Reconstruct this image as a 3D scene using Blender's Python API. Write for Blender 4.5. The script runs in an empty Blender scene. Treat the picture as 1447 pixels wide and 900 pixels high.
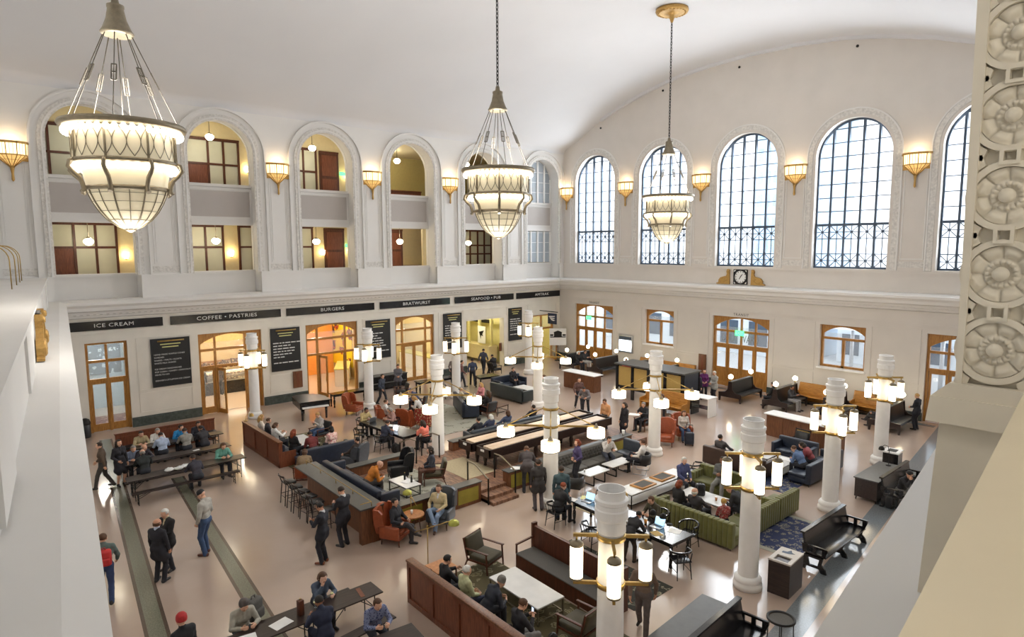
import bpy, bmesh, math, random
import numpy as np
from mathutils import Vector, Matrix, Euler
from mathutils.geometry import tessellate_polygon
random.seed(7)
PI = math.pi
scene = bpy.context.scene
COL = scene.collection
R = math.radians

# ------------------------------------------------------------------ materials
def lin(c):
    return tuple(((v / 255.0 + 0.055) / 1.055) ** 2.4 if v / 255.0 > 0.04045 else v / 255.0 / 12.92 for v in c)

def new_mat(name):
    m = bpy.data.materials.new(name)
    m.use_nodes = True
    nt = m.node_tree
    return m, nt, nt.nodes['Principled BSDF']

def mat(name, rgb, rough=0.6, metal=0.0, var=0.12, scale=6.0, bump=0.0, stretch=None, coat=0.0, spec=0.5, sheen=0.0):
    """procedural: base colour broken up by noise, optional bump"""
    m, nt, b = new_mat(name)
    c = lin(rgb)
    n = nt.nodes.new('ShaderNodeTexNoise'); n.inputs['Scale'].default_value = scale; n.inputs['Detail'].default_value = 4
    tc = nt.nodes.new('ShaderNodeTexCoord')
    mp = nt.nodes.new('ShaderNodeMapping')
    if stretch: mp.inputs['Scale'].default_value = stretch
    nt.links.new(tc.outputs['Object'], mp.inputs['Vector']); nt.links.new(mp.outputs['Vector'], n.inputs['Vector'])
    r = nt.nodes.new('ShaderNodeValToRGB')
    r.color_ramp.elements[0].position = 0.3; r.color_ramp.elements[1].position = 0.7
    r.color_ramp.elements[0].color = tuple(max(0, v * (1 - var)) for v in c) + (1,)
    r.color_ramp.elements[1].color = tuple(min(1, v * (1 + var)) for v in c) + (1,)
    nt.links.new(n.outputs['Fac'], r.inputs['Fac']); nt.links.new(r.outputs['Color'], b.inputs['Base Color'])
    b.inputs['Roughness'].default_value = rough; b.inputs['Metallic'].default_value = metal
    b.inputs['Specular IOR Level'].default_value = spec
    if coat: b.inputs['Coat Weight'].default_value = coat; b.inputs['Coat Roughness'].default_value = 0.15
    if sheen: b.inputs['Sheen Weight'].default_value = sheen
    if bump:
        bp = nt.nodes.new('ShaderNodeBump'); bp.inputs['Strength'].default_value = bump; bp.inputs['Distance'].default_value = 0.02
        nt.links.new(n.outputs['Fac'], bp.inputs['Height']); nt.links.new(bp.outputs['Normal'], b.inputs['Normal'])
    return m

def emit(name, rgb, strength, base=None):
    m, nt, b = new_mat(name)
    b.inputs['Base Color'].default_value = lin(base or rgb) + (1,)
    b.inputs['Roughness'].default_value = 0.4
    n = nt.nodes.new('ShaderNodeTexNoise'); n.inputs['Scale'].default_value = 9
    r = nt.nodes.new('ShaderNodeValToRGB'); c = lin(rgb)
    r.color_ramp.elements[0].color = tuple(v * 0.92 for v in c) + (1,); r.color_ramp.elements[1].color = c + (1,)
    nt.links.new(n.outputs['Fac'], r.inputs['Fac']); nt.links.new(r.outputs['Color'], b.inputs['Emission Color'])
    b.inputs['Emission Strength'].default_value = strength
    return m

def glass(name, rgb=(235, 242, 246), alpha=0.18, rough=0.05):
    m, nt, b = new_mat(name)
    n = nt.nodes.new('ShaderNodeTexNoise'); n.inputs['Scale'].default_value = 3
    r = nt.nodes.new('ShaderNodeValToRGB'); c = lin(rgb)
    r.color_ramp.elements[0].color = tuple(v * 0.95 for v in c) + (1,); r.color_ramp.elements[1].color = c + (1,)
    nt.links.new(n.outputs['Fac'], r.inputs['Fac']); nt.links.new(r.outputs['Color'], b.inputs['Base Color'])
    b.inputs['Roughness'].default_value = rough
    b.inputs['Alpha'].default_value = alpha
    m.blend_method = 'BLEND'
    return m

def floor_mat():
    m, nt, b = new_mat('terrazzo_pink')
    tc = nt.nodes.new('ShaderNodeTexCoord')
    def noise(s, d=5):
        n = nt.nodes.new('ShaderNodeTexNoise'); n.inputs['Scale'].default_value = s; n.inputs['Detail'].default_value = d
        nt.links.new(tc.outputs['Object'], n.inputs['Vector']); return n
    n1, n2, n3 = noise(0.35), noise(60, 2), noise(2.2)
    mx = nt.nodes.new('ShaderNodeMath'); mx.operation = 'ADD'
    nt.links.new(n1.outputs['Fac'], mx.inputs[0])
    ms = nt.nodes.new('ShaderNodeMath'); ms.operation = 'MULTIPLY_ADD'; ms.inputs[1].default_value = 0.1; ms.inputs[2].default_value = -0.05
    nt.links.new(n2.outputs['Fac'], ms.inputs[0]); nt.links.new(ms.outputs[0], mx.inputs[1])
    r = nt.nodes.new('ShaderNodeValToRGB')
    r.color_ramp.elements[0].position = 0.2; r.color_ramp.elements[1].position = 0.8
    r.color_ramp.elements[0].color = lin((170, 149, 134)) + (1,); r.color_ramp.elements[1].color = lin((190, 171, 158)) + (1,)
    nt.links.new(mx.outputs[0], r.inputs['Fac']); nt.links.new(r.outputs['Color'], b.inputs['Base Color'])
    rr = nt.nodes.new('ShaderNodeMapRange'); rr.inputs['To Min'].default_value = 0.11; rr.inputs['To Max'].default_value = 0.17
    nt.links.new(n3.outputs['Fac'], rr.inputs['Value']); nt.links.new(rr.outputs['Result'], b.inputs['Roughness'])
    b.inputs['Specular IOR Level'].default_value = 0.9
    return m

def wood(name, a, c, scale=3.0, rough=0.4, axis=(1, 12, 12), coat=0.0):
    m, nt, b = new_mat(name)
    tc = nt.nodes.new('ShaderNodeTexCoord'); mp = nt.nodes.new('ShaderNodeMapping'); mp.inputs['Scale'].default_value = axis
    n = nt.nodes.new('ShaderNodeTexNoise'); n.inputs['Scale'].default_value = scale; n.inputs['Detail'].default_value = 6; n.inputs['Distortion'].default_value = 0.6
    r = nt.nodes.new('ShaderNodeValToRGB'); r.color_ramp.elements[0].position = 0.35; r.color_ramp.elements[1].position = 0.68
    r.color_ramp.elements[0].color = lin(a) + (1,); r.color_ramp.elements[1].color = lin(c) + (1,)
    nt.links.new(tc.outputs['Object'], mp.inputs['Vector']); nt.links.new(mp.outputs['Vector'], n.inputs['Vector'])
    nt.links.new(n.outputs['Fac'], r.inputs['Fac']); nt.links.new(r.outputs['Color'], b.inputs['Base Color'])
    b.inputs['Roughness'].default_value = rough
    if coat: b.inputs['Coat Weight'].default_value = coat
    return m

def pattern(name, cols, scale=4.0, rough=0.9, kind='voronoi'):
    """woven pattern of several colours (rugs, printed cloth)"""
    m, nt, b = new_mat(name)
    tc = nt.nodes.new('ShaderNodeTexCoord')
    v = nt.nodes.new('ShaderNodeTexVoronoi'); v.inputs['Scale'].default_value = scale
    n = nt.nodes.new('ShaderNodeTexNoise'); n.inputs['Scale'].default_value = scale * 1.3; n.inputs['Detail'].default_value = 1; n.inputs['Distortion'].default_value = 1.5
    nt.links.new(tc.outputs['Object'], v.inputs['Vector']); nt.links.new(tc.outputs['Object'], n.inputs['Vector'])
    mx = nt.nodes.new('ShaderNodeMath'); mx.operation = 'ADD'
    nt.links.new(v.outputs['Distance'], mx.inputs[0]); nt.links.new(n.outputs['Fac'], mx.inputs[1])
    r = nt.nodes.new('ShaderNodeValToRGB'); r.color_ramp.interpolation = 'CONSTANT'
    e = r.color_ramp.elements
    while len(e) < len(cols): e.new(0.5)
    for i, c in enumerate(cols):
        e[i].position = 0.0 if i == 0 else 0.62 + 0.62 * (i - 1) / max(1, len(cols) - 1) * 0.55
        e[i].color = lin(c) + (1,)
    nt.links.new(mx.outputs[0], r.inputs['Fac']); nt.links.new(r.outputs['Color'], b.inputs['Base Color'])
    b.inputs['Roughness'].default_value = rough
    return m

M = {}
M['plaster'] = mat('plaster_white', (226, 224, 221), 0.75, var=0.025, scale=0.6)
M['ceil'] = mat('ceiling_plaster', (219, 219, 221), 0.85, var=0.02, scale=0.3)
M['relief'] = mat('relief_plaster', (214, 211, 206), 0.8, var=0.16, scale=9, bump=0.9)
M['panelgrey'] = mat('panel_grey', (186, 180, 176), 0.8, var=0.03, scale=1)
M['marble'] = mat('cream_marble', (224, 219, 209), 0.35, var=0.05, scale=1.1)
M['cream'] = mat('cream_plaster', (214, 208, 201), 0.55, var=0.03, scale=0.8)
M['greenmarble'] = mat('dark_green_marble', (70, 78, 74), 0.3, var=0.35, scale=8)
M['terrazzo'] = floor_mat()
M['band'] = mat('green_terrazzo', (112, 112, 96), 0.25, var=0.25, scale=30, spec=0.6)
M['bandedge'] = mat('dark_terrazzo_edge', (86, 72, 62), 0.25, var=0.15, scale=20)
M['bandblue'] = mat('grey_blue_terrazzo', (118, 124, 128), 0.14, var=0.2, scale=25, spec=0.6)
M['palefloor'] = mat('pale_terrazzo', (206, 192, 180), 0.25, var=0.05, scale=20)
M['chainmetal'] = mat('chain_metal', (92, 86, 76), 0.5, 0.4)
M['jamb'] = mat('jamb_stone', (228, 220, 204), 0.7, var=0.04, scale=5)
M['steel'] = mat('blue_grey_steel', (72, 86, 104), 0.5, 0.3, var=0.1, scale=4)
M['glass'] = glass('window_glass')
M['frost'] = mat('frosted_glass', (205, 205, 186), 0.5, var=0.03, scale=2)
M['frostblue'] = glass('pale_blue_glass', (196, 208, 220), 0.75, 0.3)
M['oak'] = wood('golden_oak', (150, 100, 42), (186, 134, 66), axis=(9, 9, 1))
M['oakh'] = wood('golden_oak_bench', (160, 104, 40), (200, 144, 66), axis=(1.2, 9, 9))
M['mahog'] = wood('mahogany', (70, 36, 22), (100, 54, 34), axis=(9, 9, 1))
M['mahogp'] = wood('mahogany_panel', (104, 56, 36), (132, 76, 50), axis=(9, 9, 1))
M['walnut'] = wood('walnut', (78, 50, 36), (112, 76, 54), axis=(1, 9, 9))
M['walnutv'] = wood('walnut_upright', (96, 58, 36), (130, 84, 54), axis=(9, 9, 1))
M['dark'] = wood('dark_wood', (38, 28, 26), (58, 44, 40), axis=(1, 9, 9), rough=0.3)
M['black'] = wood('black_lacquer', (22, 22, 24), (34, 34, 38), axis=(1, 6, 6), rough=0.2)
M['blackm'] = mat('black_metal', (30, 29, 28), 0.45, 0.5, var=0.15)
M['greytop'] = mat('dark_grey_laminate', (74, 74, 72), 0.35, var=0.1)
M['brass'] = mat('aged_brass', (176, 146, 84), 0.35, 0.85, var=0.12, scale=12)
M['bronze'] = mat('bronze', (136, 126, 106), 0.45, 0.55, var=0.12, scale=12)
M['gold'] = mat('gilded', (186, 148, 84), 0.45, 0.5, var=0.15, scale=20)
M['chrome'] = mat('brushed_steel', (190, 192, 196), 0.3, 0.9, var=0.05)
M['white'] = mat('white_paint', (245, 244, 242), 0.5, var=0.02)
M['paper'] = mat('paper_white', (240, 240, 238), 0.8, var=0.02)
M['stone'] = mat('white_marble_top', (224, 224, 222), 0.25, var=0.06, scale=3)
M['navy'] = mat('navy_leather', (38, 46, 62), 0.4, var=0.15, scale=8)
M['slate'] = mat('slate_leather', (70, 76, 84), 0.4, var=0.15, scale=8)
M['bleather'] = mat('black_leather', (34, 35, 38), 0.35, var=0.2, scale=8)
M['cognac'] = mat('cognac_leather', (150, 74, 42), 0.4, var=0.15, scale=8)
M['velvet'] = mat('green_velvet', (104, 104, 48), 0.7, var=0.12, scale=5, sheen=0.3)
M['velvetd'] = mat('dark_green_velvet', (66, 58, 34), 0.75, var=0.2, scale=5, sheen=0.2)
M['greyfab'] = mat('grey_fabric', (92, 90, 86), 0.85, var=0.12, scale=40)
M['greypanel'] = mat('olive_panel', (150, 138, 52), 0.6, var=0.12, scale=4)
M['lamp'] = emit('lamp_glass', (255, 238, 208), 5.0)
M['lampcyl'] = emit('lantern_glass', (255, 236, 200), 4.0)
M['globe'] = emit('globe_glass', (255, 240, 205), 12.0)
M['bulb'] = emit('bulbs', (255, 242, 222), 6.0)
M['bowl'] = emit('alabaster_glass', (236, 220, 184), 0.16, (222, 212, 184))
M['sconce'] = emit('amber_glass', (255, 226, 170), 1.5)
M['amberdim'] = emit('amber_glass_dim', (240, 196, 120), 0.5)
M['corr'] = mat('corridor_cream', (226, 212, 172), 0.7, var=0.03)
M['ochre'] = mat('ochre_wall', (188, 172, 110), 0.7, var=0.04)
M['carpet'] = mat('corridor_carpet', (120, 92, 70), 0.9, var=0.2, scale=10)
M['exit'] = emit('exit_green', (70, 220, 130), 2.0)
M['exitdim'] = emit('exit_sign_dim', (60, 200, 120), 1.0)
M['signblk'] = mat('sign_black', (18, 19, 24), 0.12, var=0.1)
M['menublk'] = mat('menu_black', (28, 29, 31), 0.5, var=0.1)
M['letter'] = mat('letter_silver', (214, 214, 212), 0.4, var=0.03)
M['lettergold'] = mat('letter_yellow', (216, 212, 140), 0.4, var=0.05)
M['screen'] = emit('screen_white', (215, 228, 245), 1.6)
M['laptop'] = emit('laptop_screen', (150, 205, 245), 1.3)
M['phone'] = emit('phone_screen', (190, 215, 245), 1.2)

# ------------------------------------------------------------------ mesh builder
class MB:
    def __init__(self):
        self.v = []; self.f = []; self.m = []; self.s = []
    def add(self, vs, fs, mi=0, smooth=False):
        o = len(self.v); self.v += [tuple(v) for v in vs]
        for f in fs:
            self.f.append([o + i for i in f]); self.m.append(mi); self.s.append(smooth)
        return self
    def box(self, a, b, mi=0):
        x0, y0, z0 = (min(a[i], b[i]) for i in range(3)); x1, y1, z1 = (max(a[i], b[i]) for i in range(3))
        vs = [(x0, y0, z0), (x1, y0, z0), (x1, y1, z0), (x0, y1, z0), (x0, y0, z1), (x1, y0, z1), (x1, y1, z1), (x0, y1, z1)]
        return self.add(vs, [(0, 3, 2, 1), (4, 5, 6, 7), (0, 1, 5, 4), (1, 2, 6, 5), (2, 3, 7, 6), (3, 0, 4, 7)], mi)
    def cbox(self, c, s, mi=0):
        return self.box([c[i] - s[i] / 2 for i in range(3)], [c[i] + s[i] / 2 for i in range(3)], mi)
    def rbox(self, a, b, r=0.02, mi=0, seg=2, smooth=True, mtx=None):
        bm = bmesh.new(); bmesh.ops.create_cube(bm, size=1)
        c = [(a[i] + b[i]) / 2 for i in range(3)]; s = [abs(b[i] - a[i]) for i in range(3)]
        for v in bm.verts: v.co = Vector((c[i] + v.co[i] * s[i] for i in range(3)))
        r = min(r, min(s) * 0.45)
        bmesh.ops.bevel(bm, geom=bm.edges[:], offset=r, segments=seg, profile=0.5, affect='EDGES')
        bm.verts.index_update()
        vs = [(mtx @ v.co) if mtx else v.co.copy() for v in bm.verts]
        self.add(vs, [[v.index for v in f.verts] for f in bm.faces], mi, smooth); bm.free(); return self
    def beam(self, p, q, w, h=None, mi=0, roll=None):
        """square bar from p to q"""
        p = Vector(p); q = Vector(q); h = h or w; d = (q - p).normalized()
        u = Vector((0, 0, 1)) if abs(d.z) < 0.95 else Vector((0, 1, 0))
        if roll is not None: u = Vector(roll)
        s = d.cross(u).normalized(); t = s.cross(d).normalized(); vs = []
        for c in (p, q):
            for a, b in ((-1, -1), (1, -1), (1, 1), (-1, 1)): vs.append(c + s * a * w / 2 + t * b * h / 2)
        return self.add(vs, [(0, 3, 2, 1), (4, 5, 6, 7), (0, 1, 5, 4), (1, 2, 6, 5), (2, 3, 7, 6), (3, 0, 4, 7)], mi)
    def cyl(self, p, q, r0, r1=None, n=12, mi=0, smooth=True, caps=True):
        p = Vector(p); q = Vector(q); r1 = r0 if r1 is None else r1; d = (q - p).normalized()
        u = Vector((1, 0, 0)) if abs(d.x) < 0.9 else Vector((0, 1, 0)); s = d.cross(u).normalized(); t = d.cross(s)
        vs = []
        for c, r in ((p, r0), (q, r1)):
            for i in range(n):
                a = 2 * PI * i / n; vs.append(c + (s * math.cos(a) + t * math.sin(a)) * r)
        self.add(vs, [(i, (i + 1) % n, n + (i + 1) % n, n + i) for i in range(n)], mi, smooth)
        if caps:
            self.add(vs[:n], [tuple(range(n - 1, -1, -1))], mi); self.add(vs[n:], [tuple(range(n))], mi)
        return self
    def lathe(self, prof, c=(0, 0, 0), n=20, mi=0, smooth=True, capb=True, capt=True):
        vs = []; k = len(prof)
        for r, z in prof:
            for i in range(n):
                a = 2 * PI * i / n; vs.append((c[0] + r * math.cos(a), c[1] + r * math.sin(a), c[2] + z))
        fs = [(j * n + i, j * n + (i + 1) % n, (j + 1) * n + (i + 1) % n, (j + 1) * n + i) for j in range(k - 1) for i in range(n)]
        self.add(vs, fs, mi, smooth)
        if capb and prof[0][0] > 1e-4: self.add(vs[:n], [tuple(range(n - 1, -1, -1))], mi)
        if capt and prof[-1][0] > 1e-4: self.add(vs[-n:], [tuple(range(n))], mi)
        return self
    def ell(self, c, r, n=14, k=8, mi=0, mtx=None):
        vs = []
        for j in range(k + 1):
            th = PI * j / k
            for i in range(n):
                a = 2 * PI * i / n
                v = Vector((r[0] * math.sin(th) * math.cos(a), r[1] * math.sin(th) * math.sin(a), -r[2] * math.cos(th)))
                if mtx: v = mtx @ v
                vs.append(Vector(c) + v)
        return self.add(vs, [(j * n + i, j * n + (i + 1) % n, (j + 1) * n + (i + 1) % n, (j + 1) * n + i) for j in range(k) for i in range(n)], mi, True)
    def tube(self, pts, r, n=8, mi=0, closed=False):
        pts = [Vector(p) for p in pts]; k = len(pts); vs = []; u = None
        for j, p in enumerate(pts):
            a = pts[(j - 1) % k] if (closed or j) else p; b = pts[(j + 1) % k] if (closed or j < k - 1) else p
            d = (b - a).normalized()
            if u is None: u = Vector((0, 0, 1)) if abs(d.z) < 0.9 else Vector((1, 0, 0))
            s = d.cross(u)
            if s.length < 1e-5: s = d.cross(Vector((0.3, 1, 0.2)))
            s.normalize(); u = s.cross(d).normalized()
            rr = r[j] if isinstance(r, (list, tuple)) else r
            for i in range(n):
                t = 2 * PI * i / n; vs.append(p + (s * math.cos(t) + u * math.sin(t)) * rr)
        kk = k if closed else k - 1
        self.add(vs, [(j * n + i, j * n + (i + 1) % n, ((j + 1) % k) * n + (i + 1) % n, ((j + 1) % k) * n + i) for j in range(kk) for i in range(n)], mi, True)
        if not closed: self.add(vs[:n], [tuple(range(n - 1, -1, -1))], mi); self.add(vs[-n:], [tuple(range(n))], mi)
        return self
    def prism(self, poly, o, eu, ev, dep, mi=0, holes=(), back=True, mh=None):
        """flat polygon (with holes) in the plane o+u*eu+v*ev, thickness vector dep"""
        o = Vector(o); eu = Vector(eu); ev = Vector(ev); dep = Vector(dep)
        loops = [list(poly)] + [list(h) for h in holes]
        tri = tessellate_polygon([[Vector((p[0], p[1], 0)) for p in l] for l in loops])
        flat = [p for l in loops for p in l]
        fr = [o + eu * p[0] + ev * p[1] for p in flat]; bk = [p + dep for p in fr]
        self.add(fr, [tuple(t) for t in tri], mi)
        if back: self.add(bk, [tuple(t) for t in tri], mi)
        for li, l in enumerate(loops):
            a = [o + eu * p[0] + ev * p[1] for p in l]; n = len(a)
            self.add(a + [p + dep for p in a], [(i, (i + 1) % n, n + (i + 1) % n, n + i) for i in range(n)], mi if (mh is None or li == 0) else mh)
        return self
    def sweep(self, prof, path, mi=0, closed=False, up=(0, 0, 1), smooth=False):
        """profile [(out, up)] swept along a path; out = right of travel direction"""
        path = [Vector(p) for p in path]; k = len(path); n = len(prof); vs = []; up = Vector(up)
        for j, p in enumerate(path):
            a = path[(j - 1) % k] if (closed or j) else p; b = path[(j + 1) % k] if (closed or j < k - 1) else p
            d1 = (p - a).normalized() if (p - a).length > 1e-6 else None; d2 = (b - p).normalized() if (b - p).length > 1e-6 else None
            d = ((d1 or d2) + (d2 or d1)).normalized(); s = d.cross(up).normalized()
            sc = 1.0 / max(0.3, (d1 or d2).dot(d))
            u = s.cross(d).normalized() if abs(d.dot(up)) > 1e-3 else up
            for q in prof: vs.append(p + s * q[0] * sc + u * q[1])
        kk = k if closed else k - 1
        self.add(vs, [(j * n + i, ((j + 1) % k) * n + i, ((j + 1) % k) * n + (i + 1) % n, j * n + (i + 1) % n) for j in range(kk) for i in range(n)], mi, smooth)
        if not closed: self.add(vs[:n], [tuple(range(n))], mi); self.add(vs[-n:], [tuple(range(n - 1, -1, -1))], mi)
        return self
    def move(self, mtx):
        self.v = [tuple(mtx @ Vector(v)) for v in self.v]; return self
    def build(self, name, mats, parent=None, label=None):
        me = bpy.data.meshes.new(name)
        me.from_pydata([tuple(v) for v in self.v], [], self.f)
        for m in (mats if isinstance(mats, (list, tuple)) else [mats]): me.materials.append(M[m] if isinstance(m, str) else m)
        me.polygons.foreach_set('material_index', self.m); me.polygons.foreach_set('use_smooth', self.s)
        bm = bmesh.new(); bm.from_mesh(me); bmesh.ops.remove_doubles(bm, verts=bm.verts, dist=1e-5)
        bmesh.ops.recalc_face_normals(bm, faces=bm.faces); bm.to_mesh(me); bm.free()
        o = bpy.data.objects.new(name, me); COL.objects.link(o)
        if parent: o.parent = parent
        if label: o['label'] = label
        return o

def arc(cx, cz, r, a0, a1, n):
    return [(cx + r * math.cos(a0 + (a1 - a0) * i / n), cz + r * math.sin(a0 + (a1 - a0) * i / n)) for i in range(n + 1)]

def thing(name, label, cat, loc=(0, 0, 0), rz=0.0, group=None):
    o = bpy.data.objects.new(name, None); COL.objects.link(o)
    o.empty_display_size = 0.2; o.location = loc if len(loc) == 3 else (loc[0], loc[1], 0); o.rotation_euler = (0, 0, R(rz))
    o['label'] = label; o['category'] = cat
    if group: o['group'] = group
    return o
def tag(o, label, cat, group=None):
    o['label'] = label; o['category'] = cat
    if group: o['group'] = group
    return o
def struct(o, label=None):
    o['kind'] = 'structure'
    if label: o['label'] = label
    return o
def sthing(name, loc=(0, 0, 0), rz=0, label=None):
    o = bpy.data.objects.new(name, None); COL.objects.link(o); o.location = loc; o.rotation_euler = (0, 0, R(rz))
    return struct(o, label)
def dup(root, loc, rz=None, label=None, group=None):
    def cp(o, par):
        c = o.copy(); COL.objects.link(c)
        if par is not None: c.parent = par
        for ch in o.children: cp(ch, c)
        return c
    c = cp(root, None); c.location = loc if len(loc) == 3 else (loc[0], loc[1], root.location.z)
    if rz is not None: c.rotation_euler = (0, 0, R(rz))
    if label: c['label'] = label
    if group: c['group'] = group
    return c
def text(body, size, name, matname, parent, loc, rot, depth=0.01, align='CENTER', space=1.0, xs=1.0):
    cu = bpy.data.curves.new(name, 'FONT'); cu.body = body; cu.size = size; cu.extrude = depth; cu.align_x = align; cu.align_y = 'CENTER'
    cu.space_character = space; cu.resolution_u = 2
    t = bpy.data.objects.new(name, cu); COL.objects.link(t)
    dg = bpy.context.evaluated_depsgraph_get(); me = bpy.data.meshes.new_from_object(t.evaluated_get(dg))
    bpy.data.objects.remove(t)
    o = bpy.data.objects.new(name, me); me.materials.clear(); me.materials.append(M[matname]); COL.objects.link(o)
    o.parent = parent; o.location = loc; o.rotation_euler = rot; o.scale = (xs, 1, 1)
    return o

# ------------------------------------------------------------------ camera
cam = bpy.data.cameras.new('camera'); co = bpy.data.objects.new('camera', cam); COL.objects.link(co)
CAM = Vector((35.1220, -35.6401, 8.6826))
co.matrix_world = Matrix.Translation(CAM) @ Matrix(((0.657822, -0.081029, 0.748802), (0.753162, 0.076169, -0.653410), (-0.004090, 0.993797, 0.111134))).to_4x4()
cam.sensor_fit = 'HORIZONTAL'; cam.sensor_width = 36.0; cam.lens = 898.234 / 1447.0 * 36.0
cam.clip_start = 0.05; cam.clip_end = 400
scene.camera = co

# ------------------------------------------------------------------ floor
FR = [(-0.5, 0.6), (31.6, 0.6), (36.5, -37.5), (-0.5, -37.5)]
mb = MB(); mb.prism(FR, (0, 0, -0.2), (1, 0, 0), (0, 1, 0), (0, 0, 0.2)); mb.v = [(x, y, z) for x, y, z in mb.v]
def strip(pts_l, pts_r, mi, z):
    n = len(pts_l); vs = [(p[0], p[1], z) for p in pts_l] + [(p[0], p[1], z) for p in pts_r]
    mb.add(vs, [(i, i + 1, n + i + 1, n + i) for i in range(n - 1)], mi)
def band(a, b, w, e=0.08, mi=1, me=2, z=0.002):
    a = Vector((a[0], a[1])); b = Vector((b[0], b[1])); d = (b - a).normalized(); s = Vector((-d.y, d.x))
    strip([a + s * w / 2, b + s * w / 2], [a - s * w / 2, b - s * w / 2], me, z)
    strip([a + s * (w / 2 - e), b + s * (w / 2 - e)], [a - s * (w / 2 - e), b - s * (w / 2 - e)], mi, z * 2)
band((1.5, -31.05), (24, -33.25), 0.5); band((9.0, -29.85), (24, -31.05), 0.46)
band((26.35, 0), (29.5, -26.0), 0.62, 0.0, 3, 3)
band((2.0, -0.62), (26, -0.62), 0.4, 0.05, 3, 2)
floor = struct(mb.build('floor', ['terrazzo', 'band', 'bandedge', 'bandblue']))

# ------------------------------------------------------------------ vault profile  (x at the far end, z)
VAULT = [(0.35, 15.7), (0.45, 15.95), (0.8, 16.15), (1.3, 16.3), (1.78, 16.5), (2.9, 17.1), (4.11, 17.72), (6.21, 18.48), (8.3, 19.05), (10.47, 19.47), (13, 19.7), (15.4, 19.77)]
VAULT = VAULT + [(31.0 - x, z) for x, z in VAULT[::-1][1:]]
def wid(y): return (31.0 + (-y) * 0.1036) / 31.0
ys = [0.1, -6, -12, -18, -24, -30, -38]
mb = MB(); k = len(VAULT); vs = []
for y in ys: vs += [(x * wid(y) if x > 15 else x * (1 + (wid(y) - 1) * x / 15.5), y, z) for x, z in VAULT]
for t in (0, 0.25): mb.add([(x, y, z + t) for x, y, z in vs], [(j * k + i, j * k + i + 1, (j + 1) * k + i + 1, (j + 1) * k + i) for j in range(len(ys) - 1) for i in range(k - 1)], 0, True)
struct(mb.build('ceiling', 'ceil'))
mb = MB(); mb.sweep([(0, 0.05), (0, -0.16), (0.2, -0.16), (0.2, 0.05)], [(x, 0, z) for x, z in VAULT[6:-6]], up=(0, 0, 1), smooth=False); struct(mb.build('trim_13', 'ceil'))

# ------------------------------------------------------------------ left wall, ground floor
DOORL = [(-31.4, -29.68, 4.3), (-26.5, -23.27, 4.28), (-20.75, -17.5, 4.28), (-14.85, -11.9, 4.3), (-9.2, -5.78, 3.6), (-3.1, -0.62, 3.53)]
out = [(-36.5, 0)]
for a, b, t in DOORL: out += [(a, 0), (a, t), (b, t), (b, 0)]
out += [(0.5, 0), (0.5, 5.5), (-36.5, 5.5)]
mb = MB(); mb.prism(out, (0, 0, 0), (0, 1, 0), (0, 0, 1), (-0.5, 0, 0))
# frieze and raised marble panels
for z0, z1, d in ((4.72, 4.78, 0.05), (4.78, 4.84, 0.03), (5.38, 5.46, 0.05)): mb.box((0, -36.5, z0), (d, 0, z1))
def frame2(mb, y0, y1, z0, z1, w=0.06, d=0.025, x=0.0, mi=0):
    mb.box((x, y0, z0), (x + d, y1, z0 + w), mi); mb.box((x, y0, z1 - w), (x + d, y1, z1), mi)
    mb.box((x, y0, z0 + w), (x + d, y0 + w, z1 - w), mi); mb.box((x, y1 - w, z0 + w), (x + d, y1, z1 - w), mi)
ped = [(-29.4, -26.75), (-23.0, -21.0), (-17.25, -15.1), (-11.65, -9.45), (-5.55, -3.3)]
for a, b in ped: frame2(mb, a + 0.1, b - 0.1, 0.62, 1.62); frame2(mb, a + 0.1, b - 0.1, 1.74, 4.36, 0.05)
frame2(mb, -9.5, -5.5, 3.72, 4.4, 0.05); frame2(mb, -3.4, -0.4, 3.65, 4.4, 0.05)
struct(mb.build('wall_left', 'marble'))
mb = MB(); ed = [-36.5] + [v for a, b, t in DOORL for v in (a, b)] + [-0.05]
for i in range(0, len(ed), 2): mb.box((0, ed[i] , 0), (0.06, ed[i + 1], 0.42)); mb.box((0, ed[i], 0.42), (0.04, ed[i + 1], 0.47))
struct(mb.build('baseboard_left', 'greenmarble'))

# cornice running round the hall
CORN = [(0, 5.46), (-0.1, 5.5), (-0.14, 5.62), (-0.3, 5.66), (-0.36, 5.78), (-0.52, 5.84), (-0.56, 6.0), (-0.66, 6.12), (-0.66, 6.24), (-0.4, 6.34), (0, 6.36)]
def cornice(name, a, b, dent=True):
    a = Vector(a); b = Vector(b); mb = MB(); mb.sweep(CORN, [a, b])
    d = (b - a); L = d.length; d.normalize(); s = d.cross(Vector((0, 0, 1)))
    n = int(L / 0.26)
    for i in range(n):
        c = a + d * (i + 0.5) * 0.26 - s * 0.22
        mb.beam(c - d * 0.07 + Vector((0, 0, 5.7)), c + d * 0.07 + Vector((0, 0, 5.7)), 0.18, 0.11)
    return struct(mb.build(name, 'plaster'))
cornice('trim_1', (0, 0, 0), (0, -33.0, 0)); cornice('trim_2', (31, 0, 0), (0, 0, 0))

# ------------------------------------------------------------------ left wall, two upper storeys behind tall arches
ARW = [(-32.42 + 5.7 * i, -28.95 + 5.7 * i) for i in range(6)]
SPR = 13.55
def archpoly(a, b, z0, spr, n=20):
    r = (b - a) / 2; return [(a, z0), (b, z0)] + arc((a + b) / 2, spr, r, 0, PI, n)
def clipz(poly, z): return poly
mb = MB()
holes = [archpoly(a, b, 6.33, SPR) for a, b in ARW]
mb.prism([(-37.5, 6.2), (0, 6.2), (0, 15.95), (-37.5, 15.95)], (0.35, 0, 0), (0, 1, 0), (0, 0, 1), (-0.9, 0, 0), 0, holes)
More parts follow.
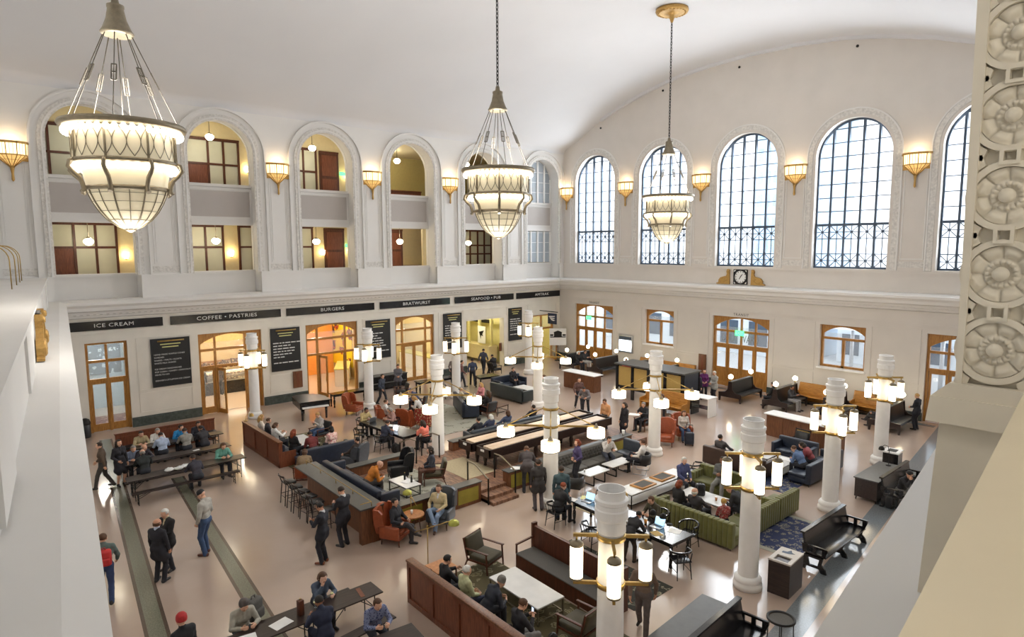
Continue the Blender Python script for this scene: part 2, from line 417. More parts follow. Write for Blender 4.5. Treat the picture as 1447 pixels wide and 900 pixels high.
# recess back plane with sills, blank panel and openings
for i, (a, b) in enumerate(ARW):
    hol = [[(a + 0.02, 7.52), (b - 0.02, 7.52), (b - 0.02, 9.92), (a + 0.02, 9.92)], archpoly(a + 0.02, b - 0.02, 12.05, SPR)]
    mb.prism([(a - 0.3, 6.2), (b + 0.3, 6.2), (b + 0.3, 15.7), (a - 0.3, 15.7)], (-0.55, 0, 0), (0, 1, 0), (0, 0, 1), (-0.25, 0, 0), 0, hol)
    for z0, z1, d in ((7.38, 7.5, 0.1), (9.92, 10.06, 0.05), (10.2, 10.3, 0.03), (11.74, 11.86, 0.04), (11.9, 12.05, 0.1)): mb.box((-0.55, a, z0), (-0.55 + d, b, z1))
struct(mb.build('wall_left_upper', 'plaster'))
mb = MB()
for a, b in ARW: mb.box((-0.56, a + 0.12, 10.36), (-0.535, b - 0.12, 11.7))
struct(mb.build('trim_3', 'panelgrey'))
# arch mouldings and pilaster panels in relief
mb = MB()
for a, b in ARW:
    c = (a + b) / 2; r = (b - a) / 2
    for r0, w, d, mi in ((r + 0.02, 0.07, 0.09, 1), (r + 0.16, 0.3, 0.06, 0), (r + 0.5, 0.09, 0.12, 1)):
        path = [(0.35, a - (r0 - r), 7.45)] + [(0.35, c - r0 * math.cos(t), SPR + r0 * math.sin(t)) for t in np.linspace(0, PI, 29)] + [(0.35, b + (r0 - r), 7.45)]
        mb.sweep([(0, 0), (w, 0), (w, d), (0, d)], path, mi, up=(1, 0, 0), smooth=False)
for i in range(7):
    y0 = -33.53 + 5.7 * i; a, b = y0 - 0.5, y0 + 0.5
    if i == 6: a, b = -0.02, 0.0
    if i < 6:
        frame2(mb, a, b, 7.95, 12.9, 0.05, 0.03, 0.35, 1); frame2(mb, a + 0.1, b - 0.1, 8.05, 12.8, 0.03, 0.02, 0.35, 1)
        mb.box((0.35, a - 0.1, 7.55), (0.375, b + 0.1, 7.85), 0)
struct(mb.build('trim_4', ['relief', 'plaster']))
# plinth course under the pilasters
mb = MB(); e = [-36.5] + [v for a, b in ARW for v in (a, b)] + [-0.0]
for i in range(0, len(e), 2): mb.box((0.3, e[i], 6.34), (0.42, e[i + 1], 7.4)); mb.box((0.3, e[i], 7.36), (0.46, e[i + 1], 7.46))
struct(mb.build('trim_5', 'plaster'))

# ------------------------------------------------------------------ far wall
WX = [(1.62 + 5.94 * i, 5.40 + 5.94 * i) for i in range(5)]
WZ0, WSP = 7.48, 13.42
DOORR = [(1.68, 5.4, 4.4), (13.5, 17.2, 4.4), (25.25, 28.9, 4.4)]; WINR = [(8.25, 10.6, 2.05, 4.42), (20.1, 22.45, 2.08, 4.42)]
out = [(0, 0)]
for a, b, t in DOORR: out += [(a, 0), (a, t), (b, t), (b, 0)]
out += [(31, 0), (31, 15.7)] + [(x, z + 0.1) for x, z in VAULT[::-1]] + [(0, 15.7)]
hol = [archpoly(a, b, WZ0, WSP, 28) for a, b in WX] + [[(a, z0), (b, z0), (b, z1), (a, z1)] for a, b, z0, z1 in WINR]
mb = MB(); mb.prism(out, (0, 0, 0), (1, 0, 0), (0, 0, 1), (0, 0.55, 0), 0, hol)
def frame3(mb, x0, x1, z0, z1, w=0.05, d=0.025, mi=0):
    mb.box((x0, -d, z0), (x1, 0, z0 + w), mi); mb.box((x0, -d, z1 - w), (x1, 0, z1), mi); mb.box((x0, -d, z0 + w), (x0 + w, 0, z1 - w), mi); mb.box((x1 - w, -d, z0 + w), (x1, 0, z1 - w), mi)
for a, b in ((5.65, 8.0), (10.85, 13.25), (17.45, 19.85), (22.7, 25.0), (29.1, 30.8)): frame3(mb, a, b, 0.6, 1.7); frame3(mb, a, b, 1.8, 4.55)
for z0, z1, d in ((4.72, 4.78, 0.05), (4.78, 4.84, 0.03), (5.38, 5.46, 0.05), (7.3, 7.4, 0.06)): mb.box((0, -d, z0), (31, 0, z1))
struct(mb.build('wall_back', 'cream'))
mb = MB(); ed = [0.06] + [v for a, b, t in DOORR for v in (a, b)] + [31]
for i in range(0, len(ed), 2): mb.box((ed[i], -0.06, 0), (ed[i + 1], 0, 0.42))
struct(mb.build('baseboard_back', 'greenmarble'))
mb = MB()
for a, b in WX:
    c = (a + b) / 2; r = (b - a) / 2
    for r0, w, d, mi in ((r + 0.16, 0.26, 0.03, 0), (r + 0.42, 0.07, 0.06, 1)):
        path = [(a - (r0 - r), 0, 7.45)] + [(c - r0 * math.cos(t), 0, WSP + r0 * math.sin(t)) for t in np.linspace(0, PI, 29)] + [(b + (r0 - r), 0, 7.45)]
        mb.sweep([(0, 0), (-w, 0), (-w, d), (0, d)], path, mi, up=(0, -1, 0))
for a, b in ((5.95, 7.0), (11.9, 12.95), (17.85, 18.9), (23.8, 24.85)):
    frame3(mb, a, b, 8.0, 12.4, 0.05, 0.03, 1); mb.box((a - 0.1, -0.02, 7.6), (b + 0.1, 0, 7.9), 0)
struct(mb.build('trim_6', ['relief', 'plaster']))
# dark fixing studs high on the lunette
for i, (x, z) in enumerate(((4.06, 17.16), (9.36, 18.8), (14.73, 19.16), (21.27, 18.85))):
    mb = MB(); mb.lathe([(0.02, 0), (0.07, 0), (0.075, 0.03), (0.05, 0.07), (0.0, 0.08)], n=12); mb.move(Matrix.Rotation(PI / 2, 4, 'X'))
    o = mb.build('wall_camera', 'blackm'); o.location = (x, 0, z)
    tag(o, ['small dark dome high on the lunette above the first arched window', 'small dark dome on the lunette above the second arched window', 'small dark dome on the lunette above the window over the clock', 'small dark dome near the crown of the lunette, right of the others'][i], 'camera', 'dark domes on the lunette')

# tall arched windows: steel bars, X panels and glass
def big_window(i):
    a, b = WX[i]; w = b - a; r = w / 2; c = (a + b) / 2; y = 0.38
    root = sthing('window_%d' % (i + 1), (c, y, WZ0), 0)
    def top(x):
        return WSP - WZ0 + math.sqrt(max(0, r * r - x * x))
    mb = MB(); cw = w / 5
    for k in range(6):
        x = -r + k * cw; x = max(-r + 0.05, min(r - 0.05, x)); mb.cbox((x, 0, top(x) / 2), (0.11 if 0 < k < 5 else 0.09, 0.14, top(x)))
    mb.cbox((0, 0, 2.34), (w, 0.16, 0.13)); mb.cbox((0, 0, 0.05), (w, 0.16, 0.1))
    path = [(-(r - 0.05) * math.cos(t), 0, WSP - WZ0 + (r - 0.05) * math.sin(t)) for t in np.linspace(0, PI, 25)]
    mb.sweep([(-0.05, -0.06), (0.05, -0.06), (0.05, 0.06), (-0.05, 0.06)], path, up=(0, 1, 0))
    mb.build('frame', 'steel', root)
    mb = MB()
    for z in [2.34 + 0.72 * j for j in range(1, 8)]:
        h = r if z < WSP - WZ0 else math.sqrt(max(0, r * r - (z - WSP + WZ0) ** 2))
        mb.cbox((0, 0, z), (2 * h, 0.05, 0.045))
    for k in range(5):
        x = -r + (k + 0.5) * cw; mb.cbox((x, 0, 1.2), (0.04, 0.04, 2.3))
        for z in (0.42, 1.95):
            for s in (-1, 1): mb.beam((x - cw / 2 + 0.04, 0, z - s * 0.34), (x + cw / 2 - 0.04, 0, z + s * 0.34), 0.045, 0.04)
            mb.cyl((x, -0.03, z), (x, 0.03, z), 0.07, n=10); mb.cbox((x, 0, z + 0.36), (cw, 0.04, 0.045)); mb.cbox((x, 0, z), (cw, 0.03, 0.04))
        mb.cbox((x, 0, 1.95 - 0.36), (cw, 0.04, 0.045))
    mb.build('glazing_bar', 'steel', root)
    mb = MB(); mb.prism([(p[0] - c, p[1] - WZ0) for p in archpoly(a, b, WZ0, WSP, 28)], (0, 0.03, 0), (1, 0, 0), (0, 0, 1), (0, 0.01, 0)); mb.build('glass', 'glass', root)
for i in range(5): big_window(i)

# ------------------------------------------------------------------ oak door sets and windows on the ground floor
def arch_head(w, top, spring, n=14):
    """spandrel: rectangle with a segmental arch cut out, local x centred, z up"""
    r = (w * w / 4 + (top - spring) ** 2) / (2 * (top - spring)); cz = top - r; a0 = math.asin(w / 2 / r)
    return [(-w / 2, spring)] + [(r * math.sin(t), cz + r * math.cos(t)) for t in np.linspace(-a0, a0, n)] + [(w / 2, spring)]
def oak_set(name, c, rz, w, h, cols, rows, rise, open_leaf=None, door=True, lab=None, glassm='glass'):
    """frame lying in local xz plane (x across, +y into the hall side negative).  cols: relative edges, rows: bar heights"""
    root = sthing(name, c, rz, lab)
    mb = MB(); t = 0.12; d = 0.16
    ah = arch_head(w - 2 * t, h - 0.1, h - 0.1 - rise)
    mb.prism([(-w / 2, ah[0][1])] + [(-w / 2, h), (w / 2, h), (w / 2, ah[0][1])] + ah[::-1], (0, -d / 2, 0), (1, 0, 0), (0, 0, 1), (0, d, 0))
    z0 = rows[0]
    for s in (-1, 1): mb.cbox((s * (w / 2 - t / 2), 0, (z0 + h - 0.1 - rise) / 2), (t, d, h - 0.1 - rise - z0))
    for z in rows[1:]: mb.cbox((0, 0, z), (w - 2 * t, d * 0.9, 0.13))
    for x in cols[1:-1]:
        xx = x * w; zt = h - 0.12; mb.cbox((xx, 0, ((rows[-1] if door and len(rows) > 1 and False else z0) + zt) / 2), (0.1, d * 0.85, zt - z0))
    mb.build('frame', 'oak', root)
    return root
def leaf(root, x, w, h, ang=0, panel=0.45, hinge=-1, glassm='glass'):
    """one glazed door leaf with wooden lower panel, handle and glass"""
    st = 0.11; mb = MB(); x0, x1 = (0, w) if hinge < 0 else (-w, 0)
    for a, b in ((x0, x0 + st), (x1 - st, x1)): mb.box((a, -0.03, 0.02), (b, 0.03, h))
    for a, b in ((0.02, 0.24), (h - 0.14, h)): mb.box((x0 + st, -0.03, a), (x1 - st, 0.03, b))
    if panel: mb.box((x0 + st, -0.03, panel - 0.07), (x1 - st, 0.03, panel + 0.07)); mb.box((x0 + st, -0.012, 0.24), (x1 - st, 0.012, panel - 0.07))
    lf = mb.build('door_leaf', 'oak', root); lf.location = (x, 0, 0); lf.rotation_euler = (0, 0, R(ang))
    g = MB(); g.box((x0 + st, -0.006, (panel + 0.07) if panel else 0.24), (x1 - st, 0.006, h - 0.14)); g.build('glass', glassm, lf)
    hd = MB(); hx = (x1 - 0.06) if hinge < 0 else (x0 + 0.06); hd.cyl((hx, -0.08, 0.95), (hx, -0.08, 1.3), 0.012, n=8); hd.cyl((hx, -0.08, 0.97), (hx, -0.03, 0.97), 0.01, n=6); hd.cyl((hx, -0.08, 1.28), (hx, -0.03, 1.28), 0.01, n=6)
    hd.build('handle', 'brass', lf)
    return lf
def panes(root, x0, x1, z0, z1, m='glass', name='glass'):
    mb = MB(); mb.box((x0, -0.008, z0), (x1, 0.008, z1)); return mb.build(name, m, root)
# left wall: rz=90 puts local x along +y and local -y towards the hall (+x)
r = oak_set('door_1', (-0.2, -30.54, 0), 90, 1.72, 4.3, [-0.5, 0, 0.5], [0, 2.5, 3.4], 0.01)
for s in (-1, 1): leaf(r, s * 0.74, 0.74, 2.44, 0, 0.3, s)
panes(r, -0.74, 0.74, 2.56, 4.2)
r = oak_set('door_2', (-0.2, -24.885, 0), 90, 3.23, 4.28, [-0.5, -0.24, 0.24, 0.5], [0, 2.5, 3.4], 0.45)
leaf(r, -0.72, 0.72, 2.44, -72, 0.0, -1); leaf(r, 0.72, 0.72, 2.44, 72, 0.0, 1)
for s in (-1, 1): leaf(r, s * 1.49, 0.66, 2.44, 0, 0.3, s)
panes(r, -1.5, 1.5, 2.56, 3.8)
r = oak_set('door_3', (-0.2, -19.125, 0), 90, 3.25, 4.28, [-0.5, -0.27, 0.27, 0.5], [0, 2.5, 3.4], 0.45)
leaf(r, -0.8, 0.8, 2.44, -78, 0.0, -1); leaf(r, 0.8, 0.8, 2.44, 62, 0.0, 1)
panes(r, -1.5, 1.5, 2.56, 3.8)
r = oak_set('door_4', (-0.2, -13.375, 0), 90, 2.95, 4.3, [-0.5, -0.3, 0.3, 0.5], [0, 2.5, 3.4], 0.45)
leaf(r, -0.8, 0.8, 2.44, 0, 0.0, -1); leaf(r, 0.8, 0.8, 2.44, 0, 0.0, 1); panes(r, -1.35, 1.35, 2.56, 3.8)
r = oak_set('door_5', (-0.2, -1.86, 0), 90, 2.48, 3.53, [-0.5, 0, 0.5], [0, 2.45], 0.01)
leaf(r, 1.1, 1.05, 2.38, 70, 0.0, 1); panes(r, -1.1, 1.1, 2.5, 3.45)
# far wall
for n, (a, b, h) in enumerate(DOORR):
    w = b - a; r = oak_set('door_%d' % (6 + n), ((a + b) / 2, 0.22, 0), 0, w, h, [-0.5, -0.25, 0, 0.25, 0.5], [0, 2.62, 3.5], 0.55)
    for s, x, hg in ((0, -w / 2 + 0.13, -1), (1, -w / 4 + 0.06, -1), (2, w / 4 - 0.06, 1), (3, w / 2 - 0.13, 1)): leaf(r, x, w / 4 - 0.1, 2.55, 0, 1.12, hg)
    panes(r, -w / 2 + 0.12, w / 2 - 0.12, 2.68, 3.75)
for n, (a, b, z0, z1) in enumerate(WINR):
    w = b - a; h = z1 - z0; r = oak_set('window_%d' % (7 + n), ((a + b) / 2, 0.3, z0), 0, w, h, [-0.5, 0.5], [0, h - 0.75], 0.4)
    mb = MB(); mb.cbox((0, 0, (h - 0.75) / 2), (0.13, 0.14, h - 0.75)); mb.cbox((0, 0, 0.06), (w - 0.2, 0.14, 0.12)); mb.build('mullion', 'oak', r)
    mb = MB(); mb.box((-w / 2 - 0.08, -0.42, -0.09), (w / 2 + 0.08, 0.0, -0.01)); mb.build('sill', 'white', r)
    panes(r, -w / 2 + 0.1, w / 2 - 0.1, 0.1, h - 0.45)

# ------------------------------------------------------------------ near end wall (its ledge seen from above) and right wall
def wline(x, off=0): return -32.62 - 0.1016 * x - off
mb = MB()
def slab(xa, xb, o0, o1, z0, z1, mi=0):
    vs = []
    for z in (z0, z1): vs += [(xa, wline(xa, o0), z), (xb, wline(xb, o0), z), (xb, wline(xb, o1), z), (xa, wline(xa, o1), z)]
    mb.add(vs, [(0, 3, 2, 1), (4, 5, 6, 7), (0, 1, 5, 4), (1, 2, 6, 5), (2, 3, 7, 6), (3, 0, 4, 7)], mi)
slab(0, 37.2, 0.0, 0.5, 0, 7.36); slab(0, 37.2, -0.05, 1.7, 7.36, 7.43); slab(0, 37.2, 1.6, 2.0, 7.4, 20)
for xa in (3.0, 9.0, 15.0, 21.0, 27.0): slab(xa, xa + 1.6, -0.04, 0.0, 6.4, 7.36)
struct(mb.build('wall_front', 'plaster'))
d = Vector((1, -0.1016, 0)).normalized()
cornice('trim_7', (0.0, wline(0), 0), (35.6, wline(35.6), 0))
mb = MB(); PL = lambda y: 34.31 - 0.139 * (y + 33.65)      # plinth face
PU = lambda y: 34.43 - 0.1036 * (y + 33.11)                 # upper wall face
mb.prism([(PL(-36.6), -36.6), (PL(0.3), 0.3), (36.6, 0.3), (37.4, -36.6)], (0, 0, 6.3), (1, 0, 0), (0, 1, 0), (0, 0, 1.13))
mb.prism([(PL(-36.6) + 0.25, -36.6), (PL(0.3) + 0.25, 0.3), (31.9, 0.3), (37.4, -36.6)], (0, 0, 0), (1, 0, 0), (0, 1, 0), (0, 0, 6.3))
mb.prism([(34.6, -33.06), (PU(0.3), 0.3), (PU(0.3) + 1.3, 0.3), (37.0, -33.06)], (0, 0, 7.43), (1, 0, 0), (0, 1, 0), (0, 0, 12.6))
mb.prism([(34.7, -37.5), (34.47, -33.06), (37.4, -33.06), (37.4, -37.5)], (0, 0, 11.2), (1, 0, 0), (0, 1, 0), (0, 0, 8.8))
mb.prism([(37.4, -37.5), (37.4, -33.06), (37.6, -33.06), (37.6, -37.5)], (0, 0, 7.4), (1, 0, 0), (0, 1, 0), (0, 0, 4))
struct(mb.build('wall_right', 'plaster'))

# carved arch jamb beside the viewer: foot, base block, shaft with guilloche and rosettes
root = sthing('trim_8', (0, 0, 0), 0, 'white carved arch jamb with a chain of rosettes')
Y = -33.11; mb = MB()
mb.prism([(34.44, 7.43), (37.0, 7.43), (37.0, 8.08), (34.47, 8.08)], (0, Y + 0.02, 0), (1, 0, 0), (0, 0, 1), (0, 0.6, 0))
mb.prism([(34.44, 8.08), (37.0, 8.08), (37.0, 8.17), (34.45, 8.17)], (0, Y - 0.03, 0), (1, 0, 0), (0, 0, 1), (0, 0.65, 0))
mb.prism([(34.45, 8.17), (37.0, 8.17), (37.0, 8.22), (34.5, 8.22)], (0, Y - 0.02, 0), (1, 0, 0), (0, 0, 1), (0, 0.64, 0))
mb.build('base_block', 'jamb', root)
mb = MB(); RC = [(34.612, 8.34 + 0.25 * i) for i in range(-0, 10)]
mb.prism([(34.515, 8.2), (37.0, 8.2), (37.0, 11.3), (34.47, 11.3)], (0, Y + 0.035, 0), (1, 0, 0), (0, 0, 1), (0, 0.5, 0))
mb.prism([(34.512, 8.2), (34.53, 8.2), (34.53, 11.3), (34.472, 11.3)], (0, Y, 0), (1, 0, 0), (0, 0, 1), (0, 0.05, 0))
for k in range(7):
    x0 = 34.612 + 0.215 * k
    # pierced face: plates around circular sinkings
    for cx, cz in RC:
        mb.prism([(cx - 0.005, cz + 0.098), (cx + 0.05, cz + 0.098), (cx + 0.05, cz + 0.152), (cx - 0.005, cz + 0.152)], (0.215 * k - 0.022, Y + 0.0, 0), (1, 0, 0), (0, 0, 1), (0, 0.04, 0), 0, [[(cx + 0.006, cz + 0.109), (cx + 0.039, cz + 0.109), (cx + 0.039, cz + 0.141), (cx + 0.006, cz + 0.141)]])
        ring = [(0.092, 0), (0.112, 0), (0.112, 0.03), (0.092, 0.03)]
        n = 36; vs = []
        for j in range(n):
            t = 2 * PI * j / n
            for rr, dd in ring: vs.append((cx + 0.215 * k + rr * math.cos(t), Y + 0.036 - dd, cz + rr * math.sin(t)))
        mb.add(vs, [(j * 4 + i, ((j + 1) % n) * 4 + i, ((j + 1) % n) * 4 + (i + 1) % 4, j * 4 + (i + 1) % 4) for j in range(n) for i in range(4)], 0)
        for sx in (-1, 1):
            for sz in (-1, 1): mb.prism([(cx + sx * 0.062, cz + sz * 0.1), (cx + sx * 0.1, cz + sz * 0.072), (cx + sx * 0.108, cz + sz * 0.125), (cx + sx * 0.075, cz + sz * 0.135)], (0.215 * k, Y + 0.012, 0), (1, 0, 0), (0, 0, 1), (0, 0.03, 0))
mb.build('guilloche', 'jamb', root)
def rosette(cx, cz):
    mb = MB(); nr, na = 18, 96; vs = []
    for j in range(nr + 1):
        rr = 0.09 * j / nr
        for i in range(na):
            t = 2 * PI * i / na; s = rr / 0.09
            pet = abs(math.cos(4 * t)) ** 0.7
            if s < 0.3: h = 0.006
            elif s < 0.55: u = (s - 0.3) / 0.25; h = 0.006 + 0.014 * math.sin(u * PI * 0.9) * (0.45 + 0.55 * abs(math.cos(8 * t)) ** 0.5)
            else: u = (s - 0.55) / 0.45; cl = abs(math.sin(4 * t)) ** 0.35; h = 0.003 + 0.019 * cl * math.sin(min(1, u * 1.15) * PI * 0.75) - 0.005 * (abs(math.cos(4 * t)) ** 24) * (1 - u)
            vs.append((cx + rr * math.cos(t), Y + 0.034 - h, cz + rr * math.sin(t)))
    mb.add(vs, [(j * na + i, j * na + (i + 1) % na, (j + 1) * na + (i + 1) % na, (j + 1) * na + i) for j in range(nr) for i in range(na)], 0, True)
    mb.lathe([(0.02, 0), (0.024, 0.006), (0.02, 0.012), (0.012, 0.018), (0, 0.02)], n=20, capb=False)
    mb.v[-100:] = [(cx + x, Y + 0.012 - z, cz + y) for x, y, z in mb.v[-100:]]
    return mb
for k in range(3):
    for cx, cz in RC[:6]: rosette(cx + 0.215 * k, cz).build('rosette', 'jamb', root)
# solid parapet of the arch the viewer leans on
M['beige'] = mat('warm_beige_stone', (210, 198, 172), 0.6, var=0.03)
mb = MB(); mb.prism([(34.98, -35.15), (34.87, -34.15), (34.80, -33.45), (37.3, -33.45), (37.3, -37.3), (35.21, -37.3)], (0, 0, 7.43), (1, 0, 0), (0, 1, 0), (0, 0, 0.97))
struct(mb.build('trim_9', 'beige'))

# ------------------------------------------------------------------ corridors behind the left arches
mb = MB()
mb.box((-0.8, -37.5, 7.2), (-9.5, 0.4, 7.3)); mb.box((-0.8, -37.5, 10.25), (-9.5, 0.4, 11.75)); mb.box((-0.8, -37.5, 15.75), (-9.5, 0.4, 15.9))
mb.box((-3.6, -37.5, 7.3), (-3.75, -15.6, 15.75)); mb.box((-9.3, -15.6, 7.3), (-9.5, 0.4, 15.75)); mb.box((-0.8, 0.3, 7.3), (-9.5, 0.5, 15.75)); mb.box((-3.6, -15.75, 7.3), (-9.5, -15.6, 15.75)); mb.box((-0.8, -37.6, 7.3), (-3.75, -37.4, 15.75))
mb.box((-0.85, -4.4, 7.3), (-3, -4.25, 15.75)); mb.box((-4.2, -9.9, 7.3), (-4.4, -4.3, 10.2))
struct(mb.build('wall_corridor_left', 'corr'))
mb = MB(); mb.box((-9.2, -15.5, 7.32), (-9.25, -9.9, 15.7)); mb.box((-9.2, -9.9, 11.8), (-9.25, 0.2, 15.7)); mb.box((-9.1, -15.55, 7.3), (-4, -15.5, 15.7)); struct(mb.build('trim_10', 'ochre'))
mb = MB(); mb.box((-0.85, -37.3, 7.3), (-3.6, -15.6, 7.31)); mb.box((-0.85, -37.3, 11.75), (-3.6, -15.6, 11.76)); mb.box((-0.85, -15.6, 7.3), (-9, 0, 7.31)); mb.box((-0.85, -15.6, 11.75), (-9, 0, 11.76)); struct(mb.build('floor_corridor_left', 'carpet'))
UN = [8]
def cwin(y0, y1, z0, z1, cols, rows, door=None, x=-3.6):
    """dark wooden corridor window: cols/rows = pane edges as fractions, door = index of a column whose lower part is a panel"""
    UN[0] += 1; root = sthing('window_%d' % UN[0], (x, (y0 + y1) / 2, z0)); w = y1 - y0; h = z1 - z0; b = 0.11
    mb = MB(); g = MB()
    xs = [-w / 2 + w * c for c in cols]; zs = [h * r for r in rows]
    for xx in xs: mb.box((0, xx - b / 2, 0), (0.12, xx + b / 2, h))
    for z in zs: mb.box((0, -w / 2, max(0, z - b / 2)), (0.11, w / 2, min(h, z + b / 2)))
    mb.box((0, -w / 2 - 0.06, h), (0.16, w / 2 + 0.06, h + 0.1)); mb.build('frame', 'mahog', root)
    for i in range(len(xs) - 1):
        if door == i:
            d = MB(); d.box((0.02, xs[i] + b / 2, 0), (0.07, xs[i + 1] - b / 2, zs[1])); frame_ = 0.12; d.box((0.07, xs[i] + b, 0.2), (0.085, xs[i + 1] - b, zs[1] - 0.15)); d.build('door_panel', 'mahogp', root)
            g.box((0.03, xs[i] + b / 2, zs[1]), (0.05, xs[i + 1] - b / 2, zs[-1]))
        else: g.box((0.03, xs[i] + b / 2, b / 2), (0.05, xs[i + 1] - b / 2, zs[-1]))
    g.build('frosted_pane', 'frost', root)
def cpanel(y0, y1, z0, z1, x=-3.6):
    UN[0] += 1; root = sthing('door_%d' % UN[0], (x, (y0 + y1) / 2, z0)); w = y1 - y0; h = z1 - z0
    mb = MB(); mb.box((0, -w / 2, 0), (0.1, w / 2, h)); mb.box((0.1, -w / 2, h - 0.12), (0.14, w / 2, h)); mb.build('door_frame', 'mahog', root)
    mb = MB(); mb.box((0.1, -w / 2 + 0.15, 0.1), (0.13, w / 2 - 0.15, h * 0.42)); mb.box((0.1, -w / 2 + 0.15, h * 0.48), (0.13, w / 2 - 0.15, h - 0.25)); mb.build('door_panel', 'mahogp', root)
LY = lambda t: t[0]
Z2, Z3, T2, T3 = 7.33, 11.8, 9.95, 14.75
cwin(LY((-32.07, 8.76)), LY((-29.22, 8.75)), Z2, T2, [0, 0.36, 0.68, 1], [0, 0.55, 1], 0)
cwin(LY((-25.82, 8.74)), LY((-23.94, 8.73)), Z2, T2, [0.04, 0.5, 1], [0, 0.55, 1])
cwin(LY((-23.03, 8.73)), LY((-21.64, 8.72)), Z2, T2, [0, 0.55, 1], [0, 0.55, 1])
cwin(LY((-20.21, 8.72)), LY((-18.58, 8.71)), Z2, T2, [0, 0.45, 1], [0, 0.55, 1])
cpanel(LY((-17.78, 8.71)), LY((-16.41, 8.71)), Z2, T2)
cpanel(LY((-13.32, 8.70)), LY((-12.03, 8.69)), Z2, T2)
cwin(LY((-32.32, 13.17)), LY((-29.70, 13.41)), Z3, T3, [0, 0.2, 0.6, 1], [0, 0.55, 1])
cwin(LY((-25.79, 13.75)), LY((-22.85, 14.02)), Z3, T3, [0, 0.44, 0.72, 1], [0, 0.55, 1], 0)
cwin(LY((-19.97, 14.27)), LY((-18.16, 14.43)), Z3, T3, [0, 0.55, 1], [0, 0.55, 1])
cpanel(LY((-17.93, 14.46)), LY((-16.64, 14.57)), Z3, T3)
cwin(LY((-6.56, 8.67)), LY((-2.91, 8.66)), Z2, T2, [0, 0.25, 0.45, 0.63, 0.82, 1], [0, 0.33, 0.58, 1], x=-4.2)
# low lounge wall and stair rail seen through the fourth opening
mb = MB(); mb.box((-8.0, -13.5, 11.76), (-8.2, -7.5, 13.0)); mb.box((-7.9, -13.5, 13.0), (-8.3, -7.5, 13.08)); struct(mb.build('trim_11', 'mahogp'))
t = sthing('trim_12', (-5.5, -13.2, 7.3)); mb = MB(); mb.beam((0, -1.0, 1.9), (0, 2.3, 0.2), 0.1, 0.12)
mb.build('handrail', 'mahog', t); mb = MB()
for i in range(12): mb.beam((0, -1 + i * 0.28, 1.85 - i * 0.144), (0, -1 + i * 0.28, 0.9 - i * 0.08), 0.03)
mb.build('baluster', 'blackm', t)
# pendant globes and wall lights in the corridors
def pendant(y, z, lab, x=-2.0, drop=1.0, grp='globe pendants in the corridors'):
    t = thing('globe_pendant', lab, 'lamp', (x, y, z), 0, grp)
    mb = MB(); mb.cyl((0, 0, 0.2), (0, 0, drop), 0.018, n=6); mb.lathe([(0.09, 0), (0.08, 0.05), (0.03, 0.07)], (0, 0, drop - 0.07), n=12); mb.build('rod', 'bronze', t)
    mb = MB(); mb.lathe([(0.0, -0.2), (0.12, -0.17), (0.21, -0.06), (0.22, 0.02), (0.16, 0.1), (0.1, 0.13)], n=18); mb.lathe([(0.11, 0.13), (0.1, 0.19), (0.04, 0.22)], n=12, mi=1); mb.build('globe', ['globe', 'bronze'], t)
    return t
for px, py, lv, lab in ((125, 341, 0, 'first'), (305, 340, 0, 'second'), (447, 341, 0, 'third'), (565, 341, 0, 'fourth'), (661, 343, 0, 'fifth')): pass
for (y, z), nm in (((-30.65, 9.06), 'first'), ((-24.77, 9.12), 'second'), ((-19.00, 9.10), 'third'), ((-13.16, 9.11), 'fourth'), ((-7.42, 9.03), 'fifth')):
    pendant(y, z, 'white glass globe pendant in the %s low square opening from the left' % nm, drop=max(0.5, 10.25 - z))
for (y, z), nm in (((-24.80, 14.67), 'second'), ((-19.04, 14.64), 'third'), ((-13.23, 14.38), 'fourth'), ((-7.52, 14.61), 'fifth')):
    pendant(y, z, 'white glass globe pendant under the %s left arch, on the upper floor' % nm, drop=max(0.5, 15.75 - z))
M['wlamp'] = emit('wall_lamp_glass', (255, 226, 160), 14.0)
def wlamp(y, z, lab, x=-3.6):
    t = thing('corridor_wall_lamp', lab, 'lamp', (x, y, z), 0, 'wall lamps in the corridors')
    mb = MB(); mb.cyl((0, 0, -0.12), (0.16, 0, -0.12), 0.03, n=8); mb.lathe([(0.05, -0.22), (0.06, -0.16), (0.03, -0.12)], (0.16, 0, 0), n=10); mb.build('bracket', 'brass', t)
    mb = MB(); mb.lathe([(0.07, -0.16), (0.12, 0.0), (0.14, 0.16)], (0.16, 0, 0), n=14); mb.build('shade', 'wlamp', t)
for (y, z), lab in (((-28.84, 8.34), 'glowing wall lamp in the first low opening, left wall'), ((-23.53, 8.40), 'glowing wall lamp between wood frames in the second low opening'), ((-17.93, 8.40), 'glowing wall lamp left of the dark door in the third low opening'), ((-22.37, 13.25), 'glowing wall lamp under the second left arch'), ((-16.05, 13.27), 'glowing wall lamp under the third left arch'), ((-16.02, 8.47), 'glowing wall lamp at the right edge of the third low opening')): wlamp(y, z, lab)
def exit_sign(loc, rz, lab, m='exit', s=1.0):
    t = thing('exit_sign', lab, 'sign', loc, rz)
    mb = MB(); mb.rbox((-0.2 * s, -0.03, -0.11 * s), (0.2 * s, 0.03, 0.11 * s), 0.01); mb.build('housing', m, t)
    text('EXIT', 0.17 * s, 'lettering', 'paper', t, (0, -0.035, 0), (PI / 2, 0, 0), 0.002)
y, z = (-16.20, 8.84); exit_sign((-3.4, y, z), 90, 'small green exit sign in the third low opening')
y, z = (-16.44, 13.42); exit_sign((-3.4, y, z), 90, 'small green exit sign under the third left arch')
x, z = (3.07, 3.39); exit_sign((x, 0.0, z), 0, 'green exit sign over the transit doors near the corner', s=1.2)
x, z = (15.33, 3.43); exit_sign((x, 0.0, z), 0, 'green exit sign over the large transit doors under the clock', s=1.4)
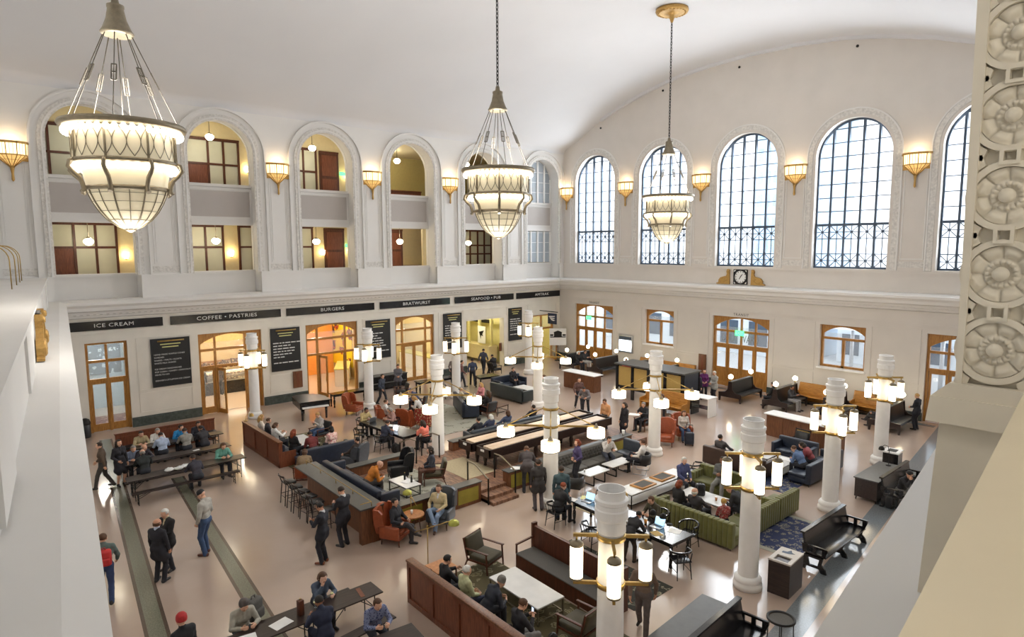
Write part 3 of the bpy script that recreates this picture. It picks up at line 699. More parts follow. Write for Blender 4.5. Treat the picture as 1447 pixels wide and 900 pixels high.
# white muntin windows of the last bay
for n, (z0, z1, arched) in enumerate(((7.55, 9.9, False), (12.07, 15.2, True))):
    a, b = ARW[5]; root = sthing('window_6' if n == 0 else 'window_14', (-0.62, (a + b) / 2, z0)); w = b - a; r = w / 2 - 0.02; h = z1 - z0; cw = w / 5
    top = lambda y: (SPR - z0 + math.sqrt(max(0, r * r - y * y))) if arched else h
    mb = MB()
    for k in range(6):
        y = max(-r + 0.03, min(r - 0.03, -w / 2 + k * cw)); mb.box((-0.06, y - 0.06, 0), (0.06, y + 0.06, top(y) - 0.02))
    for j in range(1, int(h / 0.75) + 1):
        z = j * 0.75; hw = r if z < SPR - z0 or not arched else math.sqrt(max(0, r * r - (z - SPR + z0) ** 2)); mb.box((-0.03, -hw, z - 0.015), (0.03, hw, z + 0.015))
    mb.build('frame', 'white', root)
    mb = MB(); mb.prism([(p[0] - (a + b) / 2, p[1] - z0) for p in archpoly(a + 0.03, b - 0.03, z0, SPR)] if arched else [(-r, 0), (r, 0), (r, h), (-r, h)], (-0.05, 0, 0), (0, 1, 0), (0, 0, 1), (0.01, 0, 0)); mb.build('glass', 'frostblue', root)

# ------------------------------------------------------------------ rooms behind the ground floor openings
M['bakery'] = mat('bakery_wall', (236, 212, 160), 0.7, var=0.05); M['orange'] = mat('orange_wall', (236, 160, 80), 0.6, var=0.04); M['yellow'] = mat('yellow_passage', (222, 213, 150), 0.6, var=0.04); M['paleblue'] = mat('pale_blue_wall', (190, 205, 215), 0.5, var=0.06)
M['mural'] = pattern('mural_splash', [(62, 58, 56), (62, 58, 56), (62, 58, 56), (196, 74, 62), (62, 58, 56), (236, 212, 50)], 1.1, 0.5)
M['goods'] = pattern('shelf_goods', [(120, 84, 48), (214, 180, 120), (240, 228, 190), (96, 60, 40)], 7, 0.6)
def room(n, y0, y1, d, h, m, fm='palefloor'):
    mb = MB(); mb.box((-0.5 - d, y0, 0), (-0.65 - d, y1, h)); mb.box((-0.5, y0 - 0.1, 0), (-0.5 - d, y0, h)); mb.box((-0.5, y1, 0), (-0.5 - d, y1 + 0.1, h)); mb.box((-0.5, y0, h), (-0.5 - d, y1, h + 0.1))
    struct(mb.build('wall_shop_%s' % n, m)); mb = MB(); mb.box((-0.48, y0, -0.02), (-0.5 - d, y1, 0.004)); struct(mb.build('floor_shop_%s' % n, fm))
room('ice_cream', -33, -29, 5, 5.2, 'paleblue'); room('bakery', -28.6, -21.6, 7, 5.2, 'bakery'); room('burger', -21.4, -16, 6, 5.2, 'bakery'); struct(MB().box((-6.6, -19.4, 0), (-6.4, -16.1, 4.6)).build('wall_burger_accent', 'orange')); room('sausage', -15.8, -10.2, 6, 5.2, 'corr'); room('passage', -9.6, -5.0, 6.5, 4.6, 'yellow'); room('ticket', -4.6, 0.3, 4, 4.6, 'yellow')
# bakery counter, shelving and goods
t = thing('display_counter', 'lit glass bakery counter with black front behind the second doors', 'counter', (-4.9, -24.3, 0))
mb = MB(); mb.box((-0.45, -3.0, 0.0), (0.35, 3.0, 0.75)); mb.build('base', 'black', t)
mb = MB(); mb.box((-0.4, -3.0, 0.75), (0.3, 3.0, 0.8)); mb.box((-0.4, -3, 1.08), (0.25, 3, 1.1)); mb.box((-0.45, -3.0, 1.4), (0.3, 3.0, 1.46)); mb.build('shelf', 'chrome', t)
mb = MB(); mb.box((0.29, -3.0, 0.8), (0.31, 3.0, 1.4)); mb.build('glass', 'glass', t)
mb = MB(); mb.box((-0.3, -2.9, 0.81), (0.15, 2.9, 0.95)); mb.box((-0.3, -2.9, 1.1), (0.15, 2.9, 1.24)); o = mb.build('pastries', 'goods', t); o['kind'] = 'stuff'
mb = MB(); mb.box((-0.4, -2.9, 1.36), (0.2, 2.9, 1.39)); mb.build('light_strip', 'lamp', t)
t = thing('back_shelf', 'tall lit shelf of goods on the bakery back wall', 'shelf', (-7.3, -24.3, 0))
mb = MB()
for z in (0.5, 0.9, 1.3): mb.box((-0.15, -2.8, z), (0.25, 2.8, z + 0.05))
mb.box((-0.18, -2.8, 0), (-0.13, 2.8, 1.6)); mb.build('shelf', 'oakh', t)
mb = MB(); random.seed(3)
for z in (0.55, 0.95, 1.35):
    y = -2.7
    while y < 2.6:
        h = random.uniform(0.12, 0.34); w_ = random.uniform(0.1, 0.3); mb.box((-0.05, y, z), (0.2, y + w_, z + h)); y += w_ + random.uniform(0.02, 0.15)
o = mb.build('goods', 'goods', t); o['kind'] = 'stuff'
# burger bar: mural, stepped white counter
mb = MB(); mb.box((-0.02, -1.7, 0), (0.02, 1.7, 3.3)); o = mb.build('wall_mural', 'mural'); o.location = (-5.3, -16.06, 0.7); o.rotation_euler = (0, 0, PI / 2); tag(o, 'dark wall mural with red and yellow splashes in the burger bar', 'mural')
t = thing('service_counter', 'white service counter with yellow top edge in the burger bar', 'counter', (-2.6, -17.3, 0), 60); mb = MB(); mb.box((-0.4, -1.0, 0), (0.4, 1.9, 1.05)); mb.build('base', 'white', t); mb = MB(); mb.box((-0.45, -1.05, 1.05), (0.45, 1.95, 1.12)); mb.build('worktop', 'lettergold', t)
t = thing('service_counter', 'pale counter with bright yellow top behind the fourth doors', 'counter', (-3.3, -10.9, 0), 90); mb = MB(); mb.box((-0.4, -2.2, 0), (0.4, 2.2, 1.05)); mb.build('base', 'white', t); mb = MB(); mb.box((-0.45, -2.25, 1.05), (0.45, 2.25, 1.12)); mb.build('worktop', 'lettergold', t)
# yellow passage: long cream counter, posts, poster
t = thing('ticket_counter', 'long cream counter with posts in the yellow passage', 'counter', (-3.7, -5.75, 0), 90); mb = MB(); mb.box((-0.3, -2.3, 0.25), (0.5, 2.0, 1.25)); mb.box((-0.35, -2.35, 1.25), (0.55, 2.05, 1.35)); mb.build('base', 'corr', t)
for yy in (-2.2, -0.8, 0.6, 1.9): mb = MB(); mb.box((-0.1, yy - 0.07, 1.35), (0.1, yy + 0.07, 3.6)); mb.build('post', 'yellow', t)
mb = MB(); mb.box((0.1, -2.2, 3.0), (0.2, 0.6, 3.25)); mb.build('sign_bar', 'blackm', t)
o = MB().box((0, -0.45, 0), (0.03, 0.45, 1.3)).build('poster', 'paper'); o.location = (-2.2, -6.1, 1.5); o.rotation_euler = (0, 0, -PI / 2); tag(o, 'white poster with a dark emblem in the yellow passage', 'poster')
o2 = MB().prism([(-0.3, 0.85), (0.3, 1.0), (0.1, 0.7), (0.2, 0.55), (-0.05, 0.6), (-0.1, 0.3), (-0.2, 0.6)], (0.034, 0, 0), (0, 1, 0), (0, 0, 1), (0.004, 0, 0)).build('emblem', 'blackm', o)
mb = MB(); mb.cbox((0, 0, 0.0), (0.05, 0.5, 0.6)); o = mb.build('wall_plaque', 'walnutv'); o.location = (-0.3, -5.75, 1.4); tag(o, 'small brown plaque at the right edge of the yellow passage', 'plaque')
# vestibule picture and mat
o = MB().box((0, -1.2, 0), (0.03, 1.2, 1.6)).build('wall_map', pattern('map_print', [(220, 228, 232), (200, 212, 220), (120, 130, 140)], 3)); o.location = (-5.45, -30.3, 1.9); tag(o, 'large pale wall map inside the first oak doors', 'picture')
o = MB().box((-1.0, -1.2, 0.004), (1.0, 1.2, 0.02)).build('door_mat', pattern('red_mat', [(150, 90, 70), (196, 160, 130), (110, 60, 50)], 6)); o.location = (-2.4, -30.6, 0); tag(o, 'reddish patterned mat inside the first oak doors', 'mat')

# ------------------------------------------------------------------ outside the far wall
mb = MB(); mb.prism([(-20, 0.56), (50, 0.56), (50, 90), (-20, 90)], (0, 0, -0.12), (1, 0, 0), (0, 1, 0), (0, 0, 0.1)); struct(mb.build('ground', mat('platform_concrete', (190, 192, 194), 0.7, var=0.08)))
M['extwall'] = mat('pale_siding', (214, 222, 230), 0.6, var=0.06, scale=1, stretch=(0.1, 0.1, 6)); M['tower'] = mat('tower_glass', (190, 216, 236), 0.3, var=0.1, scale=0.6)
M['towerwin'] = mat('tower_window', (160, 192, 220), 0.2, var=0.1)
def ext(name, a, b, m, lab, rows, cols):
    t = thing(name, lab, 'building', ((a[0] + b[0]) / 2, a[1], a[2])); w = b[0] - a[0]; h = b[2] - a[2]
    mb = MB(); mb.box((-w / 2, 0, 0), (w / 2, b[1] - a[1], h)); mb.build('wall', m, t)
    g0 = MB().cbox((0, 0, 0), (w / cols * 0.62, 0.06, h / rows * 0.55)).build('window', 'steel' if rows < 6 else M['towerwin'], t)
    for r_ in range(rows):
        for c_ in range(cols):
            g = g0 if r_ == c_ == 0 else g0.copy()
            if g is not g0: COL.objects.link(g)
            g.location = (-w / 2 + (c_ + 0.5) * w / cols, -0.03, (r_ + 0.5) * h / rows)
ext('platform_building', (-6, 12, 0), (14, 18, 7), 'extwall', 'pale sided building across the platforms, seen through the corner doors', 2, 8)
ext('platform_building', (15.5, 14, 0), (27, 20, 5.6), 'extwall', 'low pale building across the platforms, seen through the doors under the clock', 2, 6)
ext('glass_tower', (15, 70, 0), (26, 82, 46), 'tower', 'pale blue glass tower behind the right arched windows', 12, 8)
ext('glass_tower', (-16, 60, 0), (-6, 72, 42), 'tower', 'pale blue glass tower behind the left arched windows', 12, 8)
t = thing('platform_canopy', 'white slanted platform canopy seen through the right ground floor windows', 'canopy', (24, 5, 0))
mb = MB(); mb.add([(-7, 0, 3.6), (7, 0, 3.6), (7, 5, 5.4), (-7, 5, 5.4), (-7, 0, 3.8), (7, 0, 3.8), (7, 5, 5.6), (-7, 5, 5.6)], [(0, 3, 2, 1), (4, 5, 6, 7), (0, 1, 5, 4), (1, 2, 6, 5), (2, 3, 7, 6), (3, 0, 4, 7)]); mb.build('roof', 'white', t)
for x in (-5, 0, 5): MB().cyl((x, 2.5, -0.1), (x, 2.5, 4.5), 0.12).build('post', 'chrome', t)
# lettering on the glass over the large doors
t = thing('glass_lettering', 'dark block letters on the glass over the large transit doors', 'lettering', (15.2, 0.32, 3.02))
text('DHU   WARD', 0.66, 'letters', 'blackm', t, (0, 0, 0), (PI / 2, 0, 0), 0.005, xs=0.62)
o = text('bar', 0.3, 'small_letters', 'blackm', t, (0.1, 0, -0.42), (PI / 2, 0, 0), 0.004)

# ------------------------------------------------------------------ signs along the left frieze
def frieze(y0, y1, yc, body, h, lab):
    t = thing('shop_sign', lab, 'sign', (0.02, (y0 + y1) / 2, 5.11), 0, None)
    mb = MB(); mb.box((0, -(y1 - y0) / 2, -0.215), (0.05, (y1 - y0) / 2, 0.215)); mb.build('board', 'signblk', t)
    text(body, h, 'lettering', 'letter', t, (0.055, yc - (y0 + y1) / 2, 0), (PI / 2, 0, PI / 2), 0.006, space=1.08, xs=1.25)
frieze(-32.4, -28.08, LY((-30.16, 5.09)), 'ICE CREAM', 0.25, 'long black sign lettered for ice cream, first on the frieze')
frieze(-27.74, -22.16, LY((-25.00, 5.12)), 'COFFEE • PASTRIES', 0.27, 'long black sign lettered for coffee and pastries')
frieze(-21.84, -16.33, LY((-19.09, 5.12)), 'BURGERS', 0.27, 'long black sign lettered for burgers')
frieze(-15.94, -10.61, LY((-13.26, 5.12)), 'BRATWURST', 0.27, 'long black sign lettered for sausages')
frieze(-10.2, -4.88, LY((-7.48, 5.15)), 'SEAFOOD • PUB', 0.28, 'long black sign lettered for seafood and a pub')
frieze(-4.6, -0.05, LY((-2.00, 5.15)), 'AMTRAK', 0.28, 'black sign lettered for the railway, last on the frieze')
def board(y0, y1, lab, lines, seed):
    t = thing('menu_board', lab, 'sign', (0.03, (y0 + y1) / 2, 3.03)); w = y1 - y0
    mb = MB(); mb.box((0, -w / 2, -1.2), (0.05, w / 2, 1.22)); mb.build('panel', 'menublk', t)
    lamp = MB(); lamp.cyl((0.16, -w * 0.34, 1.1), (0.16, w * 0.34, 1.1), 0.035, n=8); lamp.cyl((0.05, 0, 1.1), (0.16, 0, 1.1), 0.015, n=6); lamp.build('picture_light', 'brass', t)
    hd = MB(); bd = MB(); rnd = random.Random(seed)
    for j in range(2): hd.box((0.05, -w * 0.26 + 0.08 * j, 0.9 - 0.14 * j), (0.056, w * 0.26 - 0.1 * j, 0.95 - 0.14 * j))
    hd.build('heading', 'lettergold', t)
    if lines:
        for j, s in enumerate(lines):
            if s: text(s, 0.105, 'lettering', 'letter', t, (0.054, -w / 2 + 0.12, 0.42 - j * 0.145), (PI / 2, 0, PI / 2), 0.002, 'LEFT')
    else:
        for j in range(8):
            y = -w / 2 + 0.12; z = 0.36 - j * 0.16
            if j == 6: continue
            end = rnd.uniform(-0.1, w / 2 - 0.15)
            while y < end: l = rnd.uniform(0.1, 0.32); bd.box((0.05, y, z), (0.055, y + l, z + 0.055)); y += l + 0.05
        bd.build('text_rows', 'letter', t)
board(-28.7, -26.92, 'black menu board between the ice cream doors and the bakery doors', ['HAND MADE WAFFLE CONES', 'SUNDAES', 'SHAKES • MALTS • FLOATS', 'WHITE MILK SHAKES', '', 'ICE CREAM SANDWICHES', 'POP CORN • CANDY • CHOCOLATE', 'PINTS TO GO', '', "DENVER'S LITTLETON ICE CREAM"], 1)
board(-22.8, -21.13, 'black menu board right of the bakery doors', None, 2)
board(-16.95, -15.26, 'black menu board between the burger bar and the fourth doors', None, 3)
board(-11.18, -9.66, 'black menu board left of the yellow passage', None, 4)
board(-5.37, -4.07, 'black menu board right of the yellow passage', None, 5)
for x, z, s in ((3.6, 4.56, 'TRANSIT'), (15.4, 4.56, 'TRANSIT')):
    t = thing('carved_lettering', 'carved letters over the %s transit doors' % ('corner' if x < 9 else 'large'), 'lettering', (x, -0.012, z)); text(s, 0.22, 'letters', 'greytop', t, (0, 0, 0), (PI / 2, 0, 0), 0.005, space=1.2)
# hanging railway sign by the corner
t = thing('hanging_sign', 'navy hanging sign with a white arrow emblem near the corner', 'sign', (0, -2.15, 3.25))
mb = MB(); mb.cyl((0, 0, 0.62), (1.9, 0, 0.62), 0.03, n=8); mb.build('bracket', 'blackm', t)
mb = MB(); mb.box((0.9, -0.03, -0.3), (1.8, 0.03, 0.5)); mb.build('board', mat('sign_navy', (28, 38, 66), 0.4), t)
mb = MB()
for k in range(3): mb.prism([(1.0 + k * 0.1, 0.28 - k * 0.1), (1.68, 0.33 - k * 0.16), (1.62 - k * 0.06, 0.26 - k * 0.16), (1.05 + k * 0.1, 0.2 - k * 0.1)], (0, -0.034, 0), (1, 0, 0), (0, 0, 1), (0, -0.004, 0))
mb.build('emblem', 'paper', t)
o = text('', 0.1, 'x', 'paper', t, (0, 0, 0), (0, 0, 0)); bpy.data.objects.remove(o)
t = thing('station_sign', 'white stand sign with a dark station drawing near the corner', 'sign', (1.0, -1.2, 0.0), 50)
mb = MB(); mb.cyl((0, 0, 0), (0, 0, 1.2), 0.03, n=8); mb.lathe([(0.25, 0), (0.25, 0.03), (0.03, 0.06)], n=16); mb.build('stand', 'blackm', t)
mb = MB(); mb.box((-0.65, -0.03, 1.2), (0.65, 0.03, 2.5)); mb.build('board', 'paper', t)
mb = MB(); mb.box((-0.6, -0.04, 1.8), (0.6, -0.03, 1.88)); mb.box((-0.3, -0.04, 1.88), (0.3, -0.03, 2.2)); mb.box((-0.6, -0.04, 1.92), (-0.35, -0.03, 2.05)); mb.box((0.35, -0.04, 1.92), (0.6, -0.03, 2.05)); mb.prism([(-0.36, 2.2), (0.36, 2.2), (0.0, 2.34)], (0, -0.04, 0), (1, 0, 0), (0, 0, 1), (0, 0.01, 0)); mb.build('drawing', 'blackm', t)

# ------------------------------------------------------------------ clock, scrolls and wall lights
def scroll(mir):
    p = [(0, 0), (0.02, 0.9), (0.14, 0.92), (0.2, 0.78), (0.16, 0.62), (0.22, 0.5), (0.4, 0.46), (0.6, 0.4), (0.72, 0.25), (0.72, 0.1), (0.86, 0.06), (0.86, 0)]
    return [(x * mir, z) for x, z in p]
def clock_set(loc, rz, labs):
    t = thing('wall_clock', labs[0], 'clock', loc, rz)
    mb = MB(); f = 0.45
    mb.prism([(-f, -f), (f, -f), (f, f), (-f, f)], (0, 0, 0), (1, 0, 0), (0, 0, 1), (0, -0.09, 0), 0, [[(0.37 * math.cos(a), 0.37 * math.sin(a)) for a in np.linspace(0, 2 * PI, 33)[:-1]]]); mb.build('frame', 'black', t)
    mb = MB(); mb.cyl((0, -0.02, 0), (0, -0.045, 0), 0.375, n=32)
    for sx in (-1, 1):
        for sz in (-1, 1): mb.prism([(sx * 0.4, sz * 0.4), (sx * 0.4, sz * 0.29), (sx * 0.29, sz * 0.4)], (0, -0.092, 0), (1, 0, 0), (0, 0, 1), (0, -0.004, 0))
    mb.build('face', 'paper', t)
    mb = MB()
    for k in range(12):
        a = k * PI / 6; mb.beam((0.28 * math.sin(a), -0.05, 0.28 * math.cos(a)), (0.345 * math.sin(a), -0.05, 0.345 * math.cos(a)), 0.035, 0.008, roll=(0, 1, 0))
    mb.build('hour_mark', 'blackm', t)
    mb = MB(); mb.beam((-0.05, -0.06, -0.07), (0.13, -0.06, 0.17), 0.03, 0.01, roll=(0, 1, 0)); mb.beam((0.06, -0.065, 0.11), (-0.08, -0.065, -0.14), 0.04, 0.01, roll=(0, 1, 0)); mb.cyl((0, -0.05, 0), (0, -0.075, 0), 0.03, n=10); mb.build('hand', 'blackm', t)
    for s, lab in ((-1, labs[1]), (1, labs[2])):
        mb = MB(); mb.prism(scroll(s), (0, 0, 0), (1, 0, 0), (0, 0, 1), (0, -0.14, 0))
        for cx, cz, rr in ((0.1, 0.8, 0.08), (0.45, 0.22, 0.17), (0.2, 0.3, 0.1)): mb.lathe([(rr, 0), (rr, 0.02), (rr * 0.7, 0.05), (rr * 0.6, 0.03), (rr * 0.3, 0.05), (0, 0.06)], n=16, capb=False); k_ = 16 * 6; mb.v[-k_:] = [(s * cx + x_, -0.14 - z_, cz + y_) for x_, y_, z_ in mb.v[-k_:]]
        sc = mb.build('gilded_scroll', 'gold'); m4 = Matrix.Translation(loc) @ Matrix.Rotation(R(rz), 4, 'Z') @ Matrix.Translation((s * 0.7, 0, -0.46)); sc.matrix_world = m4
        tag(sc, lab, 'ornament', 'gilded scrolls beside the clocks')
clock_set((15.3, -0.01, 6.86), 0, ['square black wall clock with a white face under the middle arched window', 'gilded scroll ornament left of the clock on the far wall', 'gilded scroll ornament right of the clock on the far wall'])
clock_set((17.4, wline(17.4) + 0.02, 6.84), 180 - 5.8, ['black square wall clock on the near end wall seen edge-on', 'gilded scroll ornament on the near end wall, farther from the viewer', 'gilded scroll ornament on the near end wall, nearer the viewer'])

def make_sconce():
    t = thing('wall_sconce', 'x', 'sconce', (0, 0, 0), 0, 'amber sconces along the walls')
    ang = [R(a) for a in (180, 144, 108, 72, 36, 0)]; rt_, rb = 0.62, 0.6
    mb = MB()  # local: wall plane y=0, front -y
    mb.box((-0.66, -0.05, -0.35), (0.66, 0, 0.42))
    P = lambda r, a, z: (r * math.cos(a), -r * 0.72 * math.sin(a) - 0.02, z)
    for r, z, h in ((rt_ + 0.03, 0.4, 0.1), (rb, -0.12, 0.05)):
        for i in range(5): mb.beam(P(r, ang[i], z), P(r, ang[i + 1], z), 0.05, h)
    for a in ang:
        mb.beam(P(rt_, a, 0.4), P(rb, a, -0.12), 0.035); mb.beam(P(rb, a, -0.12), P(0.06, a, -0.62), 0.03)
    for i in range(5):
        for f_ in (0.33, 0.66):
            a_, b_ = Vector(P(rt_, ang[i], 0.38)).lerp(Vector(P(rt_, ang[i + 1], 0.38)), f_), Vector(P(rb, ang[i], -0.1)).lerp(Vector(P(rb, ang[i + 1], -0.1)), f_); mb.beam(a_, b_, 0.012)
        q = Vector(P(rb, ang[i], -0.12)).lerp(Vector(P(rb, ang[i + 1], -0.12)), 0.5); mb.beam(q, P(0.1, (ang[i] + ang[i + 1]) / 2, -0.6), 0.015)
        mb.beam(Vector(P(rb, ang[i], -0.12)).lerp(Vector(P(0.06, ang[i], -0.62)), 0.4), Vector(P(rb, ang[i + 1], -0.12)).lerp(Vector(P(0.06, ang[i + 1], -0.62)), 0.4), 0.015)
    mb.lathe([(0.02, -1.22), (0.06, -1.15), (0.045, -0.9), (0.07, -0.7), (0.1, -0.62)], (0, -0.1, 0), n=10); mb.build('frame', 'gold', t)
    mb = MB()
    for i in range(5): mb.add([P(rt_ - .02, ang[i], 0.36), P(rt_ - .02, ang[i + 1], 0.36), P(rb - .02, ang[i + 1], -0.1), P(rb - .02, ang[i], -0.1)], [(0, 1, 2, 3)])
    mb.build('glass_panel', 'sconce', t); mb = MB()
    for i in range(5): mb.add([P(rb - .02, ang[i], -0.14), P(rb - .02, ang[i + 1], -0.14), P(0.05, ang[i + 1], -0.6), P(0.05, ang[i], -0.6)], [(0, 1, 2, 3)])
    mb.build('lower_glass', 'amberdim', t)
    return t
SC = [((x, 0, 12.72), 0, 'amber glass wall sconce ' + l) for x, l in ((0.78, 'in the corner left of the first arched window'), (6.45, 'between the first and second arched windows'), (12.42, 'between the second and third arched windows'), (18.36, 'between the third and fourth arched windows'), (24.3, 'between the fourth and fifth arched windows'))]
SC += [((0.35, y, 12.78), 90, 'amber glass wall sconce ' + l) for y, l in ((-33.5, 'at the left edge before the first arch'), (-27.83, 'between the first and second left arches'), (-22.13, 'between the second and third left arches'), (-16.43, 'between the third and fourth left arches'), (-10.73, 'between the fourth and fifth left arches'), (-5.03, 'between the fifth and sixth left arches'))]
s0 = make_sconce()
SCL = []
for i, (l, rz, lab) in enumerate(SC):
    if i == 0: s = s0; s.location = l; s.rotation_euler = (0, 0, R(rz)); s['label'] = lab
    else: dup(s0, l, rz, lab)
    d = Vector((0, -0.35, 0)); d.rotate(Euler((0, 0, R(rz)))); SCL.append((Vector(l) + d + Vector((0, 0, 0.45))))

# ------------------------------------------------------------------ chandeliers
def link_chain(mb, z0, z1, r=0.05, w=0.014):
    n = int((z1 - z0) / (r * 2.6)); st = (z1 - z0) / n
    for i in range(n):
        z = z0 + (i + 0.5) * st; pts = []
        for k in range(10):
            a = 2 * PI * k / 10; u = r * 0.75 * math.cos(a); v = st * 0.72 * math.sin(a)
            pts.append((u, 0, z + v) if i % 2 else (0, u, z + v))
        mb.tube(pts, w, 5, closed=True)
def make_chandelier(chain):
    t = thing('chandelier', 'x', 'chandelier', (0, 0, 0), 0, 'tiered bowl chandeliers')
    mb = MB(); mb.lathe([(1.1, 0.02), (1.22, 0.05), (1.25, 0.1), (1.22, 0.16), (1.05, 0.17), (1.02, 0.1)], n=48, capb=False, capt=False); mb.lathe([(0.98, -0.74), (1.05, -0.72), (1.07, -0.68), (1.02, -0.64)], n=48, capb=False, capt=False)
    mb.lathe([(0.8, -1.3), (0.84, -1.28), (0.84, -1.22), (0.8, -1.2)], n=48, capb=False, capt=False); mb.build('ring', 'bronze', t)
    mb = MB()
    mb.ell((0, 0, 0), (0.062, 0.062, 0.075), 8, 6); b0 = mb.build('bulb', 'bulb', t); b0.location = (1.12, 0, -0.05)
    for n_, r_, z_ in ((44, 1.12, -0.05), (32, 0.98, -0.82)):
        for k in range(n_):
            if n_ == 44 and k == 0: continue
            a = 2 * PI * k / n_; b = b0.copy(); COL.objects.link(b); b.location = (r_ * math.cos(a), r_ * math.sin(a), z_)
    mb = MB(); mb.lathe([(0.99, -0.68), (1.0, -0.4), (1.0, 0.0)], n=48, capb=False, capt=False); mb.build('drum', 'bowl', t)
    mb = MB()
    for k in range(24):
        for s in (-1, 1):
            pts = []
            for j in range(13):
                u = j / 12; a = 2 * PI * (k + s * 0.5 * math.sin(PI * u)) / 24; pts.append((1.012 * math.cos(a), 1.012 * math.sin(a), -0.62 + 0.6 * u))
            mb.tube(pts, 0.009, 4)
    for k in range(8): a = 2 * PI * k / 8; mb.beam((1.02 * math.cos(a), 1.02 * math.sin(a), -0.68), (1.02 * math.cos(a), 1.02 * math.sin(a), 0.03), 0.05, 0.03)
    mb.build('tracery', 'bronze', t)
    prof = [(0.06, -2.13), (0.23, -2.07), (0.42, -1.93), (0.57, -1.74), (0.68, -1.54), (0.755, -1.36), (0.79, -1.22), (0.8, -1.1), (0.84, -0.9), (0.92, -0.72)]
    mb = MB(); mb.lathe(prof, n=48, capb=True, capt=False); mb.build('bowl', 'bowl', t)
    mb = MB()
    for k in range(16):
        a = 2 * PI * k / 16; mb.tube([((r + 0.012) * math.cos(a), (r + 0.012) * math.sin(a), z) for r, z in prof[:7]], 0.018 if k % 2 == 0 else 0.01, 5)
    for r, z in prof[2:6]: mb.tube([((r + 0.006) * math.cos(x), (r + 0.006) * math.sin(x), z) for x in np.linspace(0, 2 * PI, 33)[:-1]], 0.006, 4, closed=True)
    mb.lathe([(0.02, -2.2), (0.1, -2.16), (0.13, -2.1)], n=16); mb.build('bowl_rib', 'bronze', t)
    mb = MB()
    for k in range(8):
        a = 2 * PI * k / 8; ca, sa = math.cos(a), math.sin(a)
        mb = MB(); mb.tube([(r * ca, r * sa, z) for r, z in ((1.02, -0.66), (1.12, -0.72), (1.15, -0.84), (1.06, -0.95), (0.95, -1.05), (0.9, -1.18), (0.88, -1.3), (0.92, -1.36))], [0.03, 0.04, 0.045, 0.045, 0.045, 0.045, 0.05, 0.055], 8); mb.build('scroll_arm', 'bronze', t)
    mb = MB(); bz = 2.0
    for k in range(8):
        a = 2 * PI * k / 8 + 0.2; mb = MB(); p = Vector((1.1 * math.cos(a), 1.1 * math.sin(a), 0.15)); q = Vector((0.26 * math.cos(a), 0.26 * math.sin(a), bz + 0.1))
        mb.cyl(p, q, 0.011, n=5); m1 = p.lerp(q, 0.5); d = (q - p).normalized(); sd = Vector((-math.sin(a), math.cos(a), 0))
        for s in (-1, 1): mb.beam(m1 - d * 0.19 + sd * 0.045 * s, m1 + d * 0.19 + sd * 0.045 * s, 0.025)
        for f_ in (-0.19, 0, 0.19): mb.beam(m1 + d * f_ - sd * 0.05, m1 + d * f_ + sd * 0.05, 0.025)
        mb.build('hanging_chain', 'chainmetal', t)
    mb = MB()
    mb.cyl((0, 0, 0.1), (0, 0, bz), 0.012, n=6)
    mb.build('hanging_chain', 'chainmetal', t)
    mb = MB(); mb.lathe([(0.3, bz + 0.05), (0.33, bz + 0.1), (0.28, bz + 0.18), (0.2, bz + 0.38), (0.16, bz + 0.6), (0.17, bz + 0.63), (0.17, bz + 0.68), (0.08, bz + 0.72), (0.06, bz + 0.85)], n=24); mb.build('bell', 'bronze', t)
    mb = MB(); link_chain(mb, bz + 0.82, chain - 0.25); mb.build('main_chain', 'blackm', t)
    mb = MB(); mb.lathe([(0.05, chain - 0.55), (0.1, chain - 0.4), (0.12, chain - 0.22), (0.3, chain - 0.16), (0.42, chain - 0.12), (0.5, chain - 0.17), (0.6, chain - 0.12), (0.72, chain - 0.12), (0.76, chain - 0.04), (0.74, chain + 0.05)], n=32)
    for k in range(24): a = 2 * PI * k / 24; mb.ell((0.62 * math.cos(a), 0.62 * math.sin(a), chain - 0.13), (0.05, 0.05, 0.03), 8, 5)
    mb.build('ceiling_rosette', 'gold', t)
    return t
CH = [((16.6, -9.45, 11.0), 'smallest of the three hanging bowl chandeliers, before the arched windows'), ((18.35, -21.6, 11.15), 'middle bowl chandelier hanging over the shuffleboard tables'), ((18.6, -32.6, 11.25), 'large near bowl chandelier hanging before the left arches')]
c0 = make_chandelier(19.68 - 11.0)
for i, (l, lab) in enumerate(CH):
    if i == 0: c0.location = l; c0['label'] = lab
    else: dup(c0, l, 7 * i, lab)

# ------------------------------------------------------------------ white columns with lanterns
def col_body(t, H):
    mb = MB(); mb.lathe([(0.25, 0.3), (0.25, 1.6), (0.235, 2.8), (0.225, 3.6)], n=32, capb=False, capt=False); mb.build('shaft', 'white', t)
    mb = MB(); mb.lathe([(0.36, 0), (0.36, 0.12), (0.33, 0.16), (0.34, 0.2), (0.34, 0.26), (0.3, 0.32), (0.25, 0.34)], n=32, capt=False); mb.build('base', 'white', t)
    s = H - 4.4
    mb = MB(); mb.lathe([(0.225, 3.58), (0.26, 3.62), (0.26, 3.84 + s * .5), (0.3, 3.88 + s * .5), (0.3, 4.04 + s), (0.28, 4.06 + s), (0.28, 4.14 + s), (0.3, 4.16 + s), (0.3, 4.22 + s), (0.245, 4.24 + s), (0.245, 4.38 + s), (0.26, 4.4 + s), (0.235, 4.4 + s), (0.22, 4.0 + s)], n=40, capb=False, smooth=False); mb.build('capital', 'white', t)
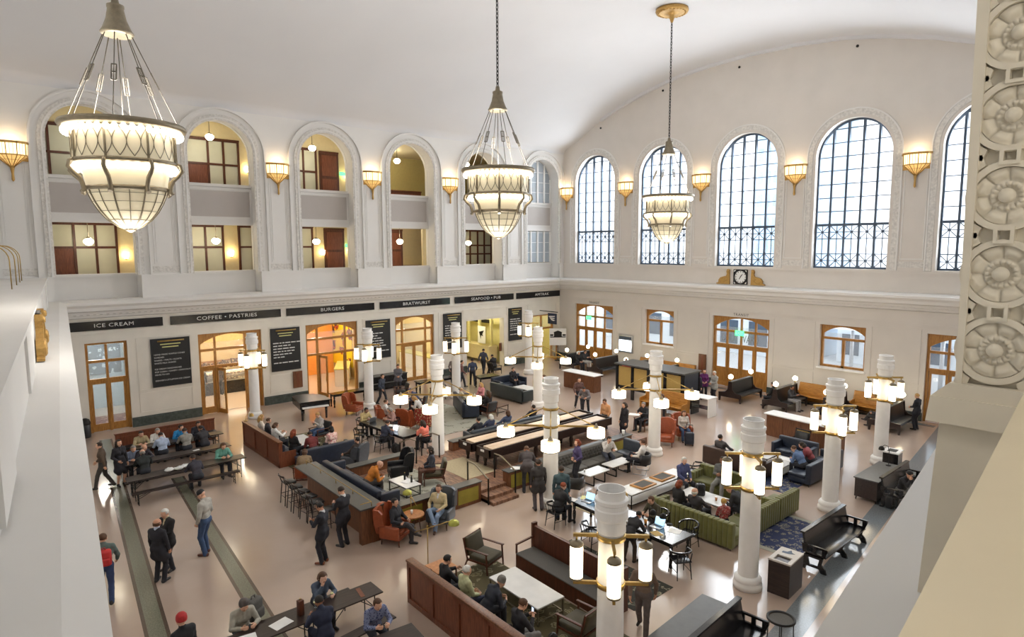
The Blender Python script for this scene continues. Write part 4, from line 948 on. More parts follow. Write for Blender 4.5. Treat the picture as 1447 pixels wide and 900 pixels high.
def lantern_column(loc, lab, rot=45, H=4.4):
    t = thing('lantern_column', lab, 'column', (loc[0], loc[1], 0), rot, 'columns with cylinder lanterns'); col_body(t, H)
    for z in (3.52, 2.62):
        mb = MB(); mb.lathe([(0.235, -0.045), (0.262, -0.045), (0.262, 0.045), (0.235, 0.045)], (0, 0, z), n=32, capb=False, capt=False)
        for k in range(4):
            a = k * PI / 2; c, s = math.cos(a), math.sin(a); mb.beam((0.25 * c, 0.25 * s, z), (0.68 * c, 0.68 * s, z), 0.05, 0.06); mb.cyl((0.62 * c, 0.62 * s, z - (0.12 if z > 3 else -0.0)), (0.62 * c, 0.62 * s, z + (0 if z > 3 else 0.1)), 0.02, n=6)
        mb.build('ring', 'brass', t)
    for k in range(4):
        a = k * PI / 2; c, s = 0.62 * math.cos(a), 0.62 * math.sin(a)
        mb = MB(); mb.lathe([(0.115, 2.72), (0.118, 2.9), (0.118, 3.25), (0.115, 3.33)], (c, s, 0), n=20); l = mb.build('lantern', 'lampcyl', t)
        mb = MB(); mb.lathe([(0.125, 3.32), (0.125, 3.36), (0.09, 3.4), (0.03, 3.42)], (c, s, 0), n=20); mb.lathe([(0.12, 2.69), (0.12, 2.725)], (c, s, 0), n=20); mb.build('lantern_cap', 'bronze', l)
    return t
LC = [((28.04, -27.11), 'nearest white column with four lit cylinder lanterns'), ((27.42, -20.92), 'white lantern column beside the dark recycling bin'), ((26.77, -14.42), 'white lantern column behind the blue patterned rug'), ((26.20, -8.30), 'white lantern column farthest right before the far wall'),
      ((2.23, -24.55), 'white lantern column before the bakery doors'), ((4.48, -19.24), 'white lantern column before the burger bar menu'), ((5.67, -14.25), 'white lantern column left of the yellow passage'), ((3.27, -6.34), 'white lantern column below the hanging navy sign')]
for l, lab in LC: lantern_column(l, lab)
def pendant_column(loc, lab, H=4.4, rot=45):
    t = thing('pendant_column', lab, 'column', (loc[0], loc[1], 0), rot, 'columns with drum pendants'); col_body(t, H)
    za, zc, L = 2.78, 3.38, 1.5
    mb = MB()
    for z in (za, zc): mb.lathe([(0.235, -0.04), (0.26, -0.04), (0.26, 0.04), (0.235, 0.04)], (0, 0, z), n=32, capb=False, capt=False)
    mb.build('ring', 'brass', t)
    for k in range(4):
        a = k * PI / 2; c, s = math.cos(a), math.sin(a)
        mb = MB(); mb.beam((0.25 * c, 0.25 * s, za), (L * c, L * s, za), 0.05, 0.06); mb.cyl((0.25 * c, 0.25 * s, zc), ((L - .08) * c, (L - .08) * s, za + 0.03), 0.018, n=6); ar = mb.build('arm', 'brass', t)
        mb = MB(); x, y = L * c, L * s
        mb.lathe([(0.27, -0.36), (0.29, -0.35), (0.29, -0.08), (0.27, -0.07), (0.0, -0.1)], (x, y, za), n=24); sh = mb.build('drum_shade', 'lamp', t)
        mb = MB(); mb.lathe([(0.12, -0.08), (0.08, 0.0), (0.04, 0.04), (0.02, 0.1)], (x, y, za), n=14)
        for z in (-0.36, -0.08): mb.lathe([(0.29, -0.012), (0.3, -0.012), (0.3, 0.012), (0.29, 0.012)], (x, y, za + z), n=24, capb=False, capt=False)
        for j in range(8): b = j * PI / 4; mb.beam((x + 0.297 * math.cos(b), y + 0.297 * math.sin(b), za - 0.36), (x + 0.297 * math.cos(b), y + 0.297 * math.sin(b), za - 0.08), 0.012)
        mb.build('shade_frame', 'bronze', sh)
    return t
for l, lab in (((14.16, -21.37), 'white column with drum pendants left of the shuffleboard tables'), ((20.42, -21.12), 'white column with drum pendants beside the man in the teal jacket'), ((19.48, -14.09), 'white column with drum pendants beside the cognac wing chair'), ((10.40, -12.21), 'white column with drum pendants behind the shuffleboard tables')): pendant_column(l, lab)

# ------------------------------------------------------------------ furniture builders (local +y is the way a seat faces)
def trestle(name, lab, cat, a, b, w, h, grp, matn='dark'):
    a = Vector((a[0], a[1])); b = Vector((b[0], b[1])); L = (b - a).length; c = (a + b) / 2; ang = math.degrees(math.atan2((b - a).y, (b - a).x))
    t = thing(name, lab, cat, (c.x, c.y, 0), ang, grp)
    mb = MB(); mb.rbox((-L / 2, -w / 2, h - 0.035), (L / 2, w / 2, h), 0.008, smooth=False); mb.build('tabletop' if h > 0.6 else 'seat', matn, t)
    for s in (-1, 1):
        x = s * (L / 2 - 0.2); q = w / 2 - 0.05; mb = MB()
        for yy in (-q, q): mb.cyl((x, yy, 0), (x, yy, h - 0.035), 0.014, n=6)
        for z in (0.12, h * 0.55, h - 0.06): mb.cyl((x, -q, z), (x, q, z), 0.011, n=6)
        mb.cyl((x, -q, h * 0.55), (x - s * 0.4, -q * 0.6, h - 0.04), 0.01, n=5); mb.cyl((x, q, h * 0.55), (x - s * 0.4, q * 0.6, h - 0.04), 0.01, n=5)
        mb.build('leg_frame', 'blackm', t)
    return t
def sofa(name, lab, loc, rz, L, D, m, hb=0.82, hs=0.43, arms=(1, 1), style='plain', legm='dark', grp=None, bt=0.2, at=0.16, cat='sofa', ah=None, mseat=None, z=0):
    t = thing(name, lab, cat, (loc[0], loc[1], z), rz, grp)
    x0 = -L / 2 + (at if arms[0] else 0); x1 = L / 2 - (at if arms[1] else 0); ah = ah or hb - 0.14
    mb = MB(); mb.rbox((-L / 2 + 0.02, -D / 2 + 0.02, 0.1), (L / 2 - 0.02, D / 2 - 0.03, hs - 0.13), 0.02); mb.build('base', m, t)
    n = max(1, round((x1 - x0) / 0.75)); w = (x1 - x0) / n
    for i in range(n): mb = MB(); mb.rbox((x0 + i * w + 0.005, -D / 2 + bt, hs - 0.13), (x0 + (i + 1) * w - 0.005, D / 2, hs), 0.04, seg=3); mb.build('seat_cushion', mseat or m, t)
    mb = MB()
    if style == 'channel':
        k = int((x1 - x0 + 0.3) / 0.16); w2 = L / k
        for i in range(k): mb.rbox((-L / 2 + i * w2, -D / 2 - 0.02, 0.08), (-L / 2 + (i + 1) * w2, -D / 2 + bt, hb), 0.035, seg=3)
    else: mb.rbox((x0 if not arms[0] else -L / 2, -D / 2, 0.1), (x1 if not arms[1] else L / 2, -D / 2 + bt, hb), 0.05, seg=3)
    if style == 'tuft':
        for r in range(3):
            for i in range(int((x1 - x0) / 0.17)): mb.ell((x0 + 0.1 + i * 0.17 + 0.08 * (r % 2), -D / 2 + bt - 0.005, hs + 0.08 + r * 0.12), (0.085, 0.03, 0.06), 8, 6)
    mb.build('backrest', m, t)
    for s, on in ((-1, arms[0]), (1, arms[1])):
        if not on: continue
        mb = MB(); xa, xb = (-L / 2, -L / 2 + at) if s < 0 else (L / 2 - at, L / 2)
        if style == 'channel':
            k = max(2, int(D / 0.16)); w2 = D / k
            for i in range(k): mb.rbox((xa - 0.01, -D / 2 + i * w2, 0.08), (xb + 0.01, -D / 2 + (i + 1) * w2, ah), 0.03, seg=2)
        else: mb.rbox((xa, -D / 2 + 0.02, 0.1), (xb, D / 2, ah), 0.04, seg=3)
        mb.build('arm', m, t)
    for sx in (-1, 1):
        for sy in (-1, 1): mb = MB(); mb.cyl((sx * (L / 2 - 0.08), sy * (D / 2 - 0.08), 0), (sx * (L / 2 - 0.09), sy * (D / 2 - 0.09), 0.12), 0.018, 0.026, 8); mb.build('leg', legm, t)
    return t
def wing_chair(lab, loc, rz, m, legm='mahog', grp=None, z=0):
    t = thing('wing_chair', lab, 'armchair', (loc[0], loc[1], z), rz, grp)
    mb = MB(); mb.rbox((-0.33, -0.3, 0.2), (0.33, 0.36, 0.34), 0.03); mb.rbox((-0.28, -0.22, 0.34), (0.28, 0.36, 0.45), 0.04, seg=3); mb.build('seat', m, t)
    pf = [(-0.3, 0.3), (-0.36, 0.6), (-0.36, 0.85), (-0.33, 1.02), (-0.2, 1.1), (0, 1.13), (0.2, 1.1), (0.33, 1.02), (0.36, 0.85), (0.36, 0.6), (0.3, 0.3)]
    mb = MB(); mb.prism(pf, (0, -0.3, 0), (1, 0, 0), (0, -0.12, 0.99), (0, -0.12, 0)); mb.build('backrest', m, t)
    for s in (-1, 1):
        mb = MB(); mb.prism([(-0.38, 0.55), (-0.1, 0.62), (-0.18, 0.95), (-0.3, 1.05), (-0.46, 1.05)], (s * 0.34, 0, 0), (0, 1, 0), (0, 0, 1), (s * 0.07, 0, 0)); mb.build('wing', m, t)
        mb = MB(); mb.rbox((s * 0.27, -0.32, 0.2), (s * 0.39, 0.34, 0.6), 0.05, seg=3); mb.build('arm', m, t)
    for sx in (-1, 1):
        for sy in (-1, 1): mb = MB(); mb.cyl((sx * 0.3, sy * 0.3 + 0.02, 0), (sx * 0.29, sy * 0.28 + 0.02, 0.22), 0.016, 0.026, 8); mb.build('leg', legm, t)
    return t
def frame_chair(lab, loc, rz, fm, cm, grp=None, name='lounge_armchair', w=0.66, tall=0.8, z=0):
    """open wooden frame lounge chair with two cushions"""
    t = thing(name, lab, 'armchair', (loc[0], loc[1], z), rz, grp); h = w / 2
    mb = MB(); mb.rbox((-h + 0.05, -0.28, 0.28), (h - 0.05, 0.36, 0.42), 0.04, seg=3); mb.build('seat_cushion', cm, t)
    mb = MB(); mb.rbox((-h + 0.05, -0.07, 0.0), (h - 0.05, 0.07, 0.5), 0.05, seg=3); mb.move(Matrix.Translation((0, -0.3, 0.36)) @ Matrix.Rotation(R(14), 4, 'X')); mb.build('back_cushion', cm, t)
    for s in (-1, 1):
        mb = MB(); x = s * (h - 0.02); mb.beam((x, 0.36, 0), (x, 0.32, 0.58), 0.035); mb.build('leg', fm, t)
        mb = MB(); mb.beam((x, -0.42, 0), (x, -0.3, 0.3), 0.035); mb.beam((x, -0.3, 0.28), (x, -0.44, tall), 0.035); mb.build('leg', fm, t)
        mb = MB(); mb.rbox((x - 0.035, -0.36, 0.57), (x + 0.035, 0.38, 0.6), 0.01); mb.build('arm', fm, t)
        mb = MB(); mb.beam((x, -0.3, 0.29), (x, 0.34, 0.29), 0.03, 0.05); mb.build('side_rail', fm, t)
    mb = MB(); mb.beam((-h, 0.34, 0.26), (h, 0.34, 0.26), 0.03, 0.05); mb.beam((-h, -0.3, 0.26), (h, -0.3, 0.26), 0.03, 0.05); mb.beam((-h, -0.43, tall - 0.03), (h, -0.43, tall - 0.03), 0.03, 0.05); mb.build('crossbar', fm, t)
    return t
def make_study_chair(lab, fm='black'):
    """curved-back desk chair"""
    t = thing('desk_chair', lab, 'chair', (0, 0, 0), 0)
    mb = MB(); mb.rbox((-0.23, -0.22, 0.43), (0.23, 0.23, 0.47), 0.015); mb.build('seat', fm, t)
    for sx in (-1, 1): mb = MB(); mb.cyl((sx * 0.22, 0.23, 0), (sx * 0.2, 0.2, 0.44), 0.014, 0.02, 8); mb.cyl((sx * 0.2, 0.2, 0.44), (sx * 0.25, 0.12, 0.68), 0.016, n=6); mb.build('leg', fm, t)
    for sx in (-1, 1): mb = MB(); mb.cyl((sx * 0.2, -0.27, 0), (sx * 0.18, -0.2, 0.44), 0.014, 0.02, 8); mb.cyl((sx * 0.18, -0.2, 0.44), (sx * 0.2, -0.27, 0.72), 0.016, n=6); mb.build('leg', fm, t)
    mb = MB(); pts = [(0.27 * math.cos(a), -0.02 + 0.27 * math.sin(a), 0.69 + 0.05 * max(0, -math.sin(a))) for a in np.linspace(R(25), R(-205), 19)]
    mb.sweep([(-0.018, -0.018), (0.018, -0.018), (0.018, 0.03), (-0.018, 0.03)], pts)
    for x in (-0.08, 0, 0.08): mb.cyl((x, -0.19, 0.46), (x * 1.1, -0.27, 0.72), 0.01, n=5)
    mb.build('back_rail', fm, t)
    mb = MB(); mb.cyl((-0.2, 0.2, 0.2), (-0.19, -0.25, 0.2), 0.008, n=5); mb.cyl((0.2, 0.2, 0.2), (0.19, -0.25, 0.2), 0.008, n=5); mb.build('stretcher', fm, t)
    return t
def make_stool(lab):
    t = thing('bar_stool', lab, 'stool', (0, 0, 0), 0, 'bar stools along the long counter')
    mb = MB(); mb.rbox((-0.2, -0.19, 0.72), (0.2, 0.2, 0.78), 0.02); mb.build('seat', 'bleather', t)
    for sx in (-1, 1):
        mb = MB(); mb.cyl((sx * 0.2, 0.2, 0), (sx * 0.17, 0.16, 0.73), 0.016, 0.018, 6); mb.build('leg', 'dark', t)
        mb = MB(); mb.cyl((sx * 0.2, -0.24, 0), (sx * 0.17, -0.17, 0.73), 0.016, 0.018, 6); mb.cyl((sx * 0.17, -0.17, 0.73), (sx * 0.19, -0.27, 1.05), 0.018, 0.016, 6); mb.build('leg', 'dark', t)
    mb = MB(); mb.tube([(-0.2, -0.24, 1.0), (-0.1, -0.3, 1.02), (0.1, -0.3, 1.02), (0.2, -0.24, 1.0)], 0.03, 6); mb.build('backrest', 'dark', t)
    mb = MB()
    for y in (0.18, -0.21): mb.cyl((-0.19, y, 0.28), (0.19, y, 0.28), 0.011, n=5)
    for x in (-0.19, 0.19): mb.cyl((x, 0.18, 0.34), (x, -0.21, 0.34), 0.011, n=5)
    mb.build('footrest', 'dark', t)
    return t
def coffee_table(name, lab, loc, rz, L, W, h, topm='stone', fm='blackm', grp=None, shelf=False, sled=False, z=0):
    t = thing(name, lab, 'table', (loc[0], loc[1], z), rz, grp)
    mb = MB(); mb.rbox((-L / 2, -W / 2, h - 0.035), (L / 2, W / 2, h), 0.008, smooth=False); mb.build('tabletop', topm, t)
    x, y = L / 2 - (0.25 if sled else 0.03), W / 2 - 0.03
    if sled:
        for s in (-1, 1): mb = MB(); mb.beam((s * x, -y, 0.02), (s * x, y, 0.02), 0.035); mb.beam((s * x, -y, 0.02), (s * x, -y, h - 0.03), 0.035); mb.beam((s * x, y, 0.02), (s * x, y, h - 0.03), 0.035); mb.build('leg_frame', fm, t)
    else:
        for sx in (-1, 1):
            for sy in (-1, 1): mb = MB(); mb.beam((sx * x, sy * y, 0), (sx * x, sy * y, h - 0.03), 0.03); mb.build('leg', fm, t)
        mb = MB()
        for z_ in ((h - 0.05, 0.1) if not shelf else (h - 0.05, 0.14)):
            for s in (-1, 1): mb.beam((-x, s * y, z_), (x, s * y, z_), 0.025); mb.beam((s * x, -y, z_), (s * x, y, z_), 0.025)
        mb.build('rail', fm, t)
        if shelf: mb = MB(); mb.box((-x, -y, 0.15), (x, y, 0.17)); mb.build('shelf', topm, t)
    return t
def library_table(lab, loc, rz, L, W, grp=None):
    t = thing('library_table', lab, 'table', (loc[0], loc[1], 0), rz, grp)
    mb = MB(); mb.rbox((-L / 2, -W / 2, 0.71), (L / 2, W / 2, 0.75), 0.01, smooth=False); mb.build('tabletop', 'black', t)
    mb = MB(); mb.box((-L / 2 + 0.08, -W / 2 + 0.08, 0.6), (L / 2 - 0.08, -W / 2 + 0.11, 0.71)); mb.box((-L / 2 + 0.08, W / 2 - 0.11, 0.6), (L / 2 - 0.08, W / 2 - 0.08, 0.71)); mb.box((-L / 2 + 0.08, -W / 2 + 0.1, 0.6), (-L / 2 + 0.11, W / 2 - 0.1, 0.71)); mb.box((L / 2 - 0.11, -W / 2 + 0.1, 0.6), (L / 2 - 0.08, W / 2 - 0.1, 0.71)); mb.build('apron', 'black', t)
    for sx in (-1, 1):
        for sy in (-1, 1):
            mb = MB(); mb.lathe([(0.03, 0), (0.05, 0.03), (0.04, 0.08), (0.03, 0.12), (0.045, 0.2), (0.055, 0.3), (0.05, 0.4), (0.03, 0.46), (0.05, 0.5), (0.045, 0.54), (0.05, 0.56), (0.05, 0.7)], (sx * (L / 2 - 0.1), sy * (W / 2 - 0.1), 0), n=12); mb.build('leg', 'black', t)
    return t
def station_bench(lab, loc, rz, L, globes=True):
    """double-sided high-backed waiting bench with lamp globes; long axis local y"""
    t = thing('station_bench', lab, 'bench', (loc[0], loc[1], 0), rz, 'double waiting benches with globe lamps'); h = L / 2
    for s in (-1, 1):
        mb = MB(); mb.prism([(0.06, 0.3), (0.14, 0.45), (0.62, 0.47), (0.66, 0.42), (0.62, 0.36), (0.06, 0.3)][:-1], (0, -h + 0.05, 0), (s, 0, 0), (0, 0, 1), (0, L - 0.1, 0)); mb.build('seat', 'bleather', t)
        mb = MB(); mb.prism([(0.02, 0.45), (0.16, 0.45), (0.06, 1.12), (0.02, 1.12)], (0, -h + 0.05, 0), (s, 0, 0), (0, 0, 1), (0, L - 0.1, 0)); mb.build('backrest', 'bleather', t)
    for e in (-1, 1):
        mb = MB(); pr = [(-0.68, 0.0), (-0.6, 0.0), (-0.56, 0.26), (0.56, 0.26), (0.6, 0.0), (0.68, 0.0), (0.7, 0.5), (0.3, 0.55), (0.15, 0.7), (0.1, 1.16), (-0.1, 1.16), (-0.15, 0.7), (-0.3, 0.55), (-0.7, 0.5)]
        mb.prism(pr, (0, e * h - 0.03, 0), (1, 0, 0), (0, 0, 1), (0, 0.06, 0)); mb.build('end_panel', 'dark', t)
        if globes:
            mb = MB(); mb.cyl((0, e * (h - 0.04), 1.14), (0, e * (h - 0.04), 1.3), 0.025, n=8); mb.lathe([(0.06, 1.28), (0.07, 1.32)], (0, e * (h - 0.04), 0), n=10); p = mb.build('lamp_post', 'brass', t)
            MB().ell((0, e * (h - 0.04), 1.44), (0.13, 0.13, 0.13), 16, 10).build('lamp_globe', 'globe', p)
    mb = MB(); mb.box((-0.1, -h + 0.02, 1.12), (0.1, h - 0.02, 1.17)); mb.build('top_rail', 'greytop', t)
    return t
def pew(lab, loc, rz, L):
    """slatted dark pew with cut-out arm panels; faces +y, long axis x"""
    t = thing('wooden_pew', lab, 'bench', (loc[0], loc[1], 0), rz, 'dark pews along the right aisle'); h = L / 2
    mb = MB(); mb.rbox((-h + 0.04, -0.2, 0.42), (h - 0.04, 0.3, 0.46), 0.012); mb.build('seat', 'black', t)
    mb = MB(); mb.prism([(-0.24, 0.4), (-0.18, 0.4), (-0.3, 0.98), (-0.36, 0.98)], (-h + 0.04, 0, 0), (0, 1, 0), (0, 0, 1), (L - 0.08, 0, 0)); mb.box((-h + .02, -0.4, 0.95), (h - .02, -0.28, 1.0)); mb.build('backrest', 'black', t)
    for s in (-1, 0, 1):
        mb = MB(); pr = [(-0.34, 0), (-0.22, 0), (-0.18, 0.1), (0.14, 0.1), (0.2, 0), (0.34, 0), (0.3, 0.14), (0.2, 0.24), (0.24, 0.42), (-0.26, 0.42), (-0.3, 0.2)]
        hl = [[(-0.12, 0.16), (0.1, 0.16), (0.14, 0.36), (-0.16, 0.36)]]
        mb.prism(pr, (s * (h - 0.03) - 0.025, 0, 0), (0, 1, 0), (0, 0, 1), (0.05, 0, 0), 0, hl); mb.build('leg', 'black', t)
        if s:
            mb = MB(); mb.prism([(-0.3, 0.46), (0.28, 0.46), (0.34, 0.62), (0.34, 0.7), (-0.34, 0.7)], (s * (h - 0.03) - 0.025, 0, 0), (0, 1, 0), (0, 0, 1), (0.05, 0, 0), 0, [[(-0.2, 0.5), (-0.04, 0.5), (-0.04, 0.65), (-0.2, 0.65)], [(0.05, 0.5), (0.2, 0.5), (0.2, 0.65), (0.05, 0.65)]]); mb.build('arm', 'black', t)
    return t
def oak_bench(lab, loc, rz, L):
    t = thing('oak_bench', lab, 'bench', (loc[0], loc[1], 0), rz, 'golden oak benches along the far wall'); h = L / 2
    mb = MB(); mb.rbox((-h, -0.2, 0.4), (h, 0.3, 0.46), 0.015); mb.build('seat', 'oakh', t)
    mb = MB(); mb.prism([(-0.26, 0.1), (-0.2, 0.4), (-0.2, 0.5), (-0.3, 1.05), (-0.36, 1.1), (-0.4, 1.05), (-0.34, 0.5)], (-h, 0, 0), (0, 1, 0), (0, 0, 1), (L, 0, 0)); mb.build('backrest', 'oakh', t)
    for s in (-1, 1): mb = MB(); mb.prism([(-0.4, 0), (0.28, 0), (0.34, 0.55), (0.3, 0.62), (-0.16, 0.66), (-0.32, 1.1), (-0.42, 1.1)], (s * h - 0.03, 0, 0), (0, 1, 0), (0, 0, 1), (0.06, 0, 0)); mb.build('end_panel', 'oakh', t)
    return t
def railing(lab, a, b, za, zb, grp='black handrails at the platform steps'):
    """post at a and b joined by a rail"""
    t = thing('handrail', lab, 'railing', (a[0], a[1], 0), 0, grp); d = Vector((b[0] - a[0], b[1] - a[1], 0))
    for nm, p, z0, z1 in (('post', Vector((0, 0, 0)), za, za + 0.92), ('post', d, zb, zb + 0.92)): mb = MB(); mb.beam(p + Vector((0, 0, z0)), p + Vector((0, 0, z1)), 0.04); mb.build(nm, 'blackm', t)
    mb = MB(); m1 = d * 0.35; mb.beam((0, 0, za + 0.9), m1 + Vector((0, 0, za + 0.9)), 0.045, 0.03); mb.beam(m1 + Vector((0, 0, za + 0.9)), d + Vector((0, 0, zb + 0.9)), 0.045, 0.03); mb.build('rail', 'bronze', t)
    return t
def rug(lab, x0, y0, x1, y1, m, z=0.0, fringe=None):
    mb = MB(); mb.rbox((x0, y0, z), (x1, y1, z + 0.012), 0.004, smooth=False)
    if fringe: mb.box((x0 + 0.18, y0 + 0.18, z + 0.012), (x1 - 0.18, y1 - 0.18, z + 0.014), 1)
    o = mb.build('area_rug', [fringe or m, m] if fringe else m); tag(o, lab, 'rug'); return o
M['rugblue'] = pattern('blue_rug', [(46, 56, 92), (46, 56, 92), (178, 172, 150), (50, 60, 96), (160, 156, 138), (50, 60, 96)], 5.0)
M['ruggrey'] = pattern('grey_rug', [(150, 150, 138), (124, 122, 108), (166, 164, 150)], 2.5)
M['rugolive'] = pattern('olive_rug', [(140, 132, 96), (96, 88, 60), (150, 142, 112), (84, 76, 50)], 3.5)
M['rugcream'] = mat('cream_rug', (176, 164, 136), 0.95, var=0.08, scale=14)
M['rugdark'] = pattern('dark_rug', [(70, 68, 54), (44, 44, 38), (150, 146, 124), (50, 50, 44)], 4.5)
# small things ------------------------------------------------------------
def laptop(lab, loc, rz, z=0.75, screen='laptop', body='chrome'):
    t = thing('laptop', lab, 'laptop', (loc[0], loc[1], z), rz, 'laptops on the tables')   # user at -y, screen faces -y
    mb = MB(); mb.rbox((-0.17, -0.12, 0), (0.17, 0.12, 0.016), 0.005); mb.box((-0.14, -0.01, 0.016), (0.14, 0.09, 0.018), 1); mb.build('keyboard_base', [body, 'blackm'], t)
    mb = MB(); mx = Matrix.Translation((0, 0.12, 0.012)) @ Matrix.Rotation(R(-18), 4, 'X'); mb.rbox((-0.17, 0.0, 0), (0.17, 0.01, 0.23), 0.004); mb.move(mx); l = mb.build('lid', body, t)
    mb = MB(); mb.box((-0.155, -0.003, 0.015), (0.155, -0.001, 0.218)); mb.move(mx); mb.build('screen', screen, l); return t
def paper(lab, loc, rz, z=0.75, s=(0.21, 0.3), m='paper', grp='papers on the tables'):
    o = MB().box((-s[0] / 2, -s[1] / 2, 0), (s[0] / 2, s[1] / 2, 0.006)).build('paper_sheet', m); o.location = (loc[0], loc[1], z); o.rotation_euler = (0, 0, R(rz)); return tag(o, lab, 'paper', grp)
def cup(lab, loc, z=0.75, m='paper', s=1.0, lid=True):
    t = thing('drink_cup', lab, 'cup', (loc[0], loc[1], z), 0, 'cups on the tables'); mb = MB(); mb.lathe([(0.03 * s, 0), (0.042 * s, 0.12 * s)], n=14); mb.build('cup', m, t)
    if lid: MB().lathe([(0.044 * s, 0.118 * s), (0.044 * s, 0.13 * s), (0.03 * s, 0.135 * s)], n=14).build('lid', 'paper', t)
    return t
def bottle(lab, loc, z=0.75, m='bleather', h=0.26):
    t = thing('bottle', lab, 'bottle', (loc[0], loc[1], z), 0, 'bottles on the tables'); MB().lathe([(0.034, 0), (0.036, 0.02), (0.036, h * 0.55), (0.014, h * 0.75), (0.013, h * 0.92)], n=14).build('body', m, t); MB().lathe([(0.016, h * 0.92), (0.016, h)], n=10).build('cap', 'brass', t); return t
def bag(lab, loc, rz, m='bleather', s=1.0, z=0):
    t = thing('backpack', lab, 'bag', (loc[0], loc[1], z), rz, 'bags on the floor and seats')
    mb = MB(); mb.rbox((-0.18 * s, -0.12 * s, 0), (0.18 * s, 0.12 * s, 0.44 * s), 0.07 * s, seg=3); mb.build('body', m, t); mb = MB(); mb.rbox((-0.14 * s, 0.1 * s, 0.04 * s), (0.14 * s, 0.17 * s, 0.24 * s), 0.03 * s); mb.build('pocket', m, t)
    mb = MB(); mb.tube([(-0.05 * s, 0, 0.43 * s), (-0.04 * s, 0, 0.5 * s), (0.04 * s, 0, 0.5 * s), (0.05 * s, 0, 0.43 * s)], 0.012 * s, 6); mb.build('handle', m, t)
    for k in (-1, 1): mb = MB(); mb.tube([(k * 0.1 * s, -0.12 * s, 0.4 * s), (k * 0.11 * s, -0.19 * s, 0.28 * s), (k * 0.1 * s, -0.13 * s, 0.06 * s)], 0.015 * s, 6); mb.build('strap', m, t)
    return t
def desk_lamp(lab, loc, rz, z=0.75, h=0.5, m='blackm', lit=True):
    t = thing('desk_lamp', lab, 'lamp', (loc[0], loc[1], z), rz, 'desk lamps'); MB().lathe([(0.09, 0), (0.09, 0.015), (0.02, 0.03)], n=16).build('base', m, t)
    mb = MB(); mb.tube([(0, 0, 0.02), (0, 0, h * 0.7), (0, 0.05, h * 0.95), (0, 0.16, h), (0, 0.24, h * 0.93)], 0.011, 6); mb.build('arm', m, t)
    mb = MB(); mb.lathe([(0.1, -0.1), (0.09, -0.02), (0.04, 0.03), (0.0, 0.04)], (0, 0.26, h * 0.9), n=16, capb=False); s = mb.build('shade', m, t)
    if lit: MB().ell((0, 0.26, h * 0.9 - 0.05), (0.04, 0.04, 0.04), 10, 6).build('bulb', 'globe', s)
    return t

# ------------------------------------------------------------------ left: trestle tables and benches
TG, BG = 'dark trestle tables', 'dark trestle benches'
trestle('trestle_table', 'dark trestle table nearest the ice cream doors, crowd around it', 'table', (6.45, -30.75), (6.45, -27.45), 0.55, 0.75, TG)
trestle('trestle_table', 'middle dark trestle table of the three rows on the left', 'table', (8.45, -31.5), (8.45, -27.75), 0.55, 0.75, TG)
trestle('trestle_table', 'front dark trestle table of the left rows, white food wrappers on it', 'table', (10.38, -31.75), (10.38, -27.8), 0.55, 0.75, TG)
for x, y0, y1, lab in ((5.75, -30.8, -27.4, 'dark bench behind the far left trestle table, against the wood panel'), (7.15, -30.8, -27.5, 'dark bench in front of the far left trestle table'), (7.75, -31.5, -27.8, 'dark bench behind the middle left trestle table'), (9.15, -31.5, -27.8, 'dark bench in front of the middle left trestle table'), (9.72, -31.7, -27.9, 'dark bench behind the front left trestle table'), (11.05, -31.75, -28.2, 'dark bench in front of the front left trestle table')): trestle('trestle_bench', lab, 'bench', (x, y0), (x, y1), 0.26, 0.44, BG)
trestle('trestle_table', 'dark trestle table in the left foreground with a dark menu lying on it', 'table', (22.3, -30.15), (22.3, -28.72), 0.6, 0.75, TG)
trestle('trestle_table', 'dark trestle table at the bottom edge with a brown bottle box and papers', 'table', (22.3, -32.1), (22.3, -30.2), 0.6, 0.75, TG)
trestle('trestle_bench', 'dark bench under the woman resting her chin', 'bench', (21.5, -31.6), (21.5, -29.0), 0.26, 0.44, BG)
trestle('trestle_bench', 'dark bench beside the man in the plaid shirt', 'bench', (23.11, -28.78), (23.35, -31.2), 0.28, 0.44, BG)
trestle('trestle_table', 'dark trestle table at the bottom edge beside the wood settle', 'table', (24.39, -28.93), (24.2, -30.6), 0.6, 0.75, TG)
# wood partition behind the left rows
t = thing('wood_settle', 'long mahogany settle back behind the left trestle tables', 'bench', (4.75, -29.2, 0), -90)
mb = MB(); mb.box((-1.95, -0.12, 0), (1.95, 0, 0.95))
for i in range(5): mb.box((-1.9 + i * 0.77, 0, 0.1), (-1.2 + i * 0.77, 0.015, 0.85))
mb.build('back_panel', 'mahogp', t); MB().rbox((-1.98, -0.16, 0.95), (1.98, 0.03, 1.0), 0.01).build('top_rail', 'mahogp', t); MB().rbox((-1.95, 0.0, 0.38), (1.95, 0.5, 0.46), 0.02).build('seat', 'bleather', t)
t = thing('waste_bin', 'black domed waste bin beside the ice cream doors', 'bin', (0.5, -31.68, 0), 0)
MB().lathe([(0.2, 0), (0.22, 0.04), (0.22, 0.62), (0.2, 0.64)], n=20).build('body', 'bleather', t); MB().lathe([(0.23, 0.62), (0.23, 0.7), (0.18, 0.84), (0.08, 0.9), (0, 0.91)], n=20).build('dome_lid', 'blackm', t)

